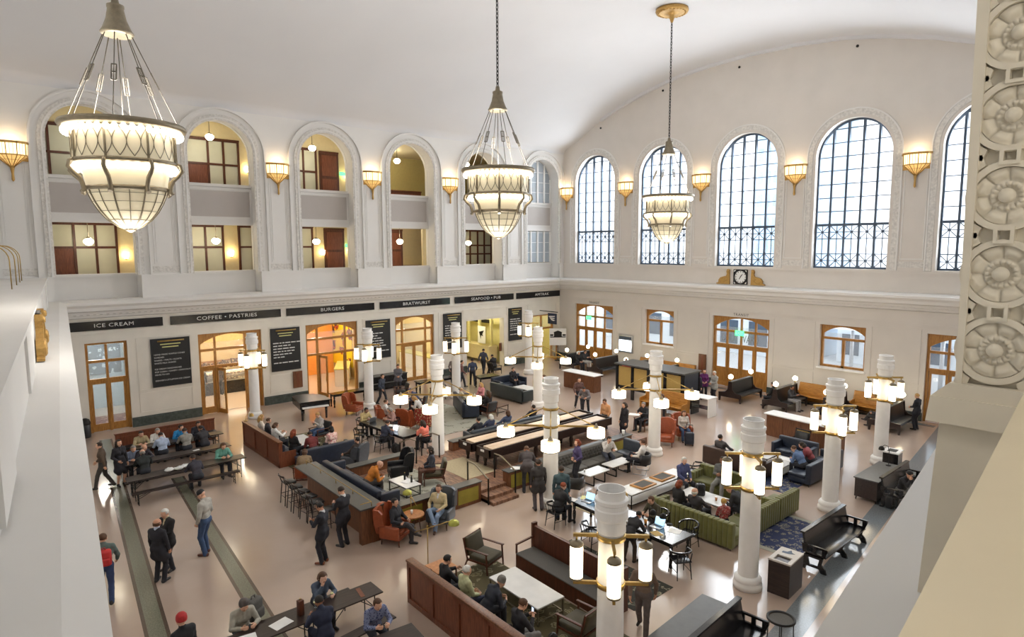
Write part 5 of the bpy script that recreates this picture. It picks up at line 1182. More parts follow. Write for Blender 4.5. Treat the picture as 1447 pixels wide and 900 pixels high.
# ------------------------------------------------------------------ left middle: wood-backed corner seat, library table, piano
def settle(lab, loc, rz, L, H=1.05, seatm='navy', n=3):
    """panelled wooden settle back (outside at local -y) with upholstered seat"""
    t = thing('panelled_settle', lab, 'bench', (loc[0], loc[1], 0), rz, 'panelled mahogany settles')
    mb = MB(); mb.box((-L / 2, -0.12, 0), (L / 2, 0.0, H - 0.06)); w = L / n
    for i in range(n):
        a, b = -L / 2 + i * w, -L / 2 + (i + 1) * w
        for x0, x1, z0, z1 in ((a, a + 0.1, 0, H - 0.06), (b - 0.1, b, 0, H - 0.06), (a, b, 0, 0.12), (a, b, H - 0.16, H - 0.06)): mb.box((x0, -0.15, z0), (x1, -0.12, z1))
    mb.build('back_panel', 'mahogp', t)
    MB().rbox((-L / 2 - 0.02, -0.17, H - 0.06), (L / 2 + 0.02, 0.03, H), 0.012).build('top_rail', 'walnutv', t)
    for s in (-1, 1): MB().box((s * L / 2 - 0.04, 0, 0), (s * L / 2 + 0.04 * (s < 0) + 0.0, 0.55, 0.62)).build('end_panel', 'mahogp', t)
    k = max(1, round(L / 0.8))
    for i in range(k): MB().rbox((-L / 2 + 0.06 + i * (L - .12) / k, 0.14, 0.3), (-L / 2 + 0.055 + (i + 1) * (L - .12) / k, 0.68, 0.44), 0.04, seg=3).build('seat_cushion', seatm, t)
    MB().box((-L / 2 + 0.05, 0.0, 0.0), (L / 2 - 0.05, 0.62, 0.3)).build('base', 'mahogp', t)
    MB().rbox((-L / 2 + 0.06, 0.0, 0.42), (L / 2 - 0.06, 0.14, 0.88), 0.05, seg=3).build('backrest', seatm, t)
    return t
settle('mahogany panelled settle left of centre with people round a pale table', (8.52, -26.4), 0, 4.2)
sofa('navy_sofa', 'navy leather sofa joined to the mahogany panelled settle', (11.2, -24.88), 90, 2.3, 0.8, 'navy', 0.82, arms=(0, 1))
coffee_table('pale_table', 'pale marble coffee table before the mahogany corner seat', (9.2, -24.95), 0, 1.7, 0.75, 0.5)
rug('olive patterned rug under the mahogany corner seat', 6.6, -26.2, 11.5, -23.4, 'rugolive')
library_table('black library table with laptops behind the navy corner sofa', (10.7, -21.6), 4, 3.4, 0.95, 'black library tables')
# grand piano under a dark cover
t = thing('grand_piano', 'black grand piano under a dark cover before the burger bar', 'piano', (4.0, -22.3, 0), 80)
mb = MB(); pl = [(-0.75, -0.8), (0.75, -0.8), (0.75, 0.1), (0.6, 0.6), (0.3, 0.9), (-0.1, 1.1), (-0.5, 1.1), (-0.75, 0.9)]; mb.prism(pl, (0, 0, 0.62), (1, 0, 0), (0, 1, 0), (0, 0, 0.34)); mb.build('case', 'black', t)
MB().prism([(x * 1.02, y * 1.02) for x, y in pl], (0, 0, 0.96), (1, 0, 0), (0, 1, 0), (0, 0, 0.03)).build('lid_cover', 'bleather', t)
MB().box((-0.65, -0.98, 0.68), (0.65, -0.8, 0.74)).build('keyboard', 'paper', t)
for x, y in ((-0.6, -0.6), (0.6, -0.6), (-0.2, 0.9)): MB().cyl((x, y, 0), (x, y, 0.64), 0.05, 0.07, 10).build('leg', 'black', t)
ch0 = make_study_chair('curved-back black chair at the front end of the left library table')
ch0.location = (9.9, -22.6, 0); ch0.rotation_euler = (0, 0, R(30)); ch0['group'] = 'curved-back desk chairs'
CHS = [((8.6, -21.8), -80, 'curved-back black chair under the man in the tan shirt'), ((11.5, -22.45), 8, 'curved-back black chair under the man in the navy sweater'), ((12.78, -21.0), 95, 'curved-back black chair under the woman in the coral vest'), ((9.6, -20.75), 175, 'curved-back black chair on the far side of the left library table'),
       ((21.6, -22.05), 0, 'curved-back black chair under the red-haired reader, right table'), ((21.95, -20.15), 178, 'empty curved-back black chair at the far left corner of the right library table'), ((25.2, -20.25), 182, 'empty curved-back black chair on the sofa side of the right library table'), ((25.95, -21.75), 60, 'empty curved-back black chair at the near right corner of the right library table'), ((23.3, -22.3), 5, 'curved-back black chair behind the nearest lantern column'), ((24.15, -20.2), 180, 'curved-back black chair under the brown-haired person lit by a lamp'),
       ((22.4, -15.6), 100, 'black chair beside the long low table with game boards')]
for l, rz, lab in CHS: dup(ch0, l, rz, lab)

# ------------------------------------------------------------------ centre: counter, platform, shuffleboard
t = thing('long_counter', 'long dark-topped walnut counter with a brass rail and stools', 'counter', (16.35, -26.85, 0), -1)
MB().rbox((-2.5, -0.42, 1.05), (2.5, 0.36, 1.1), 0.01, smooth=False).build('worktop', 'greytop', t)
mb = MB(); mb.box((-2.3, -0.05, 0), (2.48, 0.34, 1.05)); mb.box((2.28, -0.38, 0), (2.46, 0.34, 1.05)); mb.build('front_panel', 'walnutv', t)
mb = MB(); mb.cyl((-2.45, -0.02, 1.24), (2.42, -0.02, 1.24), 0.012, n=6); mb.cyl((2.42, -0.02, 1.24), (2.42, -0.38, 1.24), 0.012, n=6)
for x in (-2.4, -1.2, 0, 1.2, 2.42): mb.cyl((x, -0.02, 1.1), (x, -0.02, 1.24), 0.012, n=6)
mb.build('brass_rail', 'brass', t)
st0 = make_stool('bar stool at the far left end of the long counter'); st0.location = (14.25, -27.6, 0)
for i, x in enumerate((14.85, 15.4, 15.95, 16.5, 17.3)): dup(st0, (x, -27.62), 6 * (i % 3) - 4, '%s bar stool from the far end of the long counter' % ('second', 'third', 'fourth', 'fifth', 'last')[i])
sofa('tufted_banquette', 'navy tufted banquette on the inner side of the long counter', (16.15, -25.95), 0, 3.9, 0.85, 'navy', 1.2, 0.76, (1, 1), 'tuft', grp='tufted banquettes', z=0.0)
# platform
PX0, PX1, PY0, PY1 = 14.1, 18.45, -25.5, -13.2
M['herring'] = wood('herringbone_floor', (84, 56, 42), (160, 122, 98), scale=2.2, axis=(1.4, 7, 1)); M['gp'] = M['greypanel']
mb = MB(); mb.box((PX0, PY0, 0), (PX1, PY1, 0.34)); o = mb.build('floor_platform', 'herring'); struct(o)
def ledge(lab, a, b, side, panel=True):
    a = Vector((a[0], a[1], 0)); b = Vector((b[0], b[1], 0)); d = b - a; L = d.length; ang = math.degrees(math.atan2(d.y, d.x))
    t = thing('platform_ledge', lab, 'ledge', tuple((a + b) / 2), ang, 'walnut ledges round the platform')
    MB().rbox((-L / 2, -0.2, 0.7), (L / 2, 0.2, 0.74), 0.008, smooth=False).build('worktop', 'greytop', t)
    mb = MB(); mb.box((-L / 2 + 0.02, -0.15, 0), (L / 2 - 0.02, 0.15, 0.7)); mb.build('body', 'walnutv', t)
    n = max(1, round(L / 1.3))
    for i in range(n):
        x0, x1 = -L / 2 + i * L / n + 0.14, -L / 2 + (i + 1) * L / n - 0.14; MB().box((x0, side * 0.15, 0.12), (x1, side * 0.162, 0.6)).build('inset_panel', 'gp', t)
    return t
ledge('walnut ledge with green panels behind the man in the tan jacket', (18.4, -26.0), (18.4, -22.6), -1)
ledge('walnut ledge between the steps and the grey sofa, papers on top', (18.4, -21.4), (18.4, -20.0), -1)
ledge('walnut ledge behind the grey tufted sofa', (18.4, -20.0), (18.4, -14.4), -1)
ledge('walnut ledge on the far side of the platform, left of the steps', (14.2, -25.4), (14.2, -22.75), 1)
ledge('walnut ledge on the far side of the platform, right of the steps', (14.2, -20.8), (14.2, -14.0), 1)
t = thing('platform_steps', 'two wooden steps up to the platform near the standing men', 'steps', (18.75, -22.0, 0))
for i, (x0, x1, z) in enumerate(((-0.3, 0.12, 0.23), (-0.3, 0.42, 0.115))): MB().rbox((x0, -0.58, 0), (x1, 0.58, z), 0.008, smooth=False).build('step', 'herring', t)
t = thing('platform_steps', 'wooden steps on the far side of the platform', 'steps', (13.8, -22.17, 0))
for x0, x1, z in ((-0.12, 0.29, 0.23), (-0.42, 0.29, 0.115)): MB().rbox((x0, -0.5, 0), (x1, 0.5, z), 0.008, smooth=False).build('step', 'herring', t)
railing('black handrail left of the near platform steps', (17.8, -22.62), (18.95, -22.62), 0.34, 0.0); railing('black handrail right of the near platform steps', (17.8, -21.4), (18.95, -21.4), 0.34, 0.0)
railing('black handrail left of the far platform steps', (14.6, -22.7), (13.4, -22.7), 0.34, 0.0); railing('black handrail right of the far platform steps', (14.6, -21.62), (13.3, -21.62), 0.34, 0.0)
rug('grey patterned rug under the seating on the platform', 14.9, -25.2, 18.0, -23.1, 'ruggrey', 0.34); rug('plain cream rug at the near ends of the shuffleboard tables', 15.2, -22.3, 17.3, -20.9, 'rugcream', 0.34)
def shuffle(lab, x, y0, y1):
    t = thing('shuffleboard_table', lab, 'table', (x, (y0 + y1) / 2, 0.34), 0, 'long shuffleboard tables'); h = (y1 - y0) / 2; w = 0.42
    mb = MB(); mb.box((-w, -h, 0.5), (w, h, 0.56)); mb.box((-w, -h, 0.56), (-w + 0.05, h, 0.83)); mb.box((w - 0.05, -h, 0.56), (w, h, 0.83)); mb.box((-w, -h, 0.56), (w, -h + 0.05, 0.83)); mb.box((-w, h - 0.05, 0.56), (w, h, 0.83)); mb.build('cradle', 'dark', t)
    MB().rbox((-0.27, -h + 0.25, 0.7), (0.27, h - 0.25, 0.81), 0.008, smooth=False).build('playing_board', 'maple', t)
    for k in (-0.92, -0.3, 0.3, 0.92):
        for s in (-1, 1): MB().lathe([(0.04, 0), (0.07, 0.03), (0.05, 0.1), (0.08, 0.2), (0.095, 0.34), (0.07, 0.42), (0.09, 0.5)], (s * 0.3, k * (h - 0.1), 0), n=12).build('leg', 'dark', t)
    mb = MB(); mb.box((-0.1, -h - 0.02, 0.7), (0.1, -h, 0.78)); mb.build('score_plate', 'paper', t)
M['maple'] = wood('maple_board', (206, 178, 150), (228, 206, 182), axis=(10, 0.6, 1), rough=0.2)
shuffle('long shuffleboard table on the far side of the platform', 15.75, -21.2, -14.2); shuffle('long shuffleboard table on the near side of the platform', 16.85, -21.2, -14.2)
coffee_table('marble_table', 'marble topped low table with bottles on the platform', (17.0, -24.7), 2, 1.1, 0.6, 0.45, z=0.34)
frame_chair('brown armchair under the curly-haired woman on the platform', (16.75, -23.35), 150, 'mahog', 'velvetd', z=0.34, grp='open-frame armchairs'); wing_chair('dark wing chair beside the curly-haired woman on the platform', (15.6, -24.1), 160, 'bleather', z=0.34, grp='wing chairs')
# far corner of the platform: slate wing chair and cognac tub chair
wing_chair('slate wing chair seen from behind beyond the navy banquette', (12.7, -24.4), 120, 'slate', grp='wing chairs'); frame_chair('cognac armchair at the far end of the long counter', (12.9, -26.5), 60, 'mahog', 'cognac', grp='open-frame armchairs')
# front: two wing chairs with a lit side table
wing_chair('cognac leather wing chair with a woman in black', (19.2, -26.4), -62, 'cognac', grp='wing chairs'); wing_chair('slate grey wing chair with a man in a tan jacket', (19.2, -24.75), 215, 'slate', grp='wing chairs')
t = thing('round_table', 'small round wooden table lit by a lamp between the wing chairs', 'table', (18.95, -25.6, 0))
M['cognacwood'] = wood('warm_table_wood', (170, 110, 64), (200, 140, 90), axis=(4, 4, 1))
MB().lathe([(0.3, 0.5), (0.34, 0.51), (0.34, 0.545), (0.32, 0.55)], n=28).build('tabletop', 'cognacwood', t)
for k in range(3): a = k * 2.1 + 0.4; MB().cyl((0.28 * math.cos(a), 0.28 * math.sin(a), 0), (0.2 * math.cos(a), 0.2 * math.sin(a), 0.51), 0.018, n=8).build('leg', 'walnut', t)
def pharmacy_lamp(lab, loc, rz, h=1.25, reach=0.62):
    t = thing('floor_lamp', lab, 'lamp', (loc[0], loc[1], 0), rz, 'brass arm floor lamps'); MB().lathe([(0.13, 0), (0.13, 0.02), (0.03, 0.04)], n=20).build('base', 'brass', t)
    MB().cyl((0, 0, 0.03), (0, 0, h), 0.014, n=8).build('pole', 'brass', t); mb = MB(); mb.cyl((0, -0.35, h - 0.18), (0, reach, h + 0.16), 0.012, n=8); mb.ell((0, 0, h), (0.03, 0.03, 0.03), 8, 6); mb.build('arm', 'brass', t)
    mb = MB(); mb.lathe([(0.15, -0.07), (0.14, 0.0), (0.08, 0.05), (0.0, 0.07)], (0, reach + 0.1, h + 0.14), n=20, capb=False); mb.build('shade', M['greenbrass'], t); MB().ell((0, reach + 0.1, h + 0.1), (0.05, 0.05, 0.05), 10, 6).build('bulb', 'globe', t); return t
M['greenbrass'] = mat('green_gold_shade', (170, 170, 80), 0.3, 0.6, var=0.15)
pharmacy_lamp('brass arm floor lamp behind the wood settle, shade to the right', (21.29, -26.62), -45)
pharmacy_lamp('small brass lamp with a yellow shade by the round table', (18.75, -25.55), 90, 0.98, 0.1)

# ------------------------------------------------------------------ front group
settle('mahogany panelled settle in the foreground with four people on it', (24.35, -27.75), -1, 4.2, 1.1, 'bleather', 4)
t = thing('wooden_settle', 'dark wooden settle with a grey cushioned seat in the foreground', 'bench', (24.4, -24.2, 0), 178)
MB().box((-1.65, -0.12, 0.0), (1.65, -0.02, 1.02)).build('backrest', 'mahog', t); MB().box((-1.68, -0.16, 0), (-1.6, 0.0, 1.1)).build('end_post', 'mahog', t); MB().box((1.6, -0.16, 0), (1.68, 0.0, 1.1)).build('end_post', 'mahog', t)
MB().box((-1.6, -0.02, 0.0), (1.6, 0.62, 0.4)).build('base', 'mahog', t); MB().rbox((-1.58, 0.0, 0.4), (1.58, 0.64, 0.45), 0.02).build('seat_cushion', 'greyfab', t)
for s in (-1, 1): mb = MB(); mb.beam((s * 1.62, -0.05, 0.72), (s * 1.62, 0.6, 0.66), 0.05, 0.04); mb.beam((s * 1.62, 0.58, 0.4), (s * 1.62, 0.58, 0.66), 0.04); mb.build('arm', 'mahog', t)
coffee_table('marble_table', 'long white marble coffee table in the foreground group', (24.25, -25.75), -2, 1.85, 0.85, 0.46, fm='bronze')
frame_chair('dark green velvet armchair behind the foreground marble table', (22.15, -25.35), -75, 'mahog', 'velvetd', w=0.78, grp='open-frame armchairs', tall=0.86); frame_chair('dark green velvet armchair beside the nearest lantern column', (26.05, -25.75), 95, 'mahog', 'velvetd', w=0.78, grp='open-frame armchairs', tall=0.86)
coffee_table('side_table', 'low walnut side table at the far end of the foreground settle', (22.1, -26.75), 0, 0.6, 0.62, 0.5, 'cognacwood', 'mahog'); coffee_table('side_table', 'low walnut side table with cups at the near end of the foreground settle', (26.85, -27.2), 0, 0.66, 0.6, 0.5, 'cognacwood', 'mahog')
rug('olive patterned rug under the foreground marble table', 21.9, -27.0, 26.9, -24.9, 'rugolive'); rug('dark patterned rug behind the dark wooden settle', 22.6, -24.0, 26.2, -22.4, 'rugdark')
desk_lamp('black gooseneck lamp at the near end of the foreground settle', (26.7, -27.4), 20, 0.5, 0.5, lit=False)
# ------------------------------------------------------------------ right centre
sofa('tufted_sofa', 'grey tufted sofa along the platform ledge, right of centre', (19.0, -18.1), -90, 4.2, 0.8, 'greyfab', 0.86, 0.42, (0, 0), 'tuft'); sofa('end_sofa', 'short grey leather return at the far end of the tufted sofa', (19.35, -15.6), 180, 0.9, 0.7, 'slate', 0.86, 0.42, (0, 0))
coffee_table('marble_table', 'white low table on black sled legs, nearer the woman in purple', (19.95, -18.4), 90, 1.1, 0.6, 0.45, sled=True, grp='white tables on sled legs'); coffee_table('marble_table', 'white low table on black sled legs, nearer the men in white', (19.9, -17.0), 90, 1.2, 0.55, 0.45, sled=True, grp='white tables on sled legs')
def tub(lab, loc, rz, m='bleather'):
    t = thing('tub_chair', lab, 'armchair', (loc[0], loc[1], 0), rz, 'black tub chairs on steel frames')
    mb = MB(); mb.rbox((-0.26, -0.24, 0.34), (0.26, 0.28, 0.44), 0.04, seg=3); mb.build('seat', m, t)
    mb = MB(); pts = [(0.3 * math.cos(a), -0.02 + 0.3 * math.sin(a), 0.58) for a in np.linspace(R(10), R(-190), 15)]; mb.sweep([(-0.03, -0.18), (0.03, -0.18), (0.03, 0.2), (-0.03, 0.2)], pts, smooth=True); mb.build('backrest', m, t)
    for s in (-1, 1): mb = MB(); mb.tube([(s * 0.3, 0.25, 0.56), (s * 0.3, 0.3, 0.3), (s * 0.3, 0.28, 0.02), (s * 0.3, -0.2, 0.02), (s * 0.28, -0.26, 0.3)], 0.013, 6); mb.build('leg_frame', 'chrome', t)
    return t
tub('black tub chair beside the column, behind the woman in purple', (20.41, -19.93), 30); tub('black tub chair under the man in a white shirt by the column', (20.50, -16.25), 115)
coffee_table('display_table', 'long low black-framed table with wooden game boards on it', (22.15, -17.75), 88, 3.2, 0.72, 0.52, shelf=True)
for i, (dx, dy) in enumerate(((0, -0.6), (0, 0.5))):
    t = thing('game_board', ('wooden game board', 'darker wooden game board')[i] + ' on the long low table, ' + ('nearer end' if i == 0 else 'far end'), 'game board', (22.15, -17.75 + dy, 0.52)); MB().rbox((-0.28, -0.4, 0), (0.28, 0.4, 0.05), 0.01).build('board', 'oakh', t); MB().box((-0.2, -0.3, 0.05), (0.2, 0.3, 0.054)).build('grid', 'greyfab', t)
library_table('black library table with laptops and lamps beside the green sofa', (23.75, -21.2), -2, 3.9, 0.95, 'black library tables')
rug('pale round-cornered rug by the library table on the right', 20.9, -20.6, 22.2, -19.4, 'rugcream')
# green channel sofas in a U
G = 'green channelled velvet sofas'
sofa('channel_sofa', 'green channelled sofa with its back to the library table', (24.78, -19.15), 0, 2.85, 0.85, 'velvet', 0.82, 0.42, (1, 0), 'channel', grp=G)
sofa('channel_sofa', 'green channelled corner sofa beside the lantern column', (25.77, -17.72), 90, 1.95, 0.85, 'velvet', 0.82, 0.42, (0, 0), 'channel', grp=G); sofa('channel_sofa', 'green channelled sofa end beyond the lantern column', (25.77, -16.05), 90, 1.3, 0.85, 'velvet', 0.82, 0.42, (1, 0), 'channel', grp=G)
sofa('channel_sofa', 'green sofa facing the viewer under the man with folded hands', (23.6, -15.9), 180, 1.9, 0.85, 'velvet', 0.8, 0.42, (1, 1), 'channel', grp=G)
coffee_table('marble_table', 'white marble table crowded with bags inside the green sofas', (24.1, -17.55), 0, 1.7, 0.8, 0.48)
rug('blue and cream patterned rug beside the recycling bin', 25.9, -18.7, 27.75, -15.8, 'rugblue', fringe=M['ruggrey'])
t = thing('recycling_bin', 'dark square recycling bin with a white top beside a column', 'bin', (28.12, -20.35, 0), 4)
MB().box((-0.27, -0.42, 0), (0.27, 0.42, 0.86)).build('body', 'dark', t); mb = MB(); mb.prism([(-0.28, -0.43), (0.28, -0.43), (0.28, 0.43), (-0.28, 0.43)], (0, 0, 0.86), (1, 0, 0), (0, 1, 0), (0, 0, 0.04), 0, [[(-0.18, -0.36), (0.18, -0.36), (0.18, -0.05), (-0.18, -0.05)]]); mb.build('lid', 'cream', t); MB().prism([(-0.15, 0.1), (0.02, 0.12), (0.15, 0.2), (0.06, 0.24), (0.0, 0.36), (-0.06, 0.22), (-0.16, 0.2)], (0, 0, 0.902), (1, 0, 0), (0, 1, 0), (0, 0, 0.003)).build('emblem', 'steel', t); MB().box((-0.2, -0.38, 0.83), (0.2, -0.03, 0.84)).build('opening', 'blackm', t)
pew('dark pew beside the blue patterned rug', (28.2, -17.5), -90, 2.8); pew('dark pew at the bottom edge of the right aisle', (28.85, -24.6), -86, 3.0); pew('dark pew under the man in a cap with his hand on his face', (28.1, -11.6), -90, 2.6)
coffee_table('console_table', 'dark slab-sided console behind the near pew', (28.05, -24.4), 94, 2.3, 0.8, 0.76, 'greytop', 'dark'); t = thing('console_cabinet', 'dark cabinet behind the seated man in a cap', 'cabinet', (27.3, -11.7, 0), 90); MB().rbox((-1.15, -0.36, 0.12), (1.15, 0.36, 0.76), 0.01, smooth=False).build('body', 'dark', t); MB().rbox((-1.18, -0.4, 0.76), (1.18, 0.4, 0.8), 0.006, smooth=False).build('worktop', 'greytop', t)
for sx in (-1, 1):
    for sy in (-1, 1): MB().cyl((sx * 1.1, sy * 0.32, 0), (sx * 1.08, sy * 0.3, 0.14), 0.02, 0.03, 8).build('leg', 'dark', t)
desk_lamp('black gooseneck lamp on the cabinet behind the man in a cap', (27.3, -10.8), 130, 0.8, 0.75, lit=False)
t = thing('round_stool', 'black round stool beside the bottom right pew', 'stool', (29.15, -22.7, 0)); mb = MB(); mb.lathe([(0.24, 0.6), (0.3, 0.62), (0.3, 0.66), (0.26, 0.66), (0.24, 0.62)], n=24, capb=False, capt=False); mb.build('rim', 'blackm', t); MB().lathe([(0.25, 0.61), (0.25, 0.63)], n=24).build('tabletop', 'greyfab', t)
for k in range(4): a = k * PI / 2 + 0.5; MB().cyl((0.27 * math.cos(a), 0.27 * math.sin(a), 0), (0.25 * math.cos(a), 0.25 * math.sin(a), 0.62), 0.012, n=6).build('leg', 'blackm', t)
# ------------------------------------------------------------------ right back: navy and dark sofas, desk, benches
sofa('navy_sofa', 'navy sofa with people sharing a newspaper, right back', (25.1, -11.6), 90, 2.9, 0.85, 'navy', 0.82, 0.42, (0, 1), grp='navy sofas'); sofa('navy_sofa', 'short navy sofa facing the viewer near the right desk', (23.72, -10.4), 180, 1.6, 0.85, 'navy', 0.82, 0.42, (1, 1), grp='navy sofas')
coffee_table('marble_table', 'white marble table with a lower shelf beside the navy sofas', (24.05, -12.3), 90, 1.4, 0.75, 0.46, shelf=True, fm='bronze')
rug('small blue rug beneath the marble table of the navy sofas', 22.4, -14.2, 25.2, -11.4, 'rugblue')

M['cognacd'] = mat('dark_brown_leather', (62, 44, 36), 0.45, var=0.15)
sofa('leather_sofa', 'dark brown sofa with a man in grey leaning back, behind the green sofas', (22.8, -13.25), 0, 2.6, 0.85, 'cognacd', 0.8, 0.42, (1, 1)); coffee_table('marble_table', 'white marble table beside the chair with a yellow back', (22.9, -12.0), 0, 1.3, 0.7, 0.45)

M['weave'] = mat('yellow_weave', (188, 158, 90), 0.7, var=0.15, scale=60)
t = frame_chair('black framed armchair with a yellow woven back before the right desk', (23.38, -9.45), 175, 'black', 'bleather', tall=0.95); MB().box((-0.27, -0.46, 0.45), (0.27, -0.43, 0.92)).build('woven_back', 'weave', t)
t = thing('service_desk', 'long wooden desk with a white top, right back', 'desk', (22.9, -7.75, 0), -5)
MB().rbox((-1.75, -0.42, 1.0), (1.75, 0.42, 1.05), 0.01, smooth=False).build('worktop', 'white', t); mb = MB(); mb.box((-1.65, -0.32, 0), (1.65, 0.32, 1.0))
for i in range(4): mb.box((-1.62 + i * 0.82, -0.335, 0.08), (-0.84 + i * 0.82, -0.32, 0.95))
mb.build('body', 'walnutv', t)
t = thing('service_desk', 'wooden desk with a white top before the left waiting benches', 'desk', (9.0, -7.15, 0), 0)
MB().rbox((-1.35, -0.42, 1.0), (1.35, 0.42, 1.05), 0.01, smooth=False).build('worktop', 'white', t); mb = MB(); mb.box((-1.25, -0.32, 0), (1.25, 0.32, 1.0))
for i in range(3): mb.box((-1.22 + i * 0.82, -0.335, 0.08), (-0.44 + i * 0.82, -0.32, 0.95))
mb.build('body', 'walnutv', t)
BN = ('nearest the corner of the hall', 'second from the corner of the hall', 'behind the dark display stand', 'behind the people in dark coats', 'before the large transit doors', 'right of the large transit doors', 'with a seated man in light trousers', 'farthest right by the aisle')
for x, n_ in zip((4.1, 6.75, 9.4, 11.75, 16.8, 19.4, 22.0, 24.7), BN): station_bench('black double waiting bench with globe lamps, ' + n_, (x, -2.3), 0, 2.3)
for x, w_, n_ in ((9.0, 1.6, 'left of the dark display stand'), (11.3, 2.4, 'behind the dark display stand'), (20.3, 2.0, 'left of the lower right window'), (23.0, 1.6, 'right end, past the lower window')): oak_bench('golden oak high-backed bench against the far wall, ' + n_, (x, -0.62), 180, w_)
t = thing('display_stand', 'dark framed display stand with tan panels, centre back', 'stand', (13.95, -6.4, 0))
MB().rbox((-2.35, -0.85, 1.94), (2.35, 0.85, 2.02), 0.01, smooth=False).build('roof', 'greytop', t)
for sx in (-1, -0.5, 0, 0.5, 1):
    for sy in (-1, 1): MB().box((sx * 2.2 - 0.09, sy * 0.72 - 0.05, 0), (sx * 2.2 + 0.09, sy * 0.72 + 0.05, 1.94)).build('post', 'black', t)
for i in range(4): MB().box((-2.1 + i * 1.1, -0.73, 0.75), (-1.2 + i * 1.1, -0.7, 1.85)).build('tan_panel', 'weave', t)
MB().box((2.2, -0.75, 0), (2.26, 0.75, 1.94)).build('side_panel', 'navy', t); MB().box((-2.2, -0.74, 0.55), (2.2, -0.66, 0.75)).build('rail', 'black', t)
oak_bench('golden oak high-backed bench in front of the dark display stand', (15.6, -8.0), 180, 2.6)
t = thing('newspaper_stand', 'white-topped stand with papers beside the display stand', 'stand', (17.35, -7.0, 0)); MB().rbox((-0.55, -0.4, 0.95), (0.55, 0.4, 1.0), 0.01, smooth=False).build('worktop', 'white', t)
for sx in (-1, 1): MB().box((sx * 0.5 - 0.03, -0.35, 0), (sx * 0.5 + 0.03, 0.35, 0.95)).build('side_panel', 'white' if sx > 0 else 'black', t)
MB().box((-0.5, -0.3, 0.4), (0.5, 0.3, 0.43)).build('shelf', 'black', t)
# centre back: navy corner sofas, slate sofas, tables

M['slated'] = mat('dark_slate_leather', (48, 56, 58), 0.4, var=0.12)
sofa('corner_sofa', 'dark slate sofa seen from behind, centre back beside a pendant column', (8.05, -12.1), 0, 2.75, 0.95, 'slated', 0.85, 0.42, (1, 1)); sofa('navy_sofa', 'navy sofa with a rolled arm behind the dark slate sofa', (6.0, -10.5), -90, 2.2, 0.9, 'navy', 0.82, 0.42, (1, 1), grp='navy sofas'); coffee_table('pale_table', 'pale low table inside the dark slate and navy sofas', (8.1, -10.75), 0, 1.9, 0.85, 0.45)
sofa('slate_sofa', 'slate sofa seen from behind left of the shuffleboard tables', (8.75, -15.9), -26, 2.7, 0.9, 'navy', 0.9, 0.42, (1, 1), grp='navy sofas'); coffee_table('framed_table', 'low black-framed table with a coat on it, centre back', (9.7, -14.6), 10, 1.0, 0.9, 0.42, 'walnut'); sofa('long_sofa', 'long slate grey sofa along the far platform ledge', (13.55, -17.3), 90, 4.2, 0.75, 'slate', 0.82, 0.42, (1, 0))
library_table('dark table in front of the yellow passage with a lamp', (4.7, -11.2), 80, 1.4, 0.8, 'black library tables')
# left back: cognac wing chairs and others
wing_chair('cognac wing chair with a man in a white shirt, left back', (8.26, -20.37), -20, 'cognac', grp='wing chairs'); wing_chair('cognac wing chair seen from behind before the patterned armchair', (9.29, -19.77), 25, 'cognac', grp='wing chairs')
M['ochreprint'] = pattern('ochre_print', [(196, 176, 112), (120, 96, 50), (224, 210, 160), (150, 60, 50)], 9); wing_chair('ochre patterned armchair beside the white pendant column, left back', (9.91, -19.08), 20, 'ochreprint', grp='wing chairs')
t = thing('round_table', 'small dark round table between the cognac wing chairs, left back', 'table', (6.40, -18.45)); MB().lathe([(0.4, 0.5), (0.42, 0.52), (0.4, 0.54)], n=24).build('tabletop', 'greytop', t); MB().lathe([(0.22, 0), (0.2, 0.03), (0.04, 0.06), (0.04, 0.5)], n=16).build('pedestal', 'blackm', t)
rug('grey-green rug under the cognac wing chairs, left back', 5.8, -19.4, 11.3, -15.6, 'ruggrey')
t = thing('sideboard', 'dark sideboard with cups and plants against the wall by the burger bar', 'sideboard', (0.75, -16.0, 0), -90); MB().rbox((-1.3, -0.3, 0.1), (1.3, 0.3, 0.85), 0.01, smooth=False).build('body', 'black', t); MB().rbox((-1.33, -0.32, 0.85), (1.33, 0.32, 0.9), 0.006, smooth=False).build('worktop', 'greytop', t); MB().box((-1.2, 0.3, 0.42), (1.2, 0.32, 0.48)).build('shelf_edge', 'greyfab', t)
for s in (-1, 1): MB().box((s * 1.2 - 0.04, -0.25, 0), (s * 1.2 + 0.04, 0.25, 0.1)).build('leg', 'blackm', t)
for x, y, lab in ((3.4, -16.6, 'dark armchair by the long sideboard, left back'), (5.1, -15.2, 'dark armchair before the fourth oak doors'),): frame_chair(lab, (x, y), 160, 'mahog', 'bleather', grp='open-frame armchairs')
wing_chair('dark cognac wing chair at the far left of the back lounge', (5.0, -20.4), -60, 'cognac', grp='wing chairs')
library_table('long dark console before the fourth oak doors', (3.4, -14.0), 90, 3.0, 0.6, 'black library tables')
library_table('dark console left of the lantern column by the burger bar', (2.9, -19.6), 90, 2.2, 0.6, 'black library tables')

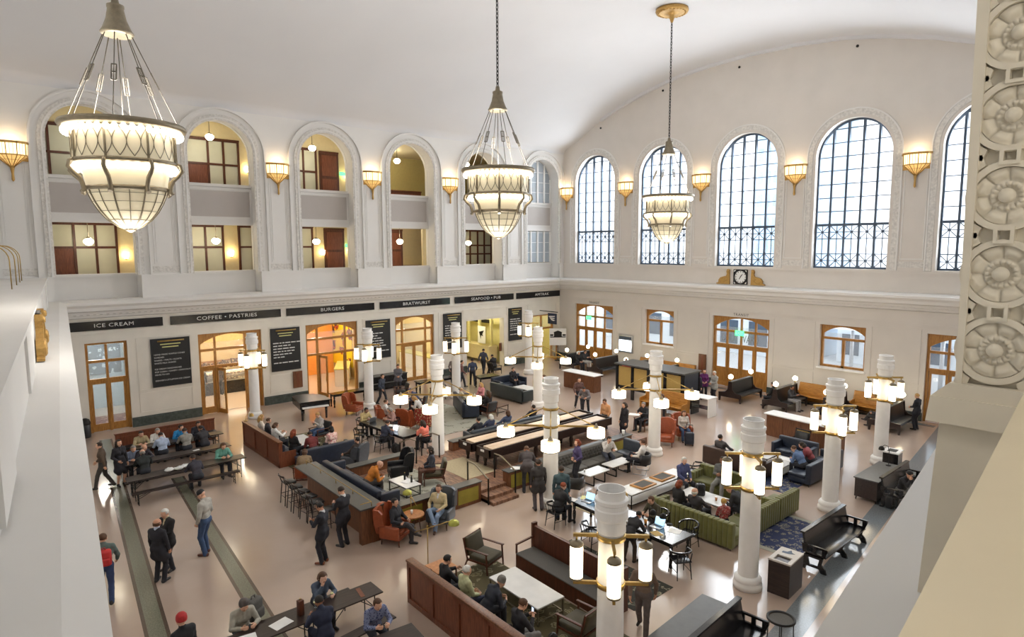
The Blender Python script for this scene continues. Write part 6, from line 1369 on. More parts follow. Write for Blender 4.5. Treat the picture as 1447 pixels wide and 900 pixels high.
# ------------------------------------------------------------------ people: one continuous skin grown from a posed skeleton
V = lambda *a: np.array(a, dtype=np.float64)
def ik(a, t, l1, l2, pole):
    a, t, pole = np.array(a, float), np.array(t, float), np.array(pole, float); d = t - a; L = np.linalg.norm(d)
    if L > (l1 + l2) * 0.995: t = a + d / L * (l1 + l2) * 0.995; d = t - a; L = np.linalg.norm(d)
    u = d / L; x = (l1 * l1 - l2 * l2 + L * L) / (2 * L); h = math.sqrt(max(0, l1 * l1 - x * x)); p = pole - u * (pole @ u); p /= np.linalg.norm(p) + 1e-9
    return a + u * x + p * h, t
def rotx(p, a, o):
    c, s = math.cos(a), math.sin(a); q = p - o; return o + V(q[0], q[1] * c - q[2] * s, q[1] * s + q[2] * c)
def rotz(p, a, o):
    c, s = math.cos(a), math.sin(a); q = p - o; return o + V(q[0] * c - q[1] * s, q[0] * s + q[1] * c, q[2])
SKIN, TOP, BOT, SHOE, EYE, LIP, SHIRT = range(7)
def skeleton(seat=None, lean=0, twist=0, nod=0, turn=0, hands=None, feet=None, coat=0.0, grip=0.6, female=False, skirt=False):
    """returns primitives (a, b, ra, rb, region, blend) and the head frame"""
    pz = 0.94 if seat is None else seat + 0.11; pel = V(0, 0, pz); la = -R(lean)
    def up(p): return rotz(rotx(p, la, pel), R(twist), pel)
    sw = 0.165 if female else 0.185
    chest = up(pel + V(0, 0.0, 0.33)); waist = up(pel + V(0, 0.0, 0.15)); neck = up(pel + V(0, -0.01, 0.53)); shl = [up(pel + V(s * sw, -0.01, 0.455)) for s in (-1, 1)]
    hc = up(pel + V(0, 0.02, 0.67))
    hb = up(pel + V(0, 0.0, 0.56))
    P = []
    def cap(a, b, ra, rb, reg, k=0.03): P.append((np.array(a, float), np.array(b, float), ra, rb, reg, k))
    hw = 0.09
    cap(pel + V(-hw * .7, 0, 0), pel + V(hw * .7, 0, 0), 0.125, 0.125, BOT if coat < 0.05 else TOP)
    cap(waist + (pel - waist) * 0.2 + V(-0.05, 0, 0), waist + V(0.05, 0, 0), 0.115, 0.115, TOP, 0.05)
    c0 = up(pel + V(-0.075, 0.0, 0.32)); c1 = up(pel + V(0.075, 0.0, 0.32)); cap(c0, c1, 0.128, 0.128, TOP, 0.05)
    cap(up(pel + V(-0.1, -0.01, 0.42)), up(pel + V(0.1, -0.01, 0.42)), 0.098, 0.098, TOP, 0.05)
    cap(up(pel + V(-sw + .02, -0.01, 0.45)), neck, 0.07, 0.055, TOP, 0.04); cap(up(pel + V(sw - .02, -0.01, 0.45)), neck, 0.07, 0.055, TOP, 0.04)
    if female:
        for s in (-1, 1): q = up(pel + V(s * 0.07, 0.1, 0.33)); cap(q, q + V(0, 0.001, 0), 0.065, 0.065, TOP, 0.03)
    # head
    def hd(x, y, z):
        p = V(x, y, z); p = rotx(p, -R(nod), V(0, 0, -0.08)); p = rotz(p, R(turn), V(0, 0, 0)); return up(pel + V(0, 0.02, 0.67) + p) if lean == 0 else hc + rotz(rotx(p, la * 0.45, V(0, 0, 0)), R(twist), V(0, 0, 0))
    cap(neck, hd(0, -0.02, -0.08), 0.056, 0.052, SKIN, 0.03)
    cap(hd(0, -0.025, 0.035), hd(0, 0.02, 0.035), 0.082, 0.078, SKIN, 0.02); cap(hd(0, 0.025, -0.05), hd(0, 0.045, -0.075), 0.055, 0.042, SKIN, 0.04); cap(hd(-.03, 0.05, -0.02), hd(.03, 0.05, -0.02), 0.045, 0.045, SKIN, 0.03)
    cap(hd(0, 0.088, 0.02), hd(0, 0.108, -0.016), 0.012, 0.016, SKIN, 0.012)
    cap(hd(-0.035, 0.082, 0.036), hd(0.035, 0.082, 0.036), 0.016, 0.016, SKIN, 0.015)
    for s in (-1, 1):
        cap(hd(s * 0.082, -0.015, 0.02), hd(s * 0.086, -0.02, -0.02), 0.016, 0.012, SKIN, 0.008)
    P.append((hd(-0.018, 0.088, -0.046), hd(0.018, 0.088, -0.046), 0.008, 0.008, LIP, 0.006))
    cap(up(pel + V(0, 0.052, 0.49)), up(pel + V(0, 0.102, 0.36)), 0.03, 0.018, SHIRT, 0.02); cap(neck + (hc - neck) * 0.12, neck + (hc - neck) * 0.25, 0.064, 0.06, SHIRT, 0.015)
    # legs
    feet = feet or ([(-0.11, 0.02), (0.11, 0.02)] if seat is None else [(-0.13, 0.46), (0.13, 0.46)])
    for i, s in enumerate((-1, 1)):
        hip = pel + V(s * hw, 0, -0.02); f = feet[i]; fz = f[2] if len(f) > 2 else 0.0; ank = V(f[0], f[1] - 0.02, 0.085 + fz)
        kn, ank = ik(hip, ank, 0.43, 0.43, V(s * 0.12, 1.0, 0.35 if seat else 0.0))
        m = hip * 0.45 + kn * 0.55
        cap(hip, m, 0.1, 0.084, BOT, 0.04); cap(m, kn, 0.084, 0.068, BOT, 0.02); c = kn * 0.65 + ank * 0.35; lc = BOT if not skirt else SKIN; cap(kn, c, 0.068 if not skirt else 0.056, 0.066 if not skirt else 0.054, lc, 0.02); cap(c, ank + V(0, 0, -0.03 if not skirt else 0), 0.066 if not skirt else 0.054, 0.06 if not skirt else 0.036, lc, 0.02)
        dr = V(f[0] - hip[0], 0, 0); dirf = V(s * 0.18, 1, 0); dirf /= np.linalg.norm(dirf)
        if len(f) > 3: dirf = V(math.sin(R(f[3])), math.cos(R(f[3])), 0)
        heel = ank + V(0, 0, -0.045) - dirf * 0.035; toe = ank + V(0, 0, -0.052) + dirf * 0.17; cap(heel, toe, 0.042, 0.034, SHOE, 0.02); cap(ank, heel, 0.045, 0.045, SHOE, 0.02)
        if coat > 0.05: e = hip + (kn - hip) * coat; cap(hip, e, 0.118, 0.128, TOP, 0.06); cap(e + V(-0.05, -0.01, 0.02), e + V(0.05, -0.01, 0.02), 0.115, 0.115, TOP, 0.04)
    # arms and hands
    hands = hands or [(-0.27, 0.06, pz - 0.12), (0.27, 0.06, pz - 0.12)]
    for i, s in enumerate((-1, 1)):
        h = hands[i]; tg = V(*h[:3]); pole = V(s * 0.7, -0.6, -0.6) if len(h) < 4 else V(*h[3])
        el, wr = ik(shl[i], tg, 0.285, 0.25, pole); m = shl[i] * 0.5 + el * 0.5
        cap(shl[i], m, 0.068, 0.06, TOP, 0.035); cap(m, el, 0.06, 0.053, TOP, 0.015); m2 = el * 0.5 + wr * 0.5; cap(el, m2, 0.053, 0.048, TOP, 0.015); cap(m2, wr + (el - wr) * 0.1, 0.048, 0.041, TOP, 0.012)
        d = (wr - el) / np.linalg.norm(wr - el)
        hdir = d if len(h) < 5 else V(*h[4]) / np.linalg.norm(V(*h[4])); inn = V(-s, 0.25, 0.0); inn = inn - hdir * (inn @ hdir); inn /= np.linalg.norm(inn); ac = np.cross(hdir, inn)   # inn: palm normal, ac: across the knuckles
        if ac @ V(0, 1, 0.4) < 0: ac = -ac                                       # thumb side leads
        pc = wr + hdir * 0.045; cap(wr - d * 0.02, pc, 0.03, 0.03, SKIN, 0.015)
        for j, (o, ln) in enumerate(((0.033, 0.07), (0.011, 0.078), (-0.011, 0.073), (-0.033, 0.058))):
            b0 = wr + hdir * 0.085 + ac * o; cap(pc + ac * o * 0.6, b0, 0.016, 0.0125, SKIN, 0.008)
            g = grip * 1.2; d1 = hdir * math.cos(g * 0.5) + inn * math.sin(g * 0.5); d2 = hdir * math.cos(g * 1.3) + inn * math.sin(g * 1.3); b1 = b0 + d1 * ln * 0.5; b2 = b1 + d2 * ln * 0.5
            cap(b0, b1, 0.0108, 0.0098, SKIN, 0.003); cap(b1, b2, 0.0098, 0.0085, SKIN, 0.003)
        t0 = wr + hdir * 0.025 + ac * 0.026; t1 = t0 + (hdir * 0.6 + ac * 0.65 + inn * 0.45) * 0.045; t2 = t1 + (hdir * 0.85 + inn * 0.5) * 0.035; cap(t0, t1, 0.0145, 0.012, SKIN, 0.006); cap(t1, t2, 0.0115, 0.0095, SKIN, 0.003)
    fx = [hd(*q) for q in ((0, 0, 0), (1, 0, 0), (0, 1, 0), (0, 0, 1))]
    H = Matrix(((fx[1] - fx[0])[0:3].tolist(), (fx[2] - fx[0])[0:3].tolist(), (fx[3] - fx[0])[0:3].tolist())).transposed().to_4x4(); H.translation = Vector(fx[0])
    return P, H
def grow(P, h=0.0098):
    pts = np.array([p[i] for p in P for i in (0, 1)]); rr = max(max(p[2], p[3]) for p in P) + 0.04
    lo = pts.min(0) - rr; hi = pts.max(0) + rr; n = np.ceil((hi - lo) / h).astype(int) + 1
    F = np.full(n, 0.5, np.float32); ax = [lo[i] + h * np.arange(n[i]) for i in range(3)]
    def dist(X, Y, Z, p):
        a, b, ra, rb = p[:4]; d = b - a; L2 = float(d @ d) + 1e-12
        qx, qy, qz = X - a[0], Y - a[1], Z - a[2]; t = np.clip((qx * d[0] + qy * d[1] + qz * d[2]) / L2, 0, 1)
        return np.sqrt((qx - t * d[0]) ** 2 + (qy - t * d[1]) ** 2 + (qz - t * d[2]) ** 2) - (ra + t * (rb - ra))
    for p in P:
        m = max(p[2], p[3]) + p[5] + 2.5 * h; a = np.minimum(p[0], p[1]) - m; b = np.maximum(p[0], p[1]) + m
        i0 = np.maximum(0, ((a - lo) / h).astype(int)); i1 = np.minimum(n, ((b - lo) / h).astype(int) + 2); s = tuple(slice(i0[k], i1[k]) for k in range(3))
        D = dist(ax[0][s[0]][:, None, None], ax[1][s[1]][None, :, None], ax[2][s[2]][None, None, :], p).astype(np.float32); k = p[5]
        f = F[s]; q = np.clip(0.5 + 0.5 * (f - D) / k, 0, 1); F[s] = f * (1 - q) + D * q - k * q * (1 - q)
    ins = F < 0; c = [ins[i:n[0] - 1 + i, j:n[1] - 1 + j, l:n[2] - 1 + l] for i in (0, 1) for j in (0, 1) for l in (0, 1)]
    cnt = sum(x.astype(np.int8) for x in c); act = (cnt > 0) & (cnt < 8); ids = np.full(act.shape, -1, np.int64); idx = np.argwhere(act); ids[act] = np.arange(len(idx))
    corners = [(i, j, l) for i in (0, 1) for j in (0, 1) for l in (0, 1)]; acc = np.zeros((len(idx), 3)); num = np.zeros(len(idx))
    fv = {q: F[idx[:, 0] + q[0], idx[:, 1] + q[1], idx[:, 2] + q[2]] for q in corners}
    for q in corners:
        for k in range(3):
            if q[k]: continue
            r = list(q); r[k] = 1; r = tuple(r); f0, f1 = fv[q], fv[r]; x = (f0 < 0) != (f1 < 0); t = np.where(x, f0 / np.where(x, f0 - f1, 1), 0)
            e = np.array(q, float)[None, :].repeat(len(idx), 0); e[:, k] = t; acc[x] += e[x]; num[x] += 1
    vs = lo + (idx + acc / num[:, None]) * h
    faces = []
    for k in range(3):
        o = [x for x in range(3) if x != k]; A = ins[tuple(slice(0, -1) if i == k else slice(None) for i in range(3))]; B = ins[tuple(slice(1, None) if i == k else slice(None) for i in range(3))]
        e = np.argwhere(A != B); e = e[(e[:, o[0]] > 0) & (e[:, o[1]] > 0) & (e[:, o[0]] < n[o[0]] - 1) & (e[:, o[1]] < n[o[1]] - 1)]
        def cell(d0, d1): q = e.copy(); q[:, o[0]] += d0; q[:, o[1]] += d1; return ids[q[:, 0], q[:, 1], q[:, 2]]
        quad = np.stack([cell(-1, -1), cell(0, -1), cell(0, 0), cell(-1, 0)], 1); fl_ = A[e[:, 0], e[:, 1], e[:, 2]]
        if k == 1: fl_ = ~fl_
        quad[~fl_] = quad[~fl_][:, ::-1]; faces.append(quad)
    faces = np.concatenate(faces); faces = faces[(faces >= 0).all(1)]
    fc = vs[faces].mean(1); best = np.full(len(fc), 9.0); reg = np.zeros(len(fc), np.int32)
    for p in P:
        d = dist(fc[:, 0], fc[:, 1], fc[:, 2], p) - (0.004 if p[4] in (EYE, LIP) else 0.0); m = d < best; best[m] = d[m]; reg[m] = p[4]
    return vs, faces, reg
POSES = {}
def pose_mesh(key, kw):
    if key in POSES: return POSES[key]
    P, H = skeleton(**kw); vs, fs, reg = grow(P); me = bpy.data.meshes.new('person_' + key)
    me.from_pydata(vs.tolist(), [], fs.tolist())
    for i in range(7): me.materials.append(M['paper'])
    me.polygons.foreach_set('material_index', reg); me.polygons.foreach_set('use_smooth', np.ones(len(fs), bool)); me.update()
    POSES[key] = (me, H); return POSES[key]
ST = dict(
 stand={}, coat=dict(coat=0.55, hands=[(-0.25, 0.08, 0.82), (0.25, 0.1, 0.84)]), clasp=dict(coat=0.3, hands=[(-0.06, 0.27, 1.06), (0.06, 0.27, 1.04)], nod=12),
 phone=dict(coat=0.35, hands=[(-0.07, 0.32, 1.2), (0.1, 0.3, 1.16)], nod=26), pocket=dict(hands=[(-0.2, 0.1, 0.9), (0.2, 0.1, 0.9)], nod=30, feet=[(-0.1, 0.0), (0.14, 0.1)], grip=1.0),
 bend=dict(lean=48, hands=[(-0.15, 0.62, 0.95), (0.2, 0.6, 0.98)], feet=[(-0.12, -0.1), (0.14, 0.12)], nod=8, coat=0.2), walk=dict(feet=[(-0.1, 0.28), (0.1, -0.26, 0.05)], hands=[(-0.26, -0.12, 0.9), (0.26, 0.24, 0.95)], lean=4),
 hip=dict(female=True, hands=[(-0.2, 0.1, 1.02, (-1, -0.5, 0)), (0.24, 0.1, 1.0, (1, -0.5, 0))], turn=10), wstand=dict(female=True, coat=0.2, hands=[(-0.1, 0.24, 1.05), (0.1, 0.24, 1.03)]), dress=dict(female=True, coat=0.75, skirt=True, hands=[(-0.22, 0.1, 0.86), (0.16, 0.2, 1.0)]),
 sit=dict(seat=0.45, hands=[(-0.13, 0.3, 0.64), (0.12, 0.3, 0.64)], lean=3, nod=8), table=dict(seat=0.45, lean=20, hands=[(-0.14, 0.48, 0.80), (0.13, 0.46, 0.80)], nod=10), table2=dict(seat=0.45, lean=24, twist=14, turn=18, hands=[(-0.2, 0.46, 0.81), (0.1, 0.5, 0.80)], feet=[(-0.15, 0.35), (0.16, 0.5)]),
 wtable=dict(seat=0.45, female=True, lean=18, hands=[(-0.14, 0.44, 0.80), (0.12, 0.46, 0.80)], nod=14), back=dict(seat=0.42, lean=-16, hands=[(-0.3, 0.26, 0.66), (0.3, 0.26, 0.66)], feet=[(-0.14, 0.55), (0.14, 0.5)]),
 cross=dict(seat=0.43, lean=-8, hands=[(-0.16, 0.26, 0.68), (0.2, 0.24, 0.68)], feet=[(-0.05, 0.46), (-0.08, 0.6, 0.26)], nod=6), chin=dict(seat=0.45, lean=22, hands=[(-0.16, 0.48, 0.80), (0.06, 0.36, 1.03, (1, 0.2, -1), (0, 0, 1))], nod=6), wchin=dict(seat=0.45, female=True, lean=20, hands=[(-0.16, 0.44, 0.80), (0.05, 0.34, 1.04, (1, 0.2, -1), (0, 0, 1))], nod=4),
 sphone=dict(seat=0.43, lean=6, hands=[(-0.06, 0.34, 0.9), (0.08, 0.33, 0.88)], nod=28, feet=[(-0.14, 0.62), (0.12, 0.56)]), read=dict(seat=0.43, lean=0, hands=[(-0.16, 0.36, 0.86), (0.16, 0.36, 0.86)], nod=18), fold=dict(seat=0.43, lean=-10, hands=[(-0.06, 0.3, 0.82), (0.04, 0.3, 0.84)], nod=4, feet=[(-0.16, 0.55), (0.18, 0.6)]),
 hunch=dict(seat=0.43, lean=38, hands=[(-0.1, 0.5, 0.66), (0.1, 0.5, 0.64)], nod=10), wsit=dict(seat=0.43, female=True, lean=4, hands=[(-0.1, 0.28, 0.64), (0.1, 0.3, 0.64)], nod=6))
HAIRC = dict(black=(30, 26, 24), dark=(48, 36, 28), brown=(86, 58, 38), red=(128, 58, 28), blonde=(186, 146, 88), grey=(150, 146, 140), white=(214, 212, 206))
SKINC = dict(a=(214, 166, 138), b=(196, 142, 112), c=(150, 104, 78), d=(226, 180, 156))
CM = {}
def cmat(rgb, rough=0.8, var=0.14):
    k = (tuple(rgb), rough)
    if k not in CM: CM[k] = mat('cloth_%d' % len(CM), rgb, rough, var=var, scale=14, bump=0.12)
    return CM[k]
def hair_mesh(style):
    """built in head space: skull centre near (0, 0, 0.035), face towards +y"""
    mb = MB()
    def cap_(ry=(0.104, 0.118, 0.1), cz=0.042, cy=-0.008, face=0.055, low=-0.05):
        n, k = 22, 14; vs = []
        for j in range(k + 1):
            th = PI * j / k
            for i in range(n):
                a = 2 * PI * i / n; x, y, z = math.sin(th) * math.cos(a), math.sin(th) * math.sin(a), math.cos(th)
                f = 1.0
                zz = z * ry[2]
                if y * ry[1] > 0.045 and zz < face: f = 0.80
                elif zz < low: f = 0.82
                vs.append((x * ry[0] * f, cy + y * ry[1] * f, cz + z * ry[2] * f))
        mb.add(vs, [(j * n + i, j * n + (i + 1) % n, (j + 1) * n + (i + 1) % n, (j + 1) * n + i) for j in range(k) for i in range(n)], 0, True)
    if style == 'short': cap_((0.094, 0.108, 0.098), low=-0.045)
    elif style == 'long':
        cap_((0.1, 0.114, 0.102), low=-0.07); mb.tube([(0, -0.06, 0.05), (0, -0.085, -0.05), (0, -0.1, -0.16), (0, -0.09, -0.25)], [0.09, 0.095, 0.085, 0.03], 14)
        for s in (-1, 1): mb.tube([(s * 0.07, 0.0, 0.03), (s * 0.088, -0.01, -0.07), (s * 0.085, -0.01, -0.17), (s * 0.075, 0.0, -0.22)], [0.03, 0.035, 0.03, 0.008], 8)
    elif style == 'bob': cap_((0.106, 0.118, 0.104), low=-0.085); mb.tube([(0, -0.05, 0.03), (0, -0.075, -0.06), (0, -0.07, -0.12)], [0.095, 0.098, 0.06], 14)
    elif style == 'curly':
        rnd = random.Random(5); cap_((0.108, 0.12, 0.108), low=-0.07)
        for _ in range(46):
            a = rnd.uniform(R(150), R(390)); z = rnd.uniform(-0.16, 0.11); r = 0.1 if z < 0.05 else 0.075; mb.ell((r * math.cos(a), -0.02 + r * math.sin(a) * 0.95, z), (0.03, 0.03, 0.03), 7, 5)
    elif style == 'fringe':
        pts = [(0.089 * math.cos(a), -0.012 + 0.1 * math.sin(a), 0.0) for a in np.linspace(R(172), R(368), 19)]; mb.sweep([(-0.012, -0.045), (0.006, -0.04), (0.008, 0.03), (-0.012, 0.045)], pts, smooth=True)
    elif style == 'beanie': mb.lathe([(0.096, -0.01), (0.102, 0.01), (0.104, 0.05), (0.095, 0.1), (0.06, 0.14), (0.0, 0.155)], (0, -0.01, 0.02), n=22, capb=False)
    elif style == 'cap':
        mb.lathe([(0.095, 0.02), (0.1, 0.06), (0.085, 0.11), (0.05, 0.135), (0.0, 0.14)], (0, -0.008, 0.01), n=22, capb=False); mb.add([(-0.075, 0.06, 0.035), (0.075, 0.06, 0.035), (0.06, 0.165, 0.025), (-0.06, 0.165, 0.025), (-0.075, 0.06, 0.045), (0.075, 0.06, 0.045), (0.06, 0.165, 0.033), (-0.06, 0.165, 0.033)], [(0, 3, 2, 1), (4, 5, 6, 7), (0, 1, 5, 4), (1, 2, 6, 5), (2, 3, 7, 6), (3, 0, 4, 7)])
    return mb
HM = {}
def person(lab, pose, loc, face, top, bot=(38, 40, 48), skin='a', hair='dark', style='short', shoe=(34, 28, 26), s=1.0, z=0.0, grp=None, child=1.0, m_top=None, shirt=None):
    me, H = pose_mesh(pose, ST[pose]); o = bpy.data.objects.new('person', me); COL.objects.link(o)
    o.location = (loc[0], loc[1], z); o.rotation_euler = (0, 0, R(face - 90)); o.scale = (s, s, s)
    sk = cmat(SKINC[skin], 0.55, 0.06); ms = [sk, m_top or cmat(top), cmat(bot), cmat(shoe, 0.45), cmat((40, 30, 26), 0.3), cmat(tuple(int(v * f) for v, f in zip(SKINC[skin], (0.82, 0.62, 0.6))), 0.5), cmat(shirt) if shirt else (m_top or cmat(top))]
    for i, m in enumerate(ms): o.material_slots[i].link = 'OBJECT'; o.material_slots[i].material = m
    tag(o, lab, 'person', grp)
    for sx in (-1, 1):
        if 'eye' not in HM: b = MB(); b.ell((0, 0, 0), (0.0135, 0.008, 0.0075), 10, 6, 0); b.ell((0, 0.0045, 0), (0.0062, 0.0055, 0.0062), 8, 5, 1); t = b.build('eye', [cmat((206, 200, 192), 0.3, 0.03), cmat((42, 30, 24), 0.2)]); HM['eye'] = t.data; bpy.data.objects.remove(t)
        e = bpy.data.objects.new('eye', HM['eye']); COL.objects.link(e); e.parent = o; e.matrix_local = H @ Matrix.Translation((sx * 0.032, 0.0885, 0.016))
    if style:
        hk = style
        if hk not in HM: b = hair_mesh(style); t = b.build('hair', 'paper'); HM[hk] = t.data; bpy.data.objects.remove(t)
        nm = {'beanie': 'knit_cap', 'cap': 'peaked_cap'}.get(style, 'hair'); h = bpy.data.objects.new(nm, HM[hk]); COL.objects.link(h); h.parent = o; h.matrix_local = H
        h.material_slots[0].link = 'OBJECT'; h.material_slots[0].material = cmat(HAIRC[hair] if isinstance(hair, str) else hair, 0.7, 0.25)
    return o
M['plaid'] = pattern('navy_plaid', [(40, 52, 96), (70, 84, 130), (30, 36, 66), (120, 128, 160)], 22); M['floral'] = pattern('pink_floral', [(206, 92, 104), (232, 150, 150), (180, 60, 80), (240, 210, 200)], 16); M['redfloral'] = pattern('red_floral', [(130, 40, 44), (90, 40, 60), (210, 180, 170), (150, 60, 60)], 16)
DK, JN, GR, BK = (40, 42, 50), (62, 84, 120), (96, 96, 98), (30, 30, 33)
# standing, left foreground
person('man in a grey sweater and jeans with a cap, looking down, left aisle', 'pocket', (16.32, -30.84), 222, (176, 172, 164), JN, 'a', BK, 'cap', (96, 52, 36), 1.1)
person('white-haired man in a black jacket facing a second man, left aisle', 'clasp', (16.59, -31.87), -60, (36, 34, 36), DK, 'a', 'white', 'short', shirt=(200, 186, 150))
person('man in a dark suit seen from behind, facing the white-haired man', 'coat', (17.12, -32.21), 130, (34, 34, 42), (34, 34, 42), 'b', 'brown', 'fringe', s=0.99, shirt=(190, 200, 220))
person('person in a teal sweater and jeans half hidden by the left ledge', 'walk', (17.30, -33.43), 170, (92, 108, 104), (50, 66, 104), 'a', 'brown', 'short')
person('man in a dark suit and brown shoes reading his phone by the stools', 'phone', (19.01, -28.55), 215, (30, 32, 42), (30, 32, 42), 'b', 'black', 'short', (120, 62, 34), shirt=(226, 226, 228))
person('man in a dark suit reading a paper beside the counter end', 'phone', (18.45, -27.65), 200, (36, 36, 44), (36, 36, 44), 'a', 'dark', 'short', s=1.03, shirt=(226, 226, 228))
person('person with a red hood at the bottom left edge', 'coat', (22.33, -32.89), 200, (32, 32, 36), DK, 'a', (176, 40, 40), 'beanie')
# foreground trestle tables
person('woman in a blue-grey sweater resting her chin on her hand', 'wchin', (21.6, -29.85), 0, (70, 82, 100), DK, 'd', 'brown', 'bob')
person('person in a dark navy jacket with their back turned, foreground table', 'table', (23.0, -30.33), 180, (34, 40, 62), (34, 40, 62), 'c', 'black', 'short')
person('man in a navy plaid shirt at the bottom edge', 'table', (23.4, -29.43), -5, (0, 0, 0), DK, 'a', 'brown', 'short', m_top=M['plaid'])
person('elderly man in a grey sweater and a knit cap at the bottom edge', 'table', (21.55, -31.59), 0, (164, 160, 148), DK, 'a', (84, 78, 76), 'beanie')
# left rows of tables
for lab, pose, x, y, face, top, sk, hr, st in (
 ('man in a tan shirt on the far side of the left crowd', 'table', 5.85, -30.45, 0, (176, 160, 124), 'a', 'dark', 'short'), ('man in a white shirt on the far side of the left crowd', 'table', 5.85, -29.85, 0, (226, 224, 218), 'a', 'grey', 'short'),
 ('man in a bright blue shirt on the far side of the left crowd', 'table2', 5.85, -29.04, 0, (40, 132, 190), 'a', 'dark', 'short'), ('man in a dark jacket on the far right of the left crowd', 'table', 5.85, -28.28, 0, (44, 44, 54), 'b', 'dark', 'short'),
 ('man in a pale blue shirt with his back turned, left crowd', 'table', 7.1, -29.89, 180, (176, 190, 214), 'a', 'dark', 'short'), ('person in a grey vest with their back turned, left crowd', 'table', 7.1, -29.00, 180, (146, 142, 134), 'a', 'dark', 'short'), ('man in a charcoal shirt leaning in at the right of the left crowd', 'table2', 7.1, -28.31, 180, (52, 50, 54), 'b', 'black', 'short'),
 ('grey-haired man in a blue-grey shirt at the middle left table', 'table', 7.85, -31.10, 0, (128, 138, 160), 'a', 'grey', 'short'), ('bald man in dark clothes at the middle left table', 'table2', 7.85, -30.81, 0, (44, 40, 48), 'a', 'grey', 'fringe'),
 ('man in a black and yellow jacket with his back turned, middle left table', 'table', 9.1, -30.94, 180, (40, 44, 44), 'a', 'grey', 'fringe'), ('person in a teal patterned shirt at the front left table', 'table', 9.8, -28.45, 0, (110, 168, 152), 'a', 'brown', 'bob'), ('person in a dark checked shirt with their back turned, front left table', 'table2', 11.0, -29.63, 180, (58, 56, 66), 'b', 'dark', 'short')):
    person(lab, pose, (x, y), face, top, DK, sk, hr, st, s=1.0, z=-0.01)
person('woman in a dark dress standing at the end of the left tables', 'dress', (8.55, -31.63), 20, (36, 34, 40), (36, 34, 40), 'a', 'dark', 'long')
# mahogany corner seat
for lab, pose, x, y, face, top, hr, st, mt in (('blonde woman in a cream top at the far end of the mahogany settle', 'wsit', 6.95, -25.95, 80, (222, 210, 196), 'blonde', 'long', None), ('person in a white top reading on the mahogany settle', 'read', 8.7, -25.95, 95, (228, 226, 222), 'brown', 'bob', None), ('man in a dark coat near the middle of the mahogany settle', 'sit', 7.8, -25.95, 80, (50, 48, 54), 'brown', 'short', None), ('long-haired woman in black at the near end of the mahogany settle', 'wsit', 10.2, -25.8, 110, (34, 32, 36), 'red', 'long', None),
  ('person in a maroon top on the navy sofa by the mahogany settle', 'hunch', 10.85, -25.2, 175, (110, 44, 44), 'dark', 'short', None), ('woman in a pink floral top with dark hair on the navy sofa', 'wsit', 10.85, -24.4, 180, (0, 0, 0), 'black', 'bob', M['floral'])): person(lab, pose, (x, y), face, top, DK, 'a', hr, st, m_top=mt)
frame_chair('dark armchair under the man in a grey hooded top', (8.2, -23.75), 190, 'mahog', 'bleather', grp='open-frame armchairs'); person('man in a grey hooded top and jeans facing the mahogany settle', 'sphone', (8.2, -23.7), 280, (176, 172, 168), JN, 'a', 'blonde', 'short')
# library table, left
person('man in a tan shirt working on a laptop at the left library table', 'table', (8.62, -21.8), 10, (196, 172, 120), DK, 'c', 'black', 'short'); person('woman in a patterned blouse at the far side of the left library table', 'wtable', (9.6, -20.7), 265, (176, 140, 132), DK, 'a', 'grey', 'bob')
person('woman in a coral vest at the right end of the left library table', 'wtable', (12.72, -21.0), 185, (236, 130, 112), DK, 'a', 'dark', 'long'); person('man in a navy sweater with his back turned at the left library table', 'table', (11.5, -22.4), 98, (48, 54, 74), DK, 'a', 'dark', 'short')
# left back lounge
person('man in a white shirt in the cognac wing chair, left back', 'cross', (8.20, -20.26), 70, (222, 222, 220), (92, 60, 44), 'a', 'brown', 'short'); person('woman in a white sleeve crouching forward in the back lounge', 'hunch', (8.24, -18.28), 220, (214, 210, 206), BK, 'a', 'blonde', 'long')
frame_chair('dark armchair under the person in a navy cap, left back', (6.68, -17.48), 130, 'mahog', 'bleather', grp='open-frame armchairs'); person('person in a navy cap leaning over in the back lounge', 'hunch', (6.68, -17.48), 220, (60, 66, 96), DK, 'a', (70, 80, 120), 'cap'); frame_chair('dark chair under the crouching woman, left back', (8.24, -18.28), 130, 'mahog', 'bleather', grp='open-frame armchairs')
person('waiter in a grey vest standing by the fourth oak doors', 'clasp', (2.29, -16.10), 330, (100, 100, 108), DK, 'b', 'black', 'short'); person('person in dark blue passing the long sideboard', 'walk', (4.25, -18.32), 20, (54, 62, 78), DK, 'a', 'dark', 'short')
for lab, px, py, f, top, hr, st in (('person in maroon walking past the yellow passage', 3.74, -12.47, 60, (120, 84, 80), 'dark', 'short'), ('person in navy standing before the yellow passage', 3.73, -11.57, 150, (56, 66, 92), 'dark', 'short'), ('tall person in dark blue at the yellow passage counter', 1.16, -8.66, 120, (64, 70, 88), 'dark', 'short'), ('person in grey walking out of the yellow passage', 2.40, -12.09, 330, (130, 120, 116), 'brown', 'bob')): person(lab, 'walk', (px, py), f, top, DK, 'a', hr, st)
person('dark-clothed baker standing at the bakery counter', 'stand', (-4.3, -25.3), 170, (30, 28, 28), BK, 'b', 'black', 'short'); person('second dark-clothed customer at the bakery counter', 'stand', (-4.4, -24.3), 190, (40, 34, 32), BK, 'a', 'red', 'bob')
frame_chair('black armchair under the person in black, centre back', (1.69, -8.08), 0, 'black', 'bleather', grp='open-frame armchairs'); person('person in black at the lamp-lit table, centre back', 'table', (1.69, -8.08), 180, (36, 34, 38), BK, 'a', 'dark', 'short')
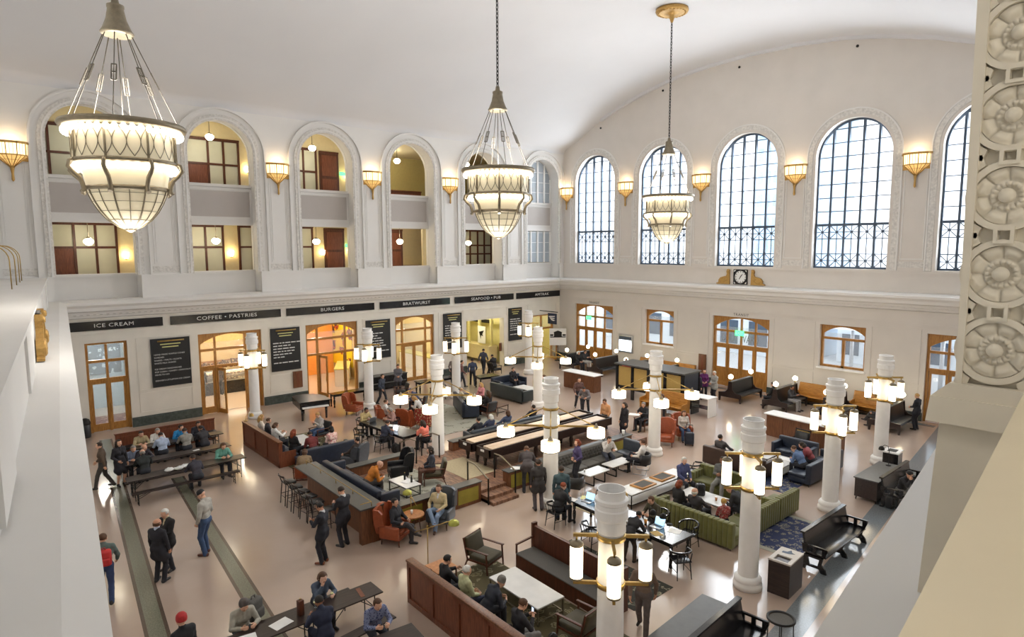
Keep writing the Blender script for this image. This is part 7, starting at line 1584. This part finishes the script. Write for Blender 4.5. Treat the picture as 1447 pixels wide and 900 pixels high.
# centre sofas
person('man in a cream jumper on the slate sofa, centre back', 'back', (8.35, -15.72), 64, (206, 196, 168), DK, 'a', 'grey', 'short'); frame_chair('dark armchair under the woman in a pink scarf', (8.22, -14.39), 160, 'mahog', 'bleather', grp='open-frame armchairs'); person('woman in a pink scarf and black clothes, centre back', 'wsit', (8.22, -14.39), 270, (226, 150, 156), BK, 'a', 'blonde', 'long'); frame_chair('dark armchair under the dark-haired woman by the framed table', (10.04, -15.46), 90, 'mahog', 'bleather', grp='open-frame armchairs'); person('dark-haired woman in black by the low framed table', 'cross', (10.04, -15.46), 190, (34, 32, 36), BK, 'a', 'brown', 'long')
for lab, y, top, hr, st in (('person in black on the long slate sofa', -18.9, (44, 46, 54), 'black', 'short'), ('white-haired person in navy on the long slate sofa', -18.2, (64, 70, 96), 'white', 'bob'), ('person in blue leaning on the long slate sofa', -17.2, (76, 88, 118), 'brown', 'bob'), ('dark-haired person at the far end of the long slate sofa', -15.6, (50, 48, 52), 'dark', 'short')): person(lab, 'back', (13.5, y), 180, top, DK, 'a', hr, st)
person('person in black on the navy sofa, centre back', 'sit', (6.1, -10.3), 0, (36, 36, 42), DK, 'a', 'dark', 'short'); frame_chair('slate armchair under the person in a green patterned top', (9.12, -10.44), 150, 'black', 'slate', grp='open-frame armchairs'); person('person in a green patterned top beside the pendant column, centre back', 'sit', (9.12, -10.44), 240, (120, 130, 92), DK, 'a', 'brown', 'bob')
# platform
person('bald man in an orange sweater on the navy banquette', 'hunch', (16.5, -25.85), 80, (192, 116, 36), (66, 62, 60), 'a', 'white', None, z=0.34, s=1.05); person('curly-haired woman in a dark jacket on the platform', 'wsit', (16.75, -23.4), 240, (56, 60, 72), (110, 78, 66), 'd', 'dark', 'curly', z=0.34)
person('person in dark clothes in the slate wing chair seen from behind', 'back', (12.65, -24.35), 210, (60, 50, 46), DK, 'a', 'black', 'short'); person('brown-haired person in the cognac armchair at the counter end', 'hunch', (12.9, -26.5), 150, (140, 120, 92), DK, 'a', 'brown', 'bob')
person('woman in black in the cognac wing chair, legs stretched out', 'cross', (19.28, -26.36), 28, (34, 36, 44), (58, 56, 60), 'a', 'black', 'short'); person('man in a tan jacket and jeans in the slate wing chair', 'cross', (19.22, -24.85), 305, (196, 180, 140), (128, 150, 180), 'a', 'brown', 'short', (80, 52, 40), shirt=(214, 216, 222))
# foreground settle
for lab, pose, x, top, bot, hr, st, sk in (('person in a black hooded top reading on the foreground settle', 'read', 23.1, (34, 34, 38), DK, 'black', 'short', 'a'), ('white-haired man in a pale green shirt on the foreground settle', 'sit', 23.85, (190, 192, 150), (44, 50, 74), 'white', 'short', 'a'), ('man in a black T-shirt looking at his phone on the foreground settle', 'sphone', 25.7, (38, 38, 44), (120, 118, 116), 'brown', 'short', 'a')): person(lab, pose, (x, -27.3), 80, top, bot, sk, hr, st)
person('person in a grey knit cap sitting forward beside the marble table', 'hunch', (24.45, -27.2), 80, (44, 48, 60), DK, 'a', (120, 116, 110), 'beanie')
# by the pendant column
person('man in a dark coat bending over the ledge papers', 'bend', (18.93, -20.82), 140, (66, 60, 62), DK, 'b', 'brown', 'short'); person('man in a dark grey coat seen from behind', 'coat', (20.40, -21.66), 150, (58, 56, 58), (86, 80, 86), 'b', 'dark', 'short'); person('man in a teal jacket seen from behind beside the column', 'coat', (21.41, -21.61), 140, (62, 84, 92), (36, 44, 66), 'b', 'dark', 'short', s=1.02)
person('red-haired woman in a purple top standing by the tufted sofa', 'hip', (19.75, -19.08), 240, (66, 56, 96), (34, 36, 46), 'd', 'red', 'bob'); person('man in a white sweater on the tufted sofa', 'chin', (19.1, -16.7), -30, (214, 210, 206), (66, 70, 82), 'a', 'dark', 'short'); person('man in a white shirt in the black tub chair by the column', 'cross', (20.46, -16.29), 205, (232, 228, 222), (34, 36, 46), 'a', 'brown', 'short')
# far end of the shuffleboard
person('man in an orange shirt at the far end of the shuffleboard tables', 'pocket', (16.3, -13.5), 270, (216, 160, 112), DK, 'b', 'brown', 'short', z=0.0); person('woman in a black coat and magenta scarf near the far steps', 'coat', (17.39, -13.46), 250, (38, 36, 42), (40, 46, 66), 'a', 'dark', 'bob')
person('person in grey stooping behind the shuffleboard tables', 'bend', (13.0, -11.2), 300, (120, 116, 118), DK, 'b', 'dark', 'short'); person('person in brown walking behind the shuffleboard tables', 'walk', (12.2, -10.9), 330, (104, 76, 70), DK, 'a', 'dark', 'short')
frame_chair('dark armchair under the man reading a newspaper', (16.9, -11.4), 180, 'mahog', 'bleather', grp='open-frame armchairs'); person('man in black reading a newspaper beyond the platform', 'read', (16.9, -11.4), 270, (40, 40, 46), DK, 'a', 'grey', 'short'); person('person in grey seated on the oak bench beyond the platform', 'hunch', (16.0, -8.4), 280, (124, 120, 124), DK, 'a', 'brown', 'bob')
wing_chair('cognac wing chair partly hidden by the column, right of the platform', (19.0, -12.6), -150, 'cognac', grp='wing chairs'); wing_chair('cognac wing chair under the brown-haired woman with luggage', (19.0, -11.3), -125, 'cognac', grp='wing chairs'); person('brown-haired woman in a pale top asleep in the cognac wing chair', 'wsit', (19.05, -11.35), -40, (196, 190, 186), JN, 'a', 'brown', 'long')
for lab, pose, px, py, f, top, hr, st in (('man in a dark coat, left of a waiting couple, far floor', 'coat', 15.31, -5.09, 300, (44, 46, 56), 'grey', 'short'), ('woman in a dark coat, right of a waiting couple, far floor', 'coat', 15.65, -4.97, 300, (48, 50, 62), 'blonde', 'bob'), ('woman in a purple jacket standing before the large transit doors', 'wstand', 15.45, -3.95, 310, (96, 34, 96), 'black', 'short'), ('man in a pale grey jacket standing before the large transit doors', 'clasp', 16.13, -3.95, 250, (164, 164, 160), 'white', 'short'), ('person in red standing at the far wall bench', 'stand', 10.2, -4.4, 300, (160, 70, 60), 'dark', 'short'), ('man in a dark suit standing at the far right bench', 'clasp', 25.55, -1.85, 170, (34, 36, 46), 'blonde', 'short'), ('person in dark grey by the corner transit doors', 'walk', 0.00, 1.25, 200, (80, 82, 88), 'dark', 'short')): person(lab, pose, (px, py), f, top, DK, 'a', hr, st)
# waiting benches
person('man in grey trousers reading on the bench by the large doors', 'read', (19.85, -2.6), 0, (60, 60, 64), (150, 148, 150), 'c', 'black', 'short'); person('person in black on the bench, back to the man in grey trousers', 'sit', (18.95, -2.7), 180, BK, DK, 'a', 'dark', 'short'); person('person in dark trousers on the far right bench behind a column', 'cross', (24.25, -2.8), 180, (50, 50, 54), (60, 58, 58), 'b', 'dark', 'short')
person('white-haired person in black on the bench nearest the corner', 'sit', (4.6, -2.8), 0, BK, DK, 'a', 'white', 'bob'); person('person in black and white on the bench nearest the corner', 'read', (4.6, -2.1), 0, (60, 58, 62), (200, 198, 196), 'a', 'dark', 'short')
# green sofas and library table
person('red-haired woman in black on the green sofa', 'wsit', (23.95, -18.95), 80, (36, 34, 36), DK, 'a', 'red', 'bob'); person('white-haired man in dark grey on the green sofa', 'back', (24.6, -18.85), 90, (64, 62, 66), DK, 'a', 'white', 'fringe'); person('child in a red floral top and a yellow hat in the sofa corner', 'sit', (25.45, -18.75), 140, (0, 0, 0), DK, 'a', (190, 150, 80), 'beanie', s=0.78, m_top=M['redfloral'], z=0.05)
person('bald man in a black sweater leaning in on the green corner sofa', 'hunch', (25.55, -17.75), 190, (46, 46, 50), DK, 'a', 'grey', None, s=1.06); person('man in grey with folded hands on the green sofa facing the viewer', 'fold', (23.75, -16.05), 285, (96, 96, 94), (140, 140, 136), 'c', 'black', 'short', s=1.04); person('white-haired person in a blue sweater at the end of the green sofas', 'sit', (22.75, -16.9), -20, (80, 86, 130), DK, 'd', 'white', 'short')
person('man in dark grey leaning back on the brown sofa', 'back', (22.1, -13.2), 90, (88, 84, 86), DK, 'a', 'dark', 'short'); person('red-haired person in black writing at the right library table', 'table', (21.6, -21.98), 92, (38, 38, 42), DK, 'd', 'red', 'short'); person('brown-haired person lit by a lamp at the right library table', 'table', (24.15, -20.3), 262, (76, 72, 56), DK, 'a', 'brown', 'short'); person('black-haired person in black with their back turned at the right library table', 'bend', (24.6, -22.2), 95, (40, 40, 44), (66, 54, 44), 'b', 'black', 'short', s=0.88)
person('person in blue bending over a newspaper on the navy sofa', 'hunch', (24.95, -12.3), 170, (96, 120, 160), DK, 'a', 'brown', 'short'); person('person in red and blue on the navy sofa at the right back', 'hunch', (24.95, -11.5), 190, (150, 70, 76), DK, 'a', 'dark', 'bob'); person('man in a black coat and cap with a hand on his face, right pew', 'chin', (28.2, -12.35), -20, (36, 36, 40), (110, 108, 106), 'a', (34, 34, 38), 'cap')
# ------------------------------------------------------------------ small things on tables and floors
laptop('open laptop before the man in the tan shirt, left library table', (9.3, -21.75), -85, 0.75); laptop('open laptop before the man in the navy sweater', (11.4, -21.85), 8, 0.75, 'screen')
laptop('open laptop at the far left of the right library table', (22.2, -21.25), 5, 0.75); laptop('bright laptop in the middle of the right library table', (24.0, -21.4), 8, 0.75, 'screen'); laptop('open laptop before the black-haired person, right library table', (24.75, -21.15), 0, 0.75)
paper('white papers at the near right of the right library table', (25.25, -21.0), 20, 0.75, (0.35, 0.28)); paper('brown notebook at the near edge of the right library table', (25.0, -21.5), -20, 0.75, (0.3, 0.25), 'weave'); paper('yellow pad at the far left of the right library table', (21.95, -21.1), 30, 0.75, (0.25, 0.3), 'lettergold'); paper('open white book before the red-haired writer', (21.75, -21.5), 10, 0.75, (0.35, 0.24)); paper('white papers spread on the left library table', (10.6, -21.4), 30, 0.75, (0.4, 0.3))
paper('white sheets on the ledge under the bending man', (18.4, -20.9), 40, 0.742, (0.35, 0.3)); paper('white menu sheet on the near foreground table', (22.3, -31.0), 15, 0.752, (0.3, 0.42)); paper('white menu sheet at the bottom edge beside the knit-capped man', (22.35, -31.75), -10, 0.752, (0.3, 0.42)); paper('dark menu lying at the far end of the foreground table', (22.3, -29.15), 80, 0.752, (0.1, 0.42), 'mahogp'); paper('white card on the middle left table', (8.45, -29.0), 10, 0.752, (0.12, 0.25)); paper('open newspaper held up beyond the platform', (16.8, -12.0), 30, 0.82, (0.5, 0.4)); paper('white papers on the marble table of the platform', (17.05, -24.6), 20, 0.795, (0.3, 0.4)); paper('newspaper on the small marble table of the navy sofas', (24.1, -11.9), 10, 0.465, (0.5, 0.35))
for i, (x, y) in enumerate(((10.35, -30.4), (10.4, -30.1), (10.3, -29.85))):
    mb = MB(); rnd = random.Random(i); n = 12
    mb.ell((0, 0, 0.05), (0.14, 0.16, 0.06), 14, 8); mb.v = [(a + rnd.uniform(-.015, .015), b + rnd.uniform(-.015, .015), max(0, c + rnd.uniform(-.02, .02))) for a, b, c in mb.v]
    o = mb.build('food_wrapper', 'paper'); o.location = (x, y, 0.75); tag(o, ('crumpled white food wrapper, left end of the front left table', 'crumpled white food wrapper, middle of the three on the front left table', 'crumpled white food wrapper, right end of the three on the front left table')[i], 'wrapper', 'white wrappers on the front left table')
t = thing('bottle_box', 'tall dark box standing on the foreground trestle table', 'box', (22.25, -30.55, 0.75), 10); MB().rbox((-0.06, -0.06, 0), (0.06, 0.06, 0.34), 0.01).build('body', 'mahog', t); MB().cyl((0, 0, 0.34), (0, 0, 0.38), 0.015, n=8).build('knob', 'brass', t)
def wine(lab, loc, z):
    t = thing('wine_glass', lab, 'glass', (loc[0], loc[1], z), 0, 'wine glasses'); MB().lathe([(0.035, 0), (0.034, 0.004), (0.005, 0.01), (0.005, 0.08), (0.03, 0.1), (0.04, 0.14), (0.034, 0.19)], n=16, capt=False).build('glass', 'glass', t); MB().lathe([(0.02, 0.1), (0.034, 0.125), (0.036, 0.14)], n=16).build('wine', 'lettergold', t)
wine('wine glass before the woman resting her chin', (22.1, -29.75), 0.75); wine('wine glass left of the tall dark box, foreground table', (22.2, -30.2), 0.75)
bottle('dark bottle beside the orange-sweatered man', (16.85, -24.6), 0.79); bottle('dark bottle nearer the curly-haired woman', (17.2, -24.55), 0.79); cup('brown paper cup on the marble table in the green sofas', (24.5, -17.6), 0.48, 'cognacwood'); cup('white cup on the sled-leg table near the woman in purple', (19.8, -18.75), 0.45, lid=False, s=0.8); cup('takeaway cup on the side table at the foreground settle end', (26.8, -27.05), 0.5, 'cognacwood', 1.5); cup('second takeaway cup on the side table, nearer the edge', (26.9, -27.3), 0.5, 'cognacwood', 1.2); cup('orange drink cup beside the bright laptop', (24.4, -21.2), 0.75, 'orange', 1.2); cup('pale green tumbler on the ledge beyond the grey sofa', (18.4, -14.8), 0.74, 'white', 1.6); cup('cup lit by the lamp on the small round table', (18.95, -25.65), 0.555, lid=False)
bag('dark backpack on the marble table inside the green sofas', (23.9, -17.6), 40, 'bleather', 0.9, 0.48); bag('dark bag on the floor beside the man in the navy sweater', (12.05, -22.1), 10, 'bleather', 0.9); bag('black bag under the pew of the man in a cap', (28.05, -12.75), 90, 'bleather', 1.0); bag('green and black backpack behind the knit-capped man', (21.2, -31.2), -60, 'greyfab', 1.1, 0.44); bag('red backpack on the shoulder line at the left ledge', (16.34, -33.24), 80, M['redbag'] if 'redbag' in M else 'cognac', 0.9, 0.95) if False else None
t = thing('suitcase', 'navy wheeled suitcase beside the woman in the cognac wing chair', 'suitcase', (19.75, -11.9, 0), 30); MB().rbox((-0.2, -0.13, 0.05), (0.2, 0.13, 0.58), 0.05).build('body', 'navy', t); mb = MB(); [mb.cyl((s * 0.13, -0.12, 0.55), (s * 0.13, -0.14, 0.95), 0.01, n=6) for s in (-1, 1)]; mb.beam((-0.14, -0.14, 0.95), (0.14, -0.14, 0.95), 0.025); mb.build('handle', 'blackm', t)
for s in (-1, 1): MB().cyl((s * 0.16 - 0.02, -0.1, 0.04), (s * 0.16 + 0.02, -0.1, 0.04), 0.04, n=10).build('wheel', 'blackm', t)
desk_lamp('brass-lit desk lamp at the middle of the right library table', (23.55, -20.95), 60, 0.75, 0.55, 'brass'); desk_lamp('black desk lamp beside the bright laptop', (24.3, -20.9), -120, 0.75, 0.42); desk_lamp('black desk lamp before the brown-haired person', (24.9, -20.75), 170, 0.75, 0.4)
desk_lamp('small lit lamp on the ledge by the tufted sofa', (18.4, -16.0), 200, 0.74, 0.35); desk_lamp('small lit lamp at the far end of the mahogany settle', (6.5, -26.42), 0, 1.05, 0.3, 'brass')
for nm, loc, rz, z in (('phone in the hand of the suited man with brown shoes', None, 0, 0),): pass
t = thing('phone', 'lit phone held by the man in a black T-shirt', 'phone', (25.75, -26.9, 0.97), 80 - 90 + 0); MB().rbox((-0.04, -0.006, -0.075), (0.04, 0.006, 0.075), 0.004).build('case', 'blackm', t); MB().box((-0.036, -0.0075, -0.07), (0.036, -0.0062, 0.07)).build('screen', 'phone', t)

# ------------------------------------------------------------------ remaining fittings
t = thing('wall_screen', 'bright information screen on the far wall, left of the first low window', 'screen', (6.66, -0.02, 1.8)); MB().rbox((-0.64, -0.1, -0.62), (0.64, 0, 0.66), 0.02).build('case', 'chrome', t); MB().box((-0.55, -0.106, -0.5), (0.55, -0.1, 0.3)).build('display', 'screen', t); MB().box((-0.55, -0.106, 0.33), (0.55, -0.1, 0.55)).build('header', 'steel', t)
t = thing('notice_board', 'brown wooden notice board on the far wall beside the large transit doors', 'board', (12.87, -0.02, 1.25)); MB().box((-0.27, -0.06, -0.6), (0.27, 0, 0.6)).build('frame', 'walnutv', t); MB().box((-0.1, -0.07, -0.5), (0.1, -0.06, 0.5)).build('panel', 'mahogp', t)
t = thing('notice_board', 'small brown wooden notice on the left wall below the second menu board', 'board', (0.03, -21.35, 1.25), 90); MB().box((-0.27, -0.06, -0.5), (0.27, 0, 0.45)).build('frame', 'walnutv', t); MB().box((-0.08, -0.07, -0.42), (0.08, -0.06, 0.38)).build('panel', 'mahogp', t)
t = thing('waste_bin', 'black square bin with a white top near the far right column', 'bin', (26.95, -9.3, 0), 4); MB().box((-0.26, -0.3, 0), (0.26, 0.3, 0.9)).build('body', 'black', t); MB().box((-0.28, -0.32, 0.9), (0.28, 0.32, 0.95)).build('lid', 'white', t); MB().box((-0.15, -0.2, 0.95), (0.15, 0.2, 0.955)).build('opening', 'blackm', t)
for i, (x, lab) in enumerate(((3.0, 'farthest gilded hoop of the railing on the near end ledge'), (4.5, 'second gilded hoop of the railing on the near end ledge'), (6.8, 'third gilded hoop of the railing on the near end ledge'), (9.6, 'nearest gilded hoop of the railing on the near end ledge'))):
    t = thing('hoop_railing', lab, 'railing', (x, wline(x, 0.75), 7.43), -5.8, 'gilded hoops on the near end ledge'); mb = MB(); mb.tube([(0, 0.0, 0)] + [(0, -0.5 + 0.5 * math.cos(a), 0.9 + 0.5 * math.sin(a)) for a in np.linspace(0, PI, 13)] + [(0, -1.0, 0)], 0.016, 6); mb.build('hoop', 'brass', t)
for x, y, rz, lab in ((2.4, -27.9, 10, 'pair'),): pass
t = thing('information_stand', 'white A-frame notice on a thin stand by the yellow passage', 'stand', (0.7, -3.9, 0), 90); MB().lathe([(0.16, 0), (0.16, 0.02), (0.02, 0.03)], n=14).build('base', 'blackm', t); MB().cyl((0, 0, 0.02), (0, 0, 1.0), 0.012, n=6).build('pole', 'blackm', t); MB().box((-0.2, -0.01, 1.0), (0.2, 0.01, 1.5)).build('panel', 'paper', t)

person('person in brown walking past behind the nearest lantern column', 'walk', (26.85, -24.53), 300, (112, 92, 80), (96, 86, 84), 'b', 'dark', 'short'); person('person in brown walking along the left wall by the waste bin', 'walk', (8.46, -32.15), 250, (92, 76, 62), (70, 66, 62), 'a', 'dark', 'short')
M['redbag'] = mat('red_nylon', (190, 44, 44), 0.6); bag('red backpack worn by the person in the teal sweater, left edge', (17.50, -33.46), -100, 'redbag', 0.9, 1.02)

# ------------------------------------------------------------------ light
w = bpy.data.worlds.new('world'); scene.world = w; w.use_nodes = True
nt = w.node_tree; bg = nt.nodes['Background']
sky = nt.nodes.new('ShaderNodeTexSky'); sky.sky_type = 'HOSEK_WILKIE'; sky.turbidity = 8; sky.sun_direction = (0.3, -0.5, 0.6)
mx = nt.nodes.new('ShaderNodeMixRGB'); mx.inputs[0].default_value = 0.75; mx.inputs[2].default_value = (0.86, 0.93, 1.0, 1)
nt.links.new(sky.outputs['Color'], mx.inputs[1]); nt.links.new(mx.outputs['Color'], bg.inputs['Color']); bg.inputs['Strength'].default_value = 2.4
def area(name, loc, rot, sx, sy, power, col=(1, 1, 1)):
    l = bpy.data.lights.new(name, 'AREA'); l.shape = 'RECTANGLE'; l.size = sx; l.size_y = sy; l.energy = power; l.color = col
    o = bpy.data.objects.new(name, l); COL.objects.link(o); o.location = loc; o.rotation_euler = rot; return o
for i, (a, b) in enumerate(WX):   # daylight through the arched windows
    area('daylight', ((a + b) / 2, 0.9, 11.3), (R(-80), 0, 0), 3.6, 7.4, 720, (0.87, 0.94, 1.0))
def point(name, loc, power, rad=0.2, col=(1, 0.94, 0.88)):
    l = bpy.data.lights.new(name, 'POINT'); l.energy = power; l.shadow_soft_size = rad; l.color = col
    o = bpy.data.objects.new(name, l); COL.objects.link(o); o.location = loc; return o
scene.view_settings.view_transform = 'Standard'; scene.view_settings.look = 'None'; scene.view_settings.gamma = 1.0
scene.view_settings.use_curve_mapping = False; scene.view_settings.exposure = 0.68
cy = scene.cycles
cy.use_denoising = True; cy.max_bounces = 7; cy.diffuse_bounces = 4; cy.glossy_bounces = 3; cy.transmission_bounces = 4; cy.transparent_max_bounces = 10
cy.caustics_reflective = False; cy.caustics_refractive = False; cy.sample_clamp_indirect = 6.0
for (x, y, z) in ((16.6, -9.45, 11.0), (18.35, -21.6, 11.15), (18.6, -32.6, 11.25)):
    l = bpy.data.lights.new('chandelier_light', 'AREA'); l.shape = 'DISK'; l.size = 1.9; l.energy = 240; l.color = (1, 0.97, 0.94)
    o = bpy.data.objects.new('chandelier_light', l); COL.objects.link(o); o.location = (x, y, z - 0.02); o.rotation_euler = (PI, 0, 0)
    point('chandelier_bowl_light', (x, y, z - (2.6 if y < -30 else 3.6)), 130 if y < -30 else 330, 0.6, (1, 0.96, 0.9))
for p in SCL: point('sconce_light', p, 13, 0.12, (1, 0.78, 0.5))
for y in (-30.5, -25, -19, -13.5, -8): point('corridor_light', (-2.0, y, 9.2)  , 28, 0.2, (1, 0.92, 0.76)); point('corridor_light', (-2.0, y, 14.0)  , 28, 0.2, (1, 0.92, 0.76))
for z in (9.6, 14.6): point('lounge_light', (-6.5, -11.5, z), 120, 0.3, (1, 0.92, 0.76))
for x, y, p in ((-3, -30.6, 160), (-3, -26.5, 160), (-3.5, -23.2, 160), (-3, -18.8, 200), (-2.5, -13, 200), (-2.4, -7.2, 110), (-2, -2, 80)): point('shop_light', (x, y, 4.2), p, 0.3, (1, 0.93, 0.8))
point('viewer_corridor_light', (36.6, -35.0, 10.4), 32, 0.3, (1, 0.93, 0.82))
